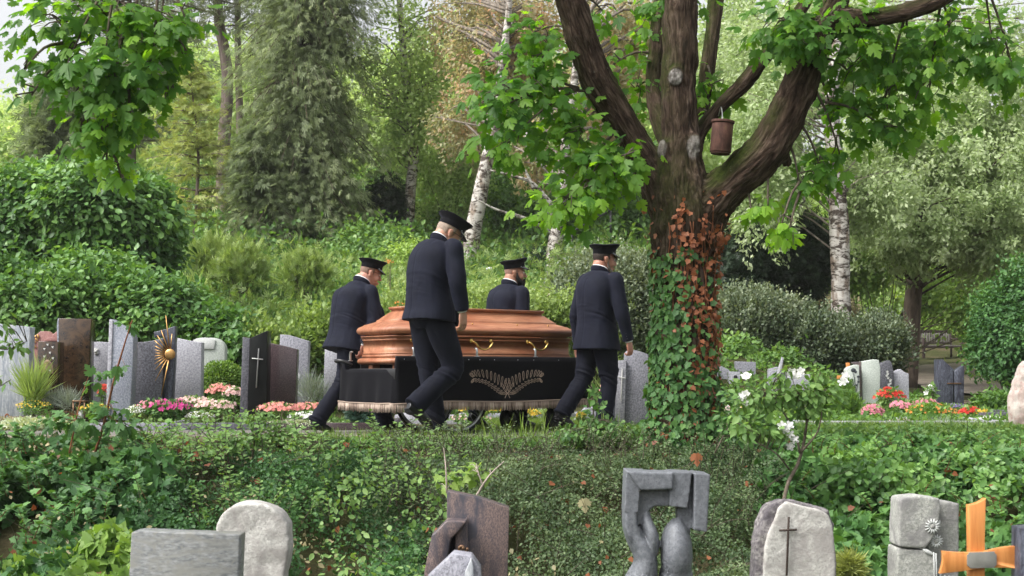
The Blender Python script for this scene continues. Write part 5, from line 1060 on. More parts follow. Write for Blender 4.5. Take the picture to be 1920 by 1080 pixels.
# basalt sculpture
Y = 7.6; C = P(1245, 1000, Y); th = thing('stone_sculpture', 'dark grey stone sculpture of two entwined rounded forms with square top', 'sculpture', (C[0], Y, -1.12))
def q2(px, py, dy=0): v = P(px, py, Y); return np.array([v[0]-C[0], dy, v[2]+1.12])
def pr(pts, y0, y1): return prism([(q2(a, b)[0], q2(a, b)[2]) for a, b in pts], y0, y1)
parts = [pr([(1171, 960), (1174, 882), (1213, 884), (1211, 915), (1200, 920), (1197, 960)], 0, .22), tube([q2(1184, 945, .11), q2(1184, 985, .11), q2(1191, 1008, .105), q2(1203, 1030, .10)], [(.0365, .11), (.037, .109), (.040, .10), (.030, .07)], 28, ref=(1, 0, 0), sub=5, sq=6), pr([(1176, 884), (1262, 886), (1260, 917), (1200, 919)], -.02, .20), pr([(1197, 918), (1286, 920), (1287, 953), (1262, 950), (1228, 951), (1216, 962), (1205, 985), (1197, 985)], .05, .20),
         pr([(1255, 884), (1298, 886), (1290, 953), (1256, 950)], .005, .20), pr([(1302, 886), (1331, 889), (1325, 998), (1300, 993)], -.02, .20), pr([(1275, 886), (1304, 887), (1297, 1010), (1274, 985), (1273, 950)], .07, .19),
         tube([q2(1184, 950, .11), q2(1184, 982, .11), q2(1192, 1010, .10), q2(1208, 1035, .09), q2(1213, 1060, .09), q2(1204, 1100, .10), q2(1195, 1160, .11), q2(1195, 1400, .11)], [(.036, .105), (.038, .105), (.048, .10), (.060, .10), (.066, .11), (.090, .13), (.11, .14), (.12, .14)], 24, ref=(1, 0, 0), sub=5),
         tube([q2(1210, 960, .12), q2(1215, 985, .08), q2(1225, 1010, .06), q2(1227, 1040, .08)], [(.03, .06), (.036, .06), (.036, .07), (.03, .06)], 18, ref=(1, 0, 0), sub=5),
         tube([q2(1276, 978, .11), q2(1272, 995, .10), q2(1271, 1015, .09), q2(1272, 1045, .08), q2(1272, 1075, .10), q2(1272, 1110, .11), q2(1272, 1400, .11)], [(.030, .05), (.062, .09), (.082, .11), (.086, .12), (.082, .11), (.095, .12), (.10, .12)], 24, ref=(1, 0, 0), sub=5)]
B = fuse(parts, .0055, 3); B.V[0] += B.N*((fbm(B.V[0]*30, 3, 5)-.5)*.003)[:, None]
rgh = sstep(.58, .64, fbm(B.V[0]*9, 2, 77))*sstep(.75, .6, B.V[0][:, 2]); B.V[0] += B.N*(rgh*(fbm(B.V[0]*120, 2, 7)-.5)*.016)[:, None]
B.obj('carving', G['basalt'], th, smooth=True)
# rough white stone with cross
Y = 7.5; C = P(1492, 1000, Y); th = thing('headstone', 'rough edged white limestone with thin dark bronze cross, right foreground', 'headstone', (C[0], Y, -1.12))
def lo(pts): return [(P(a, b, Y)[0]-C[0], P(a, b, Y)[2]+1.12) for a, b in pts]
o = lo([(1405, 1400), (1416, 1080), (1418, 1022), (1424, 1000), (1437, 962), (1447, 947), (1472, 937), (1490, 941), (1525, 951), (1555, 958), (1564, 985), (1570, 1050), (1573, 1400)])
B = fuse([prism(o, .02, .20)], .008, 5); B.V[0] += B.N*((fbm(B.V[0]*11, 5, 15)-.5)*.035)[:, None]; B.obj('rough_back', G['rough_dark'], th, smooth=True)
o = lo([(1425, 1400), (1431, 1080), (1434, 1030), (1440, 1000), (1452, 975), (1460, 952), (1474, 940), (1500, 947), (1540, 957), (1553, 965), (1561, 985), (1566, 1050), (1570, 1400)])
B = fuse([prism(o, -.012, .10)], .007, 4); B.V[0] += B.N*((fbm(B.V[0]*20, 4, 16)-.5)*.008)[:, None]; B.obj('dressed_face', G['rough'], th, smooth=True)
def cr(a, b, w): a, b = np.array([lo([a])[0][0], -.03, lo([a])[0][1]]), np.array([lo([b])[0][0], -.03, lo([b])[0][1]]); return tube([a, b], w, 4, ref=(0, 1, 0))
cr((1477, 968), (1473, 1078), .0065).cat(cr((1459, 993.5), (1492, 992), .0065)).obj('cross', M_cross, th, bevel=.001)
# two part stone with sunflowers
Y = 7.7; C = P(1735, 1000, Y); th = thing('headstone', 'two part lichen spotted limestone with carved sunflowers', 'headstone', (C[0], Y, -1.12))
def blk(pts, y0, y1, m='lime', sd=1, vox=.007): B = fuse([prism(lo(pts), y0, y1)], vox, 5); B.V[0] += B.N*((fbm(B.V[0]*22, 4, sd)-.5)*.006)[:, None]; return B.obj('block', G[m], th, smooth=True)
blk([(1673, 1020), (1675, 935), (1678, 930), (1712, 926), (1748, 931), (1751, 950), (1745, 985), (1736, 1005), (1722, 1024)], -.13, .07, sd=2)
blk([(1671, 1400), (1672, 1028), (1674, 1023), (1722, 1027), (1740, 1040), (1742, 1400)], -.12, .09, sd=3)
blk([(1732, 1400), (1736, 960), (1748, 937), (1770, 939), (1797, 944), (1796, 1060), (1794, 1400)], -.02, .12, sd=4)
def sunfl(px, py, r, y):
    c = np.array([lo([(px, py)])[0][0], y, lo([(px, py)])[0][1]])
    for k in range(14):
        a = k*2*math.pi/14; d = np.array([math.cos(a), 0, math.sin(a)]); tube([c+d*r*.3, c+d*r*.65, c+d*r*1.0], [(.004, .004), (.008, .005), (.001, .002)], 6, ref=(0, 1, 0)).obj('carved_petal', G['white'], th, smooth=True)
    ell(c, (r*.36, .010, r*.36), nu=14, nv=8).obj('carved_eye', G['lime'], th, smooth=True)
sunfl(1735, 982, .042, -.135); sunfl(1745, 1011, .038, -.10)
for pts in ([(1738, 1030), (1739, 1060), (1740, 1100)], [(1742, 1032), (1743, 1060), (1744, 1100)]): tube([np.array([lo([p_])[0][0], -.125, lo([p_])[0][1]]) for p_ in pts], .004, 6).obj('carved_stem', G['white'], th, smooth=True)
for a, b, r in ((1728, 1030, .5), (1752, 965, -.9), (1754, 985, -1.1)): ell(np.array([lo([(a, b)])[0][0], -.12 if a < 1740 else -.03, lo([(a, b)])[0][1]]), (.035, .010, .012), roty(r), 12, 6).obj('carved_leaf', G['white'], th, smooth=True)
for k in range(9): c = lo([(1726+8*k, 1080)])[0]; tube([(c[0], -.03 if k > 1 else -.13, c[1]-.05), (c[0]+.004, -.04 if k > 1 else -.14, c[1]+.02-.004*abs(k-3))], [(.009, .006), (.006, .004)], 8).obj('carved_leaf', G['white'], th, smooth=True)
# orange wooden cross
Y = 6.3; C = P(1835, 1000, Y); th = thing('wooden_cross', 'orange varnished wooden cross with blank grey nameplate, right foreground', 'cross', (C[0], Y, -1.12))
def cv(a, b, n, bow): a, b = np.array(a, float), np.array(b, float); d = b-a; nn = np.array([-d[1], d[0]])/np.linalg.norm(d); return [tuple(a+d*t+nn*bow*4*t*(1-t)) for t in np.linspace(0, 1, n)]
prism(lo([(1819, 1400), (1818, 1010), (1817, 948)]+cv((1817, 947), (1849, 934), 7, 3)+[(1847, 1010), (1847, 1400)]), 0, .045).obj('post', M_owood, th, bevel=.004)
prism(lo([(1759, 1074)]+cv((1759, 1073), (1764, 1032), 6, 3)+cv((1764, 1032), (1840, 1033), 6, 2)+cv((1842, 1033), (1907, 1022), 6, -2)+cv((1907, 1023), (1901, 1064), 6, 3)+cv((1901, 1064), (1838, 1064), 6, 1)+cv((1836, 1064), (1759, 1074), 6, -1)), -.028, -.001).obj('crossbar', M_owood, th, bevel=.004)
prism(lo([(1812, 1034), (1860, 1032.5), (1861, 1036), (1864, 1038), (1864, 1058), (1860, 1061), (1859, 1063), (1815, 1064), (1813, 1061), (1809, 1059), (1809, 1039), (1812, 1037)]), -.034, -.029).obj('nameplate', M_plate, th, bevel=.001)
stone('dark polished edge of a stone at the right frame edge', [(1912, 1400), (1914, 990), (1990, 985), (1990, 1400)], 6.2, 'slate', .12, zb=-1.12, bev=.004)
# ================================================================== THE BIG MAPLE
YM = 11.0
def m_maplebark():
    m, t, b = mat('bark_maple', .93, .12); v = coords(t, (1, 1, 1), attr='bark'); n1 = noise(t, v, 2.4, 7, .7, .8); n2 = noise(t, coords(t), 2.6, 5, .6); n3 = noise(t, coords(t), 40, 3)
    r = ramp(t, n1, [(.36, (.022, .014, .010)), (.50, (.070, .046, .033)), (.66, (.18, .13, .10))]); a = N_(t, 'Attribute', attribute_name='moss')
    mo = ramp(t, n3, [(.3, (.022, .032, .006)), (.7, (.06, .08, .015))]); mx = N_(t, 'Math', operation='MULTIPLY'); t.links.new(a.outputs['Fac'], mx.inputs[0]); t.links.new(ramp(t, n2, [(.42, (0, 0, 0)), (.6, (1, 1, 1))]).outputs[0], mx.inputs[1])
    col = mixc(t, mx.outputs[0], r.outputs[0], mo.outputs[0]); a2 = N_(t, 'Attribute', attribute_name='scar')
    col = mixc(t, a2.outputs['Fac'], col, ramp(t, n3, [(.3, (.17, .15, .13)), (.7, (.50, .47, .44))]).outputs[0])
    li = ramp(t, noise(t, coords(t), 16, 4, .7), [(.66, (0, 0, 0)), (.72, (.55, .55, .55))]); col = mixc(t, li.outputs[0], col, (.20, .19, .16))
    t.links.new(col, b.inputs['Base Color']); bump(t, b, n1, 1.0, .05); return m
BK['maple'] = m_maplebark()
mbase = np.array([PX(1285, YM), YM, -.12]); maple = thing('maple_tree', 'huge many limbed maple with mossy furrowed bark and lobed green leaves', 'maple tree', tuple(mbase))
def limb(pts):
    """(px,py,width px,Y)"""
    c = np.array([P(a, b, d) for a, b, w, d in pts]); r = np.array([w/2/F*d*.90 for a, b, w, d in pts]); return c, r
LIMBS = [limb(x) for x in (
 [(1287, 960, 170, YM), (1287, 860, 150, YM), (1285, 790, 138, YM), (1283, 700, 134, YM), (1283, 600, 127, YM), (1284, 500, 128, YM), (1283, 420, 140, YM), (1278, 340, 112, YM), (1275, 260, 86, YM), (1273, 200, 80, YM), (1275, 100, 76, YM), (1274, 0, 72, YM), (1270, -120, 62, YM), (1260, -300, 46, YM)],
 [(1262, 430, 80, YM+.12), (1232, 350, 74, YM+.15), (1205, 290, 70, YM+.1), (1165, 225, 70, YM), (1125, 160, 72, YM-.1), (1098, 90, 70, YM-.2), (1078, 30, 70, YM-.3), (1050, -60, 60, YM-.4), (1000, -220, 46, YM-.6), (900, -330, 32, YM-.9)],
 [(1290, 400, 90, YM+.2), (1262, 300, 50, YM+.35), (1236, 220, 44, YM+.5), (1226, 160, 40, YM+.6), (1232, 80, 38, YM+.7), (1240, -20, 34, YM+.8), (1245, -150, 28, YM+.9)],
 [(1285, 330, 50, YM+.3), (1312, 220, 42, YM+.5), (1328, 120, 36, YM+.6), (1340, 20, 34, YM+.7), (1348, -80, 28, YM+.8)],
 [(1285, 330, 60, YM+.1), (1310, 255, 34, YM+.15), (1345, 205, 32, YM+.15), (1392, 160, 38, YM+.15), (1430, 112, 34, YM+.1), (1470, 62, 32, YM+.1), (1510, 5, 28, YM), (1540, -60, 24, YM)],
 [(1295, 470, 90, YM), (1325, 395, 100, YM-.02), (1370, 345, 92, YM-.08), (1420, 300, 92, YM-.15), (1460, 240, 90, YM-.2), (1492, 175, 84, YM-.25), (1518, 110, 78, YM-.3), (1545, 50, 66, YM-.35), (1575, -10, 56, YM-.4), (1600, -90, 48, YM-.4)],
 [(1548, 55, 56, YM-.35), (1585, 36, 48, YM-.45), (1640, 33, 42, YM-.55), (1700, 22, 40, YM-.6), (1765, -2, 36, YM-.7), (1840, -50, 30, YM-.8), (1960, -110, 22, YM-.9)],
 # high limb that carries the hanging bough on the left
 [(1050, -60, 52, YM-.4), (900, -150, 44, YM-.8), (700, -200, 38, YM-1.3), (500, -180, 32, YM-1.7), (330, -120, 26, YM-2.0), (220, -50, 20, YM-2.1)],
 # buttress roots
 [(1235, 800, 44, YM-.1), (1218, 860, 40, YM-.15), (1200, 910, 30, YM-.2)], [(1335, 790, 44, YM-.1), (1355, 850, 44, YM-.15), (1385, 905, 34, YM-.2)])]
def segpts(c, r, n=5):
    z = crom(np.c_[c, r], n); return z[:, :3], z[:, 3]
parts = []; SK, SA, SR, SU, SS = [], [], [], [], []
for c, r in LIMBS:
    p_, r_ = segpts(c, r); parts.append(tube(p_, np.maximum(r_, .01), 24)); SK.append(p_); SA.append(unit(np.gradient(p_, axis=0))); SR.append(r_)
    T_ = SA[-1]; u_ = np.array([1., 0, 0]); us = []
    for t_ in T_: u_ = u_-t_*np.dot(u_, t_); u_ = u_/np.linalg.norm(u_); us.append(u_.copy())
    SU.append(np.array(us)); SS.append(np.r_[0, np.cumsum(np.linalg.norm(np.diff(p_, axis=0), axis=1))]+len(SK)*0.37)
kn = P(1268, 142, YM-.14); parts.append(ell(kn, (.075, .05, .08))); parts.append(ell(P(1303, 272, YM-.13), (.06, .05, .10))); parts.append(ell(P(1243, 280, YM-.13), (.05, .05, .09))); parts.append(ell(P(1476, 300, YM-.12), (.04, .06, .06)))
B = fuse(parts, .013, 7, .6); V = B.V[0]; SK, SA, SR, SU, SS = map(np.concatenate, (SK, SA, SR, SU, SS))
near = np.empty(len(V), int)
for i in range(0, len(V), 20000): d = np.linalg.norm(V[i:i+20000, None]-SK[None], axis=2)-SR[None]*.6; near[i:i+20000] = d.argmin(1)
ax = SA[near]; rel = V-SK[near]; su = SU[near]; sw = np.cross(ax, su)
bk = np.c_[(rel*su).sum(1)*36, (rel*sw).sum(1)*36, (SS[near]+(rel*ax).sum(1))*6.5]                                   # stretched along the limb
f1 = fbm(bk*1.0, 4, 3); f2 = fbm(V*5, 3, 8); rr = SR[near]
V += B.N*(((abs(2*f1-1)**.8-.55)*.036+(f2-.55)*.08)*np.clip(rr/.2, .25, 1.1))[:, None]
moss = np.clip(sstep(-.15, .55, B.N[:, 2]*.9+B.N[:, 0]*-.1)*1.0+sstep(.3, .9, -B.N[:, 0])*.35, 0, 1)*sstep(.9, 1.7, V[:, 2])
sc_ = sstep(.062, .048, np.linalg.norm((V-P(1268, 142, YM-.2))*np.array([1, .3, .9]), axis=1))+.8*sstep(.065, .045, np.linalg.norm((V-P(1303, 274, YM-.2))*np.array([1, .3, .6]), axis=1))+.6*sstep(.05, .04, np.linalg.norm((V-P(1240, 275, YM-.2))*np.array([1, .3, .5]), axis=1))
bark_o = B.obj('trunk', BK['maple'], maple, smooth=True, origin=mbase, attrs=dict(bark=bk*.35, moss=moss, scar=np.clip(sc_, 0, 1)))
TRV, TRN = V.copy(), B.N.copy()
# leaves
rg = np.random.default_rng(77)
LOBES = [  # px,py,rx,ry,Y,count, anchor(px,py,Y)
 (1020, 100, 55, 65, 10.9, 60, (1085, 60, 10.8)), (985, 165, 75, 60, 10.8, 75, (1085, 165, 10.9)), (940, 200, 55, 55, 10.7, 45, (1085, 165, 10.9)), (1040, 200, 60, 60, 10.9, 62, (1100, 170, 10.9)), (1080, 260, 70, 45, 10.8, 55, (1140, 190, 11)),
 (945, 275, 45, 30, 10.6, 26, (1085, 165, 10.9)), (1110, 300, 60, 35, 10.7, 36, (1170, 240, 11)), (1175, 290, 45, 28, 10.6, 26, (1200, 290, 11)), (1095, 350, 60, 38, 10.6, 42, (1170, 260, 11)), (1060, 385, 40, 30, 10.5, 20, (1150, 250, 11)), (1028, 418, 24, 18, 10.5, 8, (1090, 350, 10.6)), (1150, 330, 45, 30, 10.6, 24, (1200, 290, 11)),
 (905, 190, 18, 20, 10.6, 5, (1000, 180, 10.8)), (1000, 60, 30, 30, 10.9, 14, (1085, 60, 10.8)),
 (1150, 120, 40, 60, 11.6, 30, (1230, 100, 11.7)), (1190, 60, 45, 60, 11.7, 34, (1232, 60, 11.7)), (1190, 170, 30, 50, 11.7, 26, (1226, 160, 11.6)), (1130, 20, 40, 25, 11.5, 18, (1080, 0, 10.7)),
 (1335, 165, 28, 40, 11.3, 26, (1325, 120, 11.6)), (1330, 215, 25, 25, 11.3, 12, (1312, 220, 11.5)), (1300, 0, 100, 18, 11.3, 28, (1274, -40, 11)),
 (1460, 40, 70, 50, 10.5, 66, (1540, 40, 10.6)), (1500, 75, 60, 38, 10.4, 46, (1540, 40, 10.6)), (1560, 40, 60, 45, 10.5, 44, (1560, 20, 10.6)), (1620, 70, 80, 50, 10.7, 76, (1620, 34, 10.5)), (1700, 110, 80, 55, 10.8, 76, (1700, 22, 10.4)), (1600, 140, 60, 50, 10.8, 46, (1525, 110, 10.7)), (1660, 185, 60, 40, 10.8, 40, (1700, 22, 10.4)), (1740, 190, 50, 45, 10.8, 34, (1765, 0, 10.3)),
 (1780, 60, 80, 60, 10.6, 76, (1765, 0, 10.3)), (1860, 80, 70, 60, 10.5, 60, (1840, -50, 10.2)), (1900, 130, 50, 40, 10.5, 26, (1840, -50, 10.2)), (1660, 240, 60, 28, 10.8, 30, (1540, 190, 10.8)), (1560, 210, 40, 40, 10.9, 24, (1528, 130, 10.7)), (1575, 290, 45, 30, 10.9, 20, (1530, 170, 10.7)), (1540, 320, 35, 30, 10.9, 16, (1500, 230, 10.8)),
 (1500, 350, 35, 35, 10.8, 20, (1480, 270, 10.8)), (1440, 385, 28, 22, 10.7, 12, (1440, 320, 10.9)), (1465, 420, 28, 20, 10.6, 9, (1500, 340, 10.8)), (1475, 460, 25, 16, 10.6, 7, (1500, 360, 10.8)), (1410, 405, 14, 12, 10.8, 4, (1400, 360, 10.9)),
 (200, 30, 160, 45, 8.9, 110, (330, -120, 9)), (110, 60, 60, 50, 8.9, 40, (220, -50, 8.9)), (240, 95, 100, 50, 8.9, 90, (280, -90, 8.9)), (130, 110, 80, 40, 8.8, 50, (220, -50, 8.9)), (300, 45, 55, 45, 9.0, 36, (330, -120, 9)), (190, 155, 95, 45, 8.8, 80, (220, -50, 8.9)), (285, 150, 45, 45, 8.9, 34, (300, -60, 8.9)), (210, 205, 70, 40, 8.8, 46, (230, 60, 8.9)), (270, 205, 35, 25, 8.9, 14, (280, 100, 8.9)), (190, 260, 55, 35, 8.8, 26, (210, 120, 8.9)), (200, 305, 35, 22, 8.8, 16, (200, 220, 8.8)), (80, 150, 45, 30, 8.8, 12, (160, 80, 8.9)), (45, 130, 25, 20, 8.8, 4, (120, 80, 8.9)), (245, 245, 40, 25, 8.8, 12, (240, 160, 8.8)), (350, 40, 20, 40, 8.9, 6, (310, -20, 8.9)), (55, 185, 14, 16, 8.8, 3, (120, 120, 8.9)), (350, 95, 16, 14, 8.9, 3, (300, 60, 8.9)), (160, 235, 12, 20, 8.8, 3, (190, 180, 8.8)), (228, 335, 12, 10, 8.8, 3, (205, 290, 8.8)), (150, 250, 10, 24, 8.8, 2, (180, 180, 8.8)), (325, 185, 16, 16, 8.9, 4, (285, 140, 8.9))]
lv, tw = MB(), MB()
for (px, py, rx, ry, Yl, cnt, an) in LOBES:
    cnt = max(2, int(cnt*(1.5 if px > 400 else 1.15))); s = F/Yl; C = P(px, py, Yl); Rd = np.array([rx/s, max(.12, min(rx, ry)/s*1.1), ry/s]); A = P(*an); nb_ = max(2, cnt//9)
    u = rdir(rg, nb_); tips = C+u*Rd*(.45+.55*rg.random((nb_, 1))); mid = (A+C)/2+np.array([0, 0, .05])
    tw.cat(tube([A, mid, C], [.013, .009, .006], 5, sub=3))
    for tp in tips:
        a_ = C+(mid-C)*rg.random()*.5; m2 = (a_+tp)/2+rg.normal(size=3)*.03+np.array([0, 0, .03]); tw.cat(tube([a_, m2, tp], [.006, .0045, .0025], 4, sub=3))
    idx = rg.integers(0, nb_, cnt); p = tips[idx]+rg.normal(size=(cnt, 3))*np.minimum(.10, Rd*.5); off = unit(p-tips[idx])
    d = off*.7+unit((p-C)/Rd)*.4+np.array([0, 0, -.75])+rdir(rg, cnt)*.45; nm = np.array([-.1, -.55, .75])+rdir(rg, cnt)*.55
    tone = .54+rg.normal()*.07
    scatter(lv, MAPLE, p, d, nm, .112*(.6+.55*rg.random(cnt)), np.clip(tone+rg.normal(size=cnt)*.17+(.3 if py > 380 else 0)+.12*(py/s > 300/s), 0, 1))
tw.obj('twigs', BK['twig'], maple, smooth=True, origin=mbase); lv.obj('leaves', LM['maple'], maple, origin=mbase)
# ---- ivy climbing the trunk
ivy = thing('ivy', 'ivy climbing the maple trunk, green below and dead orange brown above', 'ivy', tuple(mbase))
pxv = V[:, 0]/V[:, 1]*F+960; pyv = HY-(V[:, 2]-ZC)/V[:, 1]*F; side = (V[:, 0]-PX(1284, YM))
ok = (abs(pxv-1284) < 110) & (pyv > 320); cand = np.where(ok)[0]; ang = B.N[cand, 0]; h = pyv[cand]
wv = .5+.5*np.sin(V[cand, 2]*6+ang*3)
pg = np.where(h > 640, 1.0, np.where(h > 440+60*fbm(V[cand]*8, 2, 12)*1.2, .9, 0))*(1-.85*sstep(-.3, .45, ang+1.1*(fbm(V[cand]*5, 2, 9)-.5))*sstep(760, 640, h))*sstep(445, 500, h+40*ang*0+30*wv)
pd = np.where(ang+1.2*(fbm(V[cand]*5, 2, 9)-.5) > -.35, 1, .2)*sstep(335, 430, h-50*(ang > .0))*np.where(ang > .0, sstep(800, 680, h), sstep(660, 540, h))*(.35+.9*(fbm(V[cand]*6, 2, 4) > .45))
pd2 = sstep(640, 800, h)*.55
gsel = cand[rg.random(len(cand)) < pg*.17]; dsel = cand[rg.random(len(cand)) < (pd*.13+pd2*.04)]
gsel2 = cand[(rg.random(len(cand)) < .09*sstep(600, 720, h))]
def stick(sel, size, mat_, lift, seed, nm_, jitter=.45):
    r = np.random.default_rng(seed); n = len(sel); q = V[sel]+B.N[sel]*(lift*(.2+r.random((n, 1)))); m_ = MB()
    scatter(m_, IVY, q, np.array([0, 0, -1])+r.normal(size=(n, 3))*jitter, B.N[sel]+r.normal(size=(n, 3))*.35+np.array([0, 0, .35]), size*(.6+.7*r.random(n)), np.clip(.5+.22*r.normal(size=n), 0, 1)); m_.obj(nm_, LM[mat_], ivy, origin=mbase); return n
n1_ = stick(gsel, .050, 'ivy', .05, 1, 'green_leaves'); stick(gsel2, .034, 'ivy', .04, 2, 'small_leaves'); n2_ = stick(dsel, .038, 'deadivy', .045, 3, 'dead_leaves', .8)
print('IVY', n1_, n2_, len(gsel2))
st = MB()
for k in range(16):
    a0 = PX(1245+k*6.5, YM); pts = []
    for zz in np.arange(-.1, rg.uniform(1.2, 1.95), .12):
        x = a0+.03*math.sin(zz*5+k*2); i = np.argmin((V[:, 0]-x)**2+(V[:, 2]-zz)**2+10*(V[:, 1] > YM)); pts.append(V[i]+B.N[i]*.008)
    st.cat(tube(pts, .0045, 5, sub=2))
st.obj('stems', BK['red'], ivy, smooth=True, origin=mbase)
# ---- nesting box
c = P(1353, 258, 10.75); nb = thing('nesting_box', 'rusty brown cylindrical nesting box hanging in the maple fork', 'nesting box', tuple(c)); k_ = 10.75/F
m_nb, t_, b_ = mat('rusty_box', .85, .2); n_ = noise(t_, coords(t_, (1, 1, .4)), 18, 5, .65); r_ = ramp(t_, n_, [(.35, (.05, .026, .02)), (.6, (.11, .055, .042)), (.72, (.16, .13, .04))]); t_.links.new(r_.outputs[0], b_.inputs['Base Color']); bump(t_, b_, n_, .4, .01)
xf(tube([(0, 0, -28*k_), (0, 0, 26*k_)], 20*k_, 28), roty(.09)).obj('body', m_nb, nb, bevel=.004)
xf(tube([(0, 0, 27*k_), (0, 0, 32*k_)], 22*k_, 28), roty(.09)).obj('lid', m_nb, nb, bevel=.003); xf(tube([(0, 0, -31*k_), (0, 0, -28.5*k_)], 18*k_, 24), roty(.09)).obj('bottom', m_nb, nb)
tube([(0, 0, 31*k_), (.01, .03, .17), (.02, .16, .26), (.02, .3, .22)], .004, 6, sub=3).obj('hanger', M_steel, nb, smooth=True)
# ================================================================== BANK COVER, FLOWERS, FOREGROUND PLANTS
def bankcover(name, label, leaf, tmpl, size, poly, n, seed, base=.12, amp=.28, layer=.14, tone=.5, twigs=0, up=.55, y0=8.2, y1=11.5, cat='ground cover', tvar=.16, dr=.1, freq=1.6):
    """leafy cover standing on the bank: poly gives left/right photo columns at the foot and the top"""
    rg = np.random.default_rng(seed); y = rg.uniform(y0, y1, n); t = (y-y0)/(y1-y0); pl = poly[0]*(1-t)+poly[1]*t; pr_ = poly[2]*(1-t)+poly[3]*t
    px = pl+(pr_-pl)*rg.random(n)+rg.normal(size=n)*14; x = (px-960)/F*y; q3 = np.c_[x*freq, y*freq, 0*x]
    keep = fbm(q3*2.2+31, 3, seed+8) > .37+.05*rg.random(n); x, y, px, q3 = x[keep], y[keep], px[keep], q3[keep]; n = len(x)
    h = base+amp*(fbm(q3, 3, seed)*1.5-.22)*sstep(y1+.25, y1-.6, y); zt = np.minimum(zf(x, y)+h, -.045+(.05+.20*(abs(px-930) > 260))*(fbm(q3*1.6, 3, seed+5)-.42)); zt = np.maximum(zt, zf(x, y)+.03); z = zt-layer*rg.random(n)**1.4*1.6
    gx_ = fbm(q3+np.array([.1, 0, 0]), 3, seed)-fbm(q3-np.array([.1, 0, 0]), 3, seed); gy_ = fbm(q3+np.array([0, .1, 0]), 3, seed)-fbm(q3-np.array([0, .1, 0]), 3, seed)
    nrm = np.c_[-gx_*3, -gy_*3-.45, np.full(n, up)]+rdir(rg, n)*.5
    d = rdir(rg, n)*.9+np.array([0, -.5, -dr])
    tt = np.clip(tone+(fbm(q3*2.5+9, 2, seed+1)-.5)*1.0+rg.normal(size=n)*tvar, 0, 1); mb = MB()
    scatter(mb, tmpl, np.c_[x, y, z], d, nrm, size*(.55+.85*rg.random(n)), tt)
    o = mb.obj(name, LM[leaf]); tag(o, label, cat, kind='stuff')
    if twigs:
        tb = MB()
        for k in range(twigs):
            i = rg.integers(n); a = np.array([x[i], y[i], zt[i]-.03]); dv = unit(np.array([rg.normal()*.7, -.45, .45+.3*rg.random()])); L = rg.uniform(.15, .38)
            tb.cat(tube([a, a+dv*L*.5, a+dv*L+np.array([0, -.02, -.05*rg.random()])], [.003, .0022, .001], 4, cap=False, sub=2))
        tg_ = tb.obj('twigs', BK['twig']); tag(tg_, 'thin bare twigs standing out of '+label.split(' on ')[0][:60], 'twigs', kind='stuff')
    return o
bankcover('bank_maple_scrub', 'dark field maple scrub on the bank at the lower left', 'ivy', IVY, .066, (-400, -260, 330, 300), 27000, 101, amp=.55, layer=.22, tone=.30, up=.45, twigs=60, y1=11.4, freq=1.2)
bankcover('bank_light_scrub', 'light green lobed scrub on the bank at the bottom left', 'bright', IVY, .075, (-60, 40, 330, 200), 2600, 102, base=.22, amp=.45, y0=7.9, y1=9.3, tone=.30)
bankcover('bank_creeper', 'mid green small leaved creeper on the bank left of centre', 'ivy', OVATE, .027, (250, 240, 800, 760), 75000, 103, amp=.50, layer=.26, tone=.16, twigs=70, y1=11.55, freq=1.4)
bankcover('bank_pale_weeds', 'pale weeds among the creeper on the bank left of centre', 'shrubgreen', OVATE, .045, (600, 600, 860, 900), 1600, 104, base=.25, amp=.45, tone=.62, y1=11.2)
bankcover('bank_cotoneaster', 'dense dark olive cotoneaster mat on the bank in the centre', 'cotone', OVATE, .021, (720, 700, 1500, 1440), 110000, 105, amp=.46, layer=.16, tone=.42, twigs=240, y1=11.3, freq=1.5)
bankcover('bank_ivy', 'glossy green ivy carpet on the bank at the lower right', 'ivy', IVY, .062, (1460, 1380, 2400, 2300), 58000, 106, amp=.40, layer=.14, tone=.50, twigs=60, y1=12.7)
bankcover('bank_bright_shrub', 'bright glossy leaved shrub carpet high on the right bank', 'laurel', OVATE, .060, (1560, 1500, 2400, 2300), 17000, 107, base=.28, amp=.30, tone=.60, y0=9.7, y1=11.6)
bankcover('bank_dry_bits', 'dry brown leaves and litter caught in the creeper along the top of the bank', 'straw', OVATE, .035, (100, -60, 1300, 900), 1500, 109, amp=.45, layer=.06, tone=.3)
bankcover('bank_dead_ivy', 'rusty dead leaves scattered over the bank', 'deadivy', IVY, .04, (0, 0, 1900, 1900), 420, 110, amp=.45, layer=.04, tone=.3)
# upright shoots breaking the outline of the bank cover
def shoots(label, leaf, tm, size, x0, x1, y0, y1, n, seed, L0=.12, L1=.34, bark='red', k=9):
    rg = np.random.default_rng(seed); lv, st = MB(), MB()
    for i in range(n):
        y = rg.uniform(y0, y1); x = (rg.uniform(x0, x1)-960)/F*y; b = np.array([x, y, min(float(zf(x, y))+.30, -.04)]); L = rg.uniform(L0, L1); d = unit(np.array([rg.normal()*.45, -.35*rg.random(), 1])); pts = [b, b+d*L*.5+rg.normal(size=3)*.01, b+d*L+np.array([rg.normal()*.03, -.02, -.02])]
        st.cat(tube(pts, [.0035, .0025, .0012], 4, cap=False, sub=2)); q = crom(pts, k//2)[1:]; m = len(q)
        for s in (-1, 1): a = rg.uniform(0, 6.28, m)+s*1.57; scatter(lv, tm, q, np.c_[np.cos(a), np.sin(a)*.7-.2, .35+0*a], np.c_[0*a, -.4+0*a, 1+0*a]+rdir(rg, m)*.4, size*(.55+.6*rg.random(m)), np.clip(.62+rg.normal(size=m)*.15, 0, 1))
    tag(lv.obj('scrub_shoots', LM[leaf]), label, 'shoots', kind='stuff'); tag(st.obj('scrub_stems', BK[bark]), 'thin stems of the '+label, 'stems', kind='stuff')
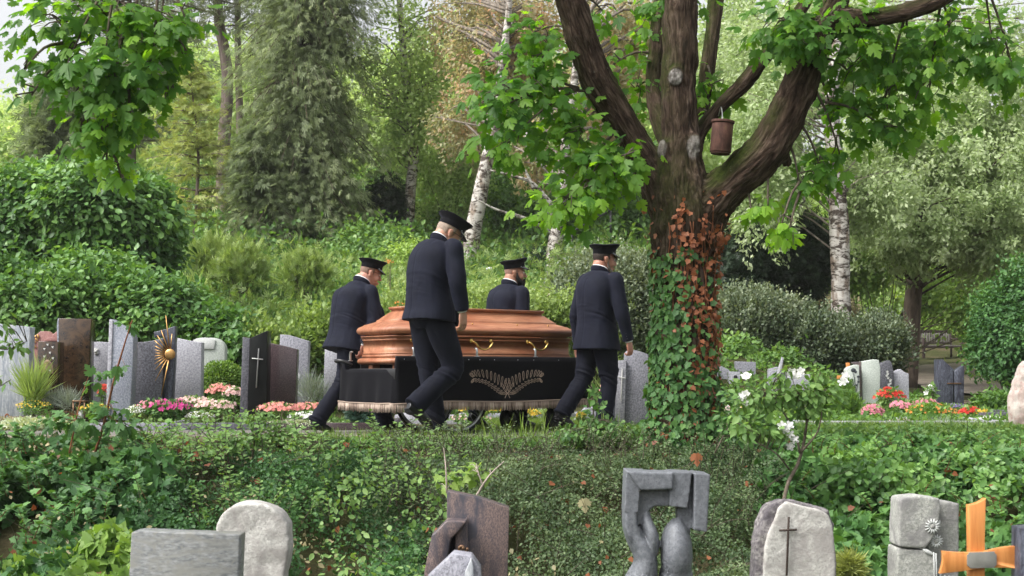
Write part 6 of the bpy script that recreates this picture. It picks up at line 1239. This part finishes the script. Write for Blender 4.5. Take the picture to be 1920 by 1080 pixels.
shoots('maple shoots over the dark scrub at the lower left', 'ivy', IVY, .06, -40, 330, 9.2, 11.0, 60, 201)
shoots('leafy shoots over the creeper left of centre', 'shrubgreen', OVATE, .045, 260, 820, 9.4, 11.3, 190, 202, .10, .34, 'twig')
shoots('small leaved sprigs over the cotoneaster in the centre', 'cotone', OVATE, .024, 720, 1440, 9.2, 11.1, 320, 203, .10, .30, 'twig', 14)
shoots('light shoots over the ivy carpet at the lower right', 'laurel', OVATE, .05, 1500, 2000, 9.4, 11.3, 90, 204, .08, .22, 'red')
# lower ground between the front stones
bankcover('low_ivy', 'ivy and litter at the foot of the bank behind the front stones', 'ivy', IVY, .05, (-200, -200, 2100, 2100), 9000, 108, base=.04, amp=.08, layer=.05, y0=6.6, y1=8.6, tone=.4)
# ragged weeds along the near edge of the footpath
def tuftline(name, label, leaf, tmpl, size, x0, x1, y0, y1, n, per, seed, hgt=.12, tone=.5, cat='weeds'):
    rg = np.random.default_rng(seed); px = rg.uniform(x0, x1, n); y = rg.uniform(y0, y1, n); x = (px-960)/F*y; idx = np.repeat(np.arange(n), per)
    hh = hgt*(.3+1.2*rg.random(n)**2); p = np.c_[x, y, zf(x, y)+.0][idx]+rg.normal(size=(n*per, 3))*np.array([.05, .05, 0]); p[:, 2] += hh[idx]*rg.random(n*per); mb = MB()
    blade = tmpl is BLADE; d = rdir(rg, n*per)*(.35 if blade else .9)+np.array([0, 0, 1.0 if blade else .1])
    if blade: p[:, 2] -= hh[idx]*.8; p[:, 2] = np.maximum(p[:, 2], zf(p[:, 0], p[:, 1]))
    scatter(mb, tmpl, p, d, rdir(rg, n*per)+np.array([0, -.6, .5]), size*(.5+rg.random(n*per)), np.clip(tone+rg.normal(size=n*per)*.2, 0, 1)); return tag(mb.obj(name, LM[leaf]), label, cat, kind='stuff')
tuftline('edge_grass', 'wispy grass along the near edge of the footpath', 'grass', BLADE, .09, 560, 1300, 11.15, 11.6, 240, 10, 111, tone=.5, cat='grass')
tuftline('edge_grass', 'short grass on the verge left of the weeds', 'straw', BLADE, .07, -60, 700, 11.2, 11.5, 200, 12, 112, tone=.5, cat='grass')
tuftline('edge_weeds', 'low leafy weeds spilling onto the footpath in front of the wheels', 'shrubgreen', OVATE, .028, 540, 1100, 11.05, 11.7, 800, 18, 113, .025, .4)
tuftline('edge_weeds', 'low leafy weeds between the front bearer and the maple', 'shrubgreen', OVATE, .034, 1060, 1260, 11.05, 11.75, 300, 20, 313, .09, .4)
tuftline('tall_grass', 'a few tall thin grass blades standing before the small wheels', 'grass', BLADE, .20, 900, 1180, 11.2, 11.6, 14, 5, 213, tone=.6, cat='grass')
tuftline('edge_weeds', 'low leafy weeds at the foot of the maple and rose bush', 'ivy', IVY, .05, 1200, 1480, 10.9, 12.2, 260, 18, 114, .12, .5)
tuftline('lawn', 'short lawn between the wheels and the yellow flower bed', 'grass', BLADE, .05, 880, 1240, 13.5, 16.5, 2600, 12, 115, tone=.55, cat='lawn')
tuftline('lawn', 'lawn strip between the right hand beds', 'grass', BLADE, .08, 1300, 2000, 12.0, 14.2, 1800, 12, 116, tone=.5, cat='lawn')
tuftline('bed_greens', 'leafy bed growth behind the right kerb and around the stones', 'deep', OVATE, .055, 1330, 2000, 14.5, 21.5, 800, 24, 117, .08, .6, 'bed plants')
tuftline('bed_greens', 'low green filling between the left headstones', 'shrubgreen', OVATE, .04, -40, 720, 13.8, 16.6, 420, 24, 118, .05, .5, 'bed plants')
tuftline('path_weeds', 'greenery on the verge to the right of the footpath', 'shrubgreen', OVATE, .04, 1380, 2000, 11.6, 12.9, 700, 22, 119, .07, .5)
# ---- flowering clumps
fl_n = 0
def clump(label, px, py, rx, ry, Y, leaf, tm, ls, nl, flower=None, fs=.04, nf=30, name='flowering_plant', cat='plant', ltone=.5, ground=None, up=.2, group=None, flt=FLOWER, top=.2, seed=None):
    """a dome of leaves standing on its bed, with flower heads over it"""
    global fl_n; fl_n += 1; rg = np.random.default_rng(seed or 900+fl_n); s = F/Y; C = P(px, py, Y); Rd = np.array([rx/s, min(.3, rx/s*.8), ry/s]); gz = float(zf(C[0], Y)) if ground is None else ground
    th = thing(name, label, cat, (C[0], Y, gz), group=group); u = rdir(rg, nl); r = rg.random((nl, 1))**.45; p = u*r*Rd+C; p[:, 2] = np.maximum(p[:, 2], gz+.01); mb = MB()
    scatter(mb, tm, p, u*.6+rdir(rg, nl)*.6+np.array([0, 0, up]), u*.4+rdir(rg, nl)*.5+np.array([0, -.2, .6]), ls*(.6+.8*rg.random(nl)), np.clip(ltone+rg.normal(size=nl)*.18, 0, 1))
    st = MB(); 
    for k in range(6): e = C+rdir(rg, 1)[0]*Rd*.5; st.cat(tube([(C[0]+rg.normal()*.01, Y, gz-.02), ((C[0]+e[0])/2, Y, (gz+e[2])/2+.01), e], [.004, .003, .002], 4))
    st.obj('stems', BK['twig'], th, origin=(C[0], Y, gz)); mb.obj('foliage', LM[leaf], th, origin=(C[0], Y, gz))
    for fl in ([flower] if isinstance(flower, str) else (flower or [])):
        u = rdir(rg, nf); u[:, 2] = abs(u[:, 2])*.8+top*.5; u[:, 1] = -abs(u[:, 1]); u = unit(u); p = C+u*Rd*(.92+.22*rg.random((nf, 1))); f = MB()
        nm = u*.8+np.array([0, -.55, .45])+rdir(rg, nf)*.35; d = rdir(rg, nf)+.01; d = d-nm*((d*nm).sum(1)/(nm*nm).sum(1))[:, None]
        scatter(f, flt, p, d, nm, fs*(.7+.5*rg.random(nf)), np.clip(.5+rg.normal(size=nf)*.3, 0, 1)); f.obj('blossoms', LM['fl_'+fl], th, origin=(C[0], Y, gz))
    return th
bdg = 'bedding plants on the graves'
# left beds
clump('fountain grass with thin yellow green blades in the wicker basket', 62, 735, 20, 26, 13.95, 'meadow', BLADE, .24, 420, ltone=.85, up=1.2, name='ornamental_grass', cat='grass')
clump('low plant with tiny yellow flowers in the wicker basket', 65, 765, 34, 14, 13.9, 'shrubgreen', TINY, .02, 900, 'yellow', .016, 60, ltone=.5)
clump('silvery lavender like clump left of the lantern', 128, 755, 16, 15, 14.0, 'silverplant', BLADE, .11, 420, up=.8, ltone=.4)
clump('silvery sprigs behind the fountain grass', 98, 752, 14, 14, 14.05, 'silverplant', BLADE, .10, 260, up=.8, ltone=.4)
clump('low yellow flowered plant right of the lantern', 176, 768, 30, 12, 13.95, 'shrubgreen', TINY, .022, 800, 'yellow', .024, 36, ltone=.75)
clump('scarlet salvia peeping between the rose relief stone and the pillar', 193, 738, 10, 16, 14.3, 'shrubgreen', OVATE, .03, 120, 'scarlet', .035, 40)
clump('white variegated ground cover at the far left of the path', 60, 796, 62, 11, 13.5, 'pale', OVATE, .035, 1400, name='variegated_plant', ltone=.55)
clump('white variegated ground cover, right part before the grey kerb', 118, 800, 36, 9, 13.45, 'pale', OVATE, .035, 800, name='variegated_plant', ltone=.6)
clump('dry brownish sedum at the left frame edge', 10, 792, 24, 10, 13.6, 'straw', TINY, .02, 600, name='sedum_plant', ltone=.5)
clump('white flowered alyssum mound at the foot of the blue grey pillar', 258, 775, 22, 15, 13.8, 'meadow', TINY, .022, 900, 'white', .014, 110, ltone=.6)
clump('magenta busy lizzie in front of the golden sun stone', 318, 768, 42, 17, 13.8, 'laurel', OVATE, .045, 620, 'magenta', .052, 30, ltone=.4)
clump('pink busy lizzie beside the magenta one', 288, 765, 30, 14, 13.85, 'laurel', OVATE, .04, 300, 'pink', .046, 26, ltone=.4)
clump('white alyssum at the right foot of the magenta flowers', 375, 783, 26, 12, 13.75, 'meadow', TINY, .022, 800, 'white', .013, 120, ltone=.55)
clump('blush pink begonias below the light speckled stone', 362, 757, 34, 13, 14.2, 'shrubgreen', OVATE, .035, 360, 'blush', .036, 80, ltone=.6)
clump('blush pink begonias right of the field stone', 405, 765, 38, 14, 14.1, 'shrubgreen', OVATE, .035, 400, 'blush', .036, 90, ltone=.6)
clump('coral red begonias in front of the box hedge', 415, 738, 26, 18, 14.6, 'shrubgreen', OVATE, .035, 320, 'salmon', .038, 90, ltone=.5)
clump('pale pink begonias just left of the black stele', 437, 742, 18, 16, 14.5, 'shrubgreen', OVATE, .035, 260, 'blush', .036, 60, ltone=.5)
clump('clipped yellow green box bush between the light stone and black stele', 415, 708, 40, 32, 15.6, 'box', TINY, .028, 5200, name='box_bush', cat='bush', ltone=.5)
clump('coral begonias at the foot of the maroon stone', 525, 770, 40, 14, 13.95, 'shrubgreen', OVATE, .035, 400, 'salmon', .036, 120, ltone=.5)
clump('coral begonias reaching to the rear bearer', 580, 768, 34, 12, 14.1, 'shrubgreen', OVATE, .035, 340, 'salmon', .034, 90, ltone=.5)
clump('white begonias beside the rear bearer leg', 578, 783, 34, 10, 13.85, 'shrubgreen', OVATE, .034, 320, 'white', .032, 60, ltone=.5)
clump('pale sedum strip behind the maroon kerb', 560, 793, 60, 6, 13.78, 'pale', TINY, .02, 1400, name='sedum_plant', ltone=.4)
clump('grey green lavender bush right of the maroon stone', 583, 735, 28, 26, 14.9, 'silverplant', BLADE, .13, 520, up=.8, name='lavender_bush', ltone=.25)
clump('rounded blue green dwarf conifer between the rear bearer legs', 692, 762, 46, 42, 14.1, 'blue', SPRAY, .06, 4200, name='dwarf_conifer', cat='conifer', ltone=.45, up=.6)
clump('yellow daisies in the bed beyond the small wheels', 985, 778, 26, 14, 15.9, 'grass', OVATE, .035, 420, 'yellow', .036, 70, ltone=.6)
clump('yellow flowers beyond the big wheel', 900, 770, 36, 9, 15.8, 'grass', OVATE, .035, 420, 'yellow', .032, 60, ltone=.6)
clump('pale green heather mound right of the yellow daisies', 1040, 770, 34, 12, 16.6, 'meadow', TINY, .03, 900, 'white', .014, 50, ltone=.7)
clump('yellow crocosmia by the sloping stone under the front bearer', 1090, 782, 10, 9, 14.6, 'grass', OVATE, .03, 160, 'yellow', .035, 14, ltone=.6)
clump('pink flowers between the front bearer and the grey monument', 1133, 740, 8, 24, 15.4, 'shrubgreen', OVATE, .04, 140, 'pink', .04, 18, ltone=.5)
clump('leafy green plant with pink blooms left of the monument side slab', 880, 786, 40, 8, 14.5, 'shrubgreen', OVATE, .035, 300, 'blush', .03, 20, ltone=.6)
# right beds
clump('small cone shaped green conifer before the white carved stone', 1590, 772, 26, 36, 16.9, 'deep', SPRAY, .07, 2600, name='dwarf_conifer', cat='conifer', ltone=.6, up=.7)
clump('tip of the small cone shaped conifer, upper growth by the carved rose', 1586, 735, 13, 24, 17.0, 'deep', SPRAY, .06, 900, name='dwarf_conifer', cat='conifer', ltone=.7, up=.8)
clump('pink hydrangea in front of the carved white stone', 1635, 778, 22, 18, 16.2, 'shrubgreen', OVATE, .05, 360, 'pink', .042, 110, ltone=.5)
clump('scarlet carnations before the wavy white pillar', 1668, 748, 28, 22, 16.9, 'shrubgreen', OVATE, .045, 340, 'red', .05, 34, ltone=.6)
clump('pink phlox before the light wavy stone', 1696, 765, 26, 14, 16.6, 'shrubgreen', OVATE, .045, 320, 'pink', .045, 60, ltone=.5)
clump('mixed green mound with orange lantana flowers', 1745, 775, 46, 18, 16.2, 'deep', OVATE, .045, 900, 'orange', .034, 40, ltone=.7)
clump('pink verbena mound left of the split stone', 1735, 758, 22, 10, 16.8, 'shrubgreen', OVATE, .04, 260, 'pink', .036, 34, ltone=.6)
clump('scarlet geraniums right of the split stone', 1818, 775, 20, 11, 16.0, 'shrubgreen', OVATE, .045, 220, 'red', .045, 44, ltone=.6)
clump('yellow and cream begonias beside the scarlet geraniums', 1843, 777, 12, 10, 15.9, 'shrubgreen', OVATE, .04, 160, 'yellow', .034, 24, ltone=.7)
clump('white begonias in front of the dark kerb by the boulder', 1858, 790, 24, 9, 15.2, 'shrubgreen', OVATE, .04, 220, 'white', .04, 54, ltone=.6)
clump('lavender edging with purple spikes behind the long light kerb', 1770, 798, 40, 8, 14.9, 'silverplant', BLADE, .08, 480, 'purple', .022, 90, ltone=.4)
clump('brownish heather in the bed left of the lavender', 1700, 795, 36, 11, 15.0, 'silverplant', TINY, .025, 900, 'blush', .013, 90, ltone=.35)
clump('lime green leafy mound near the split stone', 1820, 800, 22, 10, 14.9, 'bright', OVATE, .035, 420, ltone=.5)
clump('white lily like plant beside the split stone', 1745, 740, 10, 16, 17.4, 'shrubgreen', OVATE, .07, 80, 'white', .06, 6, ltone=.6)
clump('blue violet sprigs at the foot of the split stone', 1790, 765, 26, 8, 16.6, 'shrubgreen', TINY, .025, 400, 'purple', .018, 70, ltone=.5)
clump('red and pink bedding seen right behind the rose bush', 1400, 765, 34, 12, 17.2, 'shrubgreen', OVATE, .04, 380, ['red', 'yellow'], .035, 14, ltone=.6)
clump('reddish bedding left of the rose bush behind the trunk', 1372, 772, 20, 12, 16.2, 'silverplant', TINY, .03, 400, 'blush', .02, 60, ltone=.4)
clump('yellow green sedge tuft behind the rose bush', 1480, 765, 26, 12, 16.0, 'grass', BLADE, .12, 380, up=1, ltone=.7, name='ornamental_grass', cat='grass')
clump('yellow green dwarf cypress sprig beside the white cross stone', 1592, 1068, 20, 22, 7.9, 'larch', SPRAY, .07, 500, name='dwarf_conifer', cat='conifer', ltone=.6, ground=-.95)
# ---- rose bush with white flowers on the bank
def sapling(label, stems, lobes, leaf, tm, size, name='sapling', cat='sapling', bark='twig', flowers=None, fs=.09, seed=5, droop=.5, group=None, fmat='white'):
    """stems: lists of (px,py,Y,r); lobes: (px,py,rx,ry,Y,n)"""
    rg = np.random.default_rng(seed); b0 = P(*stems[0][0][:3]); b0[2] = min(b0[2], float(zf(b0[0], b0[1]))); th = thing(name, label, cat, tuple(b0), group=group); st, lv = MB(), MB(); SP_ = []
    for s in stems: c = [P(a, b, d) for a, b, d, r in s]; st.cat(tube(c, [r for *_, r in s], 7, sub=4)); SP_.append(crom(c, 6))
    SP_ = np.concatenate(SP_)
    for (px, py, rx, ry, Yl, n) in lobes:
        s = F/Yl; C = P(px, py, Yl); Rd = np.array([rx/s, rx/s*.7, ry/s]); u = rdir(rg, n); p = C+u*Rd*rg.random((n, 1))**.5
        for q in p[::4]: a_ = SP_[np.linalg.norm(SP_-q, axis=1).argmin()]; st.cat(tube([a_, (a_+q)/2+np.array([0, 0, .02]), q], [.003, .002, .0012], 4, cap=False))
        scatter(lv, tm, p, u*.6+rdir(rg, n)*.6+np.array([0, 0, -droop]), rdir(rg, n)*.5+np.array([0, -.35, .75]), size*(.6+.7*rg.random(n)), np.clip(.5+rg.normal(size=n)*.2, 0, 1))
    st.obj('stems', BK[bark], th, smooth=True, origin=b0); lv.obj('leaves', LM[leaf], th, origin=b0)
    for (px, py, Yl, k) in (flowers or []):
        C = P(px, py, Yl)
        for j in range(k):
            f = MB(); q = C+(rg.normal(size=3)*.035 if k > 1 else 0); n0 = np.array([0, -1, .35])
            for ring, sz in ((0, 1.0), (1, .72), (2, .45)): nm = n0+rg.normal(size=3)*.2; scatter(f, FLOWER, [q+np.array([0, -.006*ring, .002*ring])], [unit(np.cross(nm, rdir(rg, 1)[0]))], [nm], fs*sz*(.8 if k > 1 else 1), rg.random())
            f.obj('flower', LM['fl_'+fmat], th, origin=b0)
    return th
sapling('wild rose bush with large white flowers on the bank right of the maple trunk',
        [[(1468, 945, 9.2, .014), (1478, 905, 9.4, .013), (1496, 870, 9.6, .012), (1508, 825, 9.7, .010), (1512, 780, 9.7, .007), (1495, 745, 9.7, .005)], [(1500, 850, 9.6, .010), (1492, 815, 9.6, .008), (1470, 775, 9.6, .006), (1440, 740, 9.6, .004)], [(1500, 850, 9.6, .009), (1530, 815, 9.6, .006), (1540, 785, 9.6, .004)], [(1508, 815, 9.7, .008), (1520, 770, 9.7, .006), (1535, 735, 9.7, .004)], [(1480, 880, 9.5, .007), (1455, 850, 9.4, .005), (1420, 830, 9.4, .004)]],
        [(1500, 735, 60, 30, 9.7, 190), (1440, 745, 50, 34, 9.6, 150), (1550, 740, 36, 30, 9.7, 90), (1400, 750, 26, 40, 9.5, 60), (1520, 765, 50, 22, 9.7, 80), (1445, 805, 40, 22, 9.4, 80), (1400, 795, 30, 24, 9.4, 60), (1468, 700, 18, 14, 9.6, 24), (1540, 700, 18, 12, 9.7, 22)],
        'shrubgreen', OVATE, .062, 'rose_bush', 'rose bush', 'twig', [(1399, 706, 9.5, 1), (1397, 743, 9.5, 3), (1475, 808, 9.35, 4), (1488, 818, 9.35, 2), (1573, 711, 9.7, 3), (1485, 700, 9.7, 1), (1498, 714, 9.7, 2)], .078, seed=31)
sapling('field maple sapling with orange stem rising before the blue grey pillar', [[(178, 850, 10.2, .010), (196, 790, 10.1, .009), (212, 720, 10.0, .008), (232, 650, 9.9, .006), (248, 600, 9.9, .003)], [(130, 850, 9.9, .007), (142, 790, 9.9, .006), (156, 735, 9.9, .004), (168, 700, 9.9, .002)]],
        [(240, 610, 14, 12, 9.9, 6), (225, 690, 34, 14, 9.9, 9), (180, 720, 28, 22, 9.9, 9), (205, 765, 44, 20, 10, 16), (165, 790, 50, 18, 10, 22), (230, 800, 30, 20, 10, 18), (120, 790, 40, 18, 9.8, 20)], 'ivy', MAPLE, .075, bark='red', seed=32)
sapling('leafy shoot standing up in front of the front bearer shoes', [[(1110, 850, 11.0, .008), (1112, 790, 11.0, .006), (1113, 740, 11.0, .004), (1112, 715, 11.0, .002)]], [(1112, 740, 12, 24, 11, 30), (1113, 780, 26, 26, 11, 70), (1150, 800, 46, 14, 11, 90), (1080, 812, 40, 14, 11, 80)], 'laurel', OVATE, .055, name='shoot', seed=33, cat='shoot')
sapling('scrubby shoots overlapping the black stele and left kerb', [[(470, 880, 10.6, .008), (478, 820, 10.6, .006), (485, 765, 10.6, .004)], [(515, 880, 10.7, .007), (520, 820, 10.7, .005), (530, 770, 10.7, .003)], [(430, 880, 10.5, .007), (425, 830, 10.5, .005)]],
        [(480, 780, 30, 18, 10.6, 90), (510, 810, 50, 22, 10.6, 230), (440, 825, 50, 22, 10.5, 230), (560, 840, 50, 16, 10.7, 160), (390, 845, 50, 16, 10.5, 160), (640, 838, 60, 14, 11.2, 140)], 'shrubgreen', OVATE, .040, name='shoot', seed=34, cat='shoot')
sapling('blurred hanging twig with small leaves at the left edge', [[(-60, 640, 7.5, .006), (10, 655, 7.5, .004), (50, 640, 7.5, .002)], [(-60, 700, 7.4, .005), (-10, 725, 7.4, .003), (20, 712, 7.4, .002)]], [(-10, 600, 50, 24, 7.4, 60), (25, 650, 30, 12, 7.5, 36), (0, 715, 22, 10, 7.4, 14)], 'shrubgreen', OVATE, .045, name='sapling', seed=35)
sapling('dead forked grey twigs sticking out of the weeds in the centre', [[(838, 925, 8.6, .006), (836, 880, 8.6, .005), (832, 840, 8.7, .002)], [(890, 935, 8.6, .007), (915, 895, 8.6, .006), (945, 865, 8.6, .003)], [(905, 912, 8.6, .005), (895, 880, 8.6, .003)]], [(900, 885, 34, 22, 8.8, 40), (840, 900, 30, 20, 8.8, 24)], 'bright', IVY, .05, name='dead_twigs', bark='dead', seed=36, cat='twigs')
sapling('green weed shoot with broad leaves left of the rose bush', [[(1340, 850, 10.3, .006), (1365, 800, 10.3, .005), (1385, 750, 10.3, .003)]], [(1370, 735, 22, 16, 10.3, 20), (1368, 775, 24, 22, 10.3, 34), (1385, 815, 34, 20, 10.2, 60)], 'laurel', OVATE, .06, name='shoot', seed=37, cat='shoot')
# fallen bare branch on the slope
th = thing('fallen_branch', 'bare pale fallen branch lying on the slope right of the bearded bearer', 'branch', tuple(P(1040, 560, 20)))
o = np.array(th.location); b = tube([P(1062, 582, 19.8)-o, P(1042, 562, 20)-o, P(1025, 548, 20.2)-o, P(1012, 534, 20.2)-o], [.02, .022, .016, .006], 7, sub=3); b.cat(tube([P(1040, 560, 20)-o, P(1022, 553, 20)-o, P(1000, 542, 20)-o], [.014, .01, .004], 6, sub=3)); b.obj('wood', BK['dead'], th, smooth=True)
# dead maple leaf on the cotoneaster
rg = np.random.default_rng(2); m_ = MB(); scatter(m_, MAPLE, [P(1095, 935, 9.05)], [np.array([.1, -.2, -1])], [np.array([0, -1, .2])], .09, .7); tag(m_.obj('fallen_leaf', LM['straw']), 'single withered maple leaf caught on the dark cotoneaster', 'leaf')
m_ = MB(); scatter(m_, MAPLE, [P(1305, 850, 9.9)], [np.array([.1, -.2, -1])], [np.array([0, -1, .2])], .09, .7); tag(m_.obj('fallen_leaf', LM['deadivy']), 'brown dead maple leaf at the foot of the ivy covered trunk', 'leaf')
# ---- bench
M_bench = m_wood('dark_brown_bench_wood', (.03, .02, .018), (.065, .044, .04), (1, 8, 8), .7); M_bslat = m_wood('greyed_bench_slats', (.16, .14, .135), (.29, .27, .255), (8, 1, 1), .8)
bx, by = PX(1768, 46), 46.0; bz = float(zf(bx, by)); k = 1.0; bn = thing('park_bench', 'dark brown wooden park bench with slatted back by the gravel path', 'bench', (bx, by, ZC-(672-HY)/F*46), R(24))
def bpart(nm, x0, x1, y0, y1, z0, z1, m=None): return box(x0, x1, y0, y1, z0, z1).obj(nm, m or M_bench, bn, bevel=.005)
for s in (-1, 1):
    x = s*.78; bpart('leg', x-.035, x+.035, -.04, .04, 0, .62); tube([(x, .50, 0), (x, .50, .40), (x, .56, .92)], [(.035, .035)]*3, 4, ref=(1, .9, 0)).obj('leg', M_bench, bn)
    tube([(x, -.07, .62), (x, .1, .66), (x, .35, .65), (x, .54, .66)], [(.04, .022)]*4, 8, ref=(1, 0, 0), sub=3).obj('armrest', M_bench, bn, smooth=True)
bpart('seat', -.75, .75, -.02, .46, .40, .43, M_bslat); bpart('seat_rail', -.745, .745, -.03, .01, .33, .398)
bpart('top_rail', -.745, .745, .53, .57, .84, .93); bpart('lower_rail', -.745, .745, .50, .54, .48, .54)
for i in range(15): x = -.70+i*.1; bpart('back_slat', x-.025, x+.025, .515, .545, .542, .838, M_bslat)
# stone steps with iron handrail up the slope
sp = np.array(gp(1000, 30)); sto = thing('stone_steps', 'stone steps up the slope with dark iron handrail, behind the bearded bearer', 'steps', tuple(sp))
for k in range(8): x = -.45+k*.18; z = -.15+k*.10; B = box(x, x+1.1, -.35+k*.10, .9, z, z+.092).obj('step', G['lime'], sto, bevel=.01)
for a in ((.0, .0), (.8, .45), (1.6, .9)): tube([(a[0], -.4, a[1]-.2), (a[0], -.4, a[1]+.55)], .02, 8).obj('rail_post', M_blkpaint, sto)
tube([(-.7, -.4, .15), (0, -.4, .55), (.8, -.4, 1.0), (1.6, -.4, 1.45)], .022, 8).obj('handrail', M_blkpaint, sto)
fuse([ell((.2, .7, .1), (1.1, .35, .35)), ell((1.2, .8, .5), (.8, .3, .3))], .05, 2).obj('retaining_boulder', G['rough_dark'], sto, smooth=True)
h = thing('grave_marker_sign', 'tiny white plant sign on the slope left of the steps', 'sign', tuple(gp(917, 27))); zz = P(917, 504, 27)[2]-h.location[2]; box(-.05, .05, 0, .01, zz-.03, zz+.03).obj('plate', M_shirt, h); tube([(0, .016, -.05), (0, .016, zz)], .008, 6).obj('stake', M_blkpaint, h)
q = P(718, 548, 16.6)
for k, (px, py, Y, lab) in enumerate([(748, 575, 17.4, 'orange lily on the grassy slope just above the coffin left end'), (729, 495, 19, 'orange lilies above the rear bearer cap peak')]):
    clump(lab, px, py, 9, 10, Y, 'meadow', BLADE, .15, 60, 'orange', .035, 8, name='lily', cat='flower', ltone=.5, up=.8)
# ------------------------------------------------------------------ thin haze volume added to lift the blacks and soften contrast
hz = box(-760, 760, -80, 960, -9, 42).obj('haze', [])
mh = bpy.data.materials.new('pale_haze'); mh.use_nodes = True; t = mh.node_tree; t.nodes.clear()
pv = t.nodes.new('ShaderNodeVolumePrincipled'); pv.inputs['Color'].default_value = (.95, .95, .94, 1); pv.inputs['Density'].default_value = .0005; pv.inputs['Anisotropy'].default_value = .2
o_ = t.nodes.new('ShaderNodeOutputMaterial'); t.links.new(pv.outputs[0], o_.inputs['Volume']); hz.data.materials.append(mh)
tag(hz, 'faint pale haze added over the whole cemetery to lift the dark tones', None, kind='stuff')
cy.volume_bounces = 1
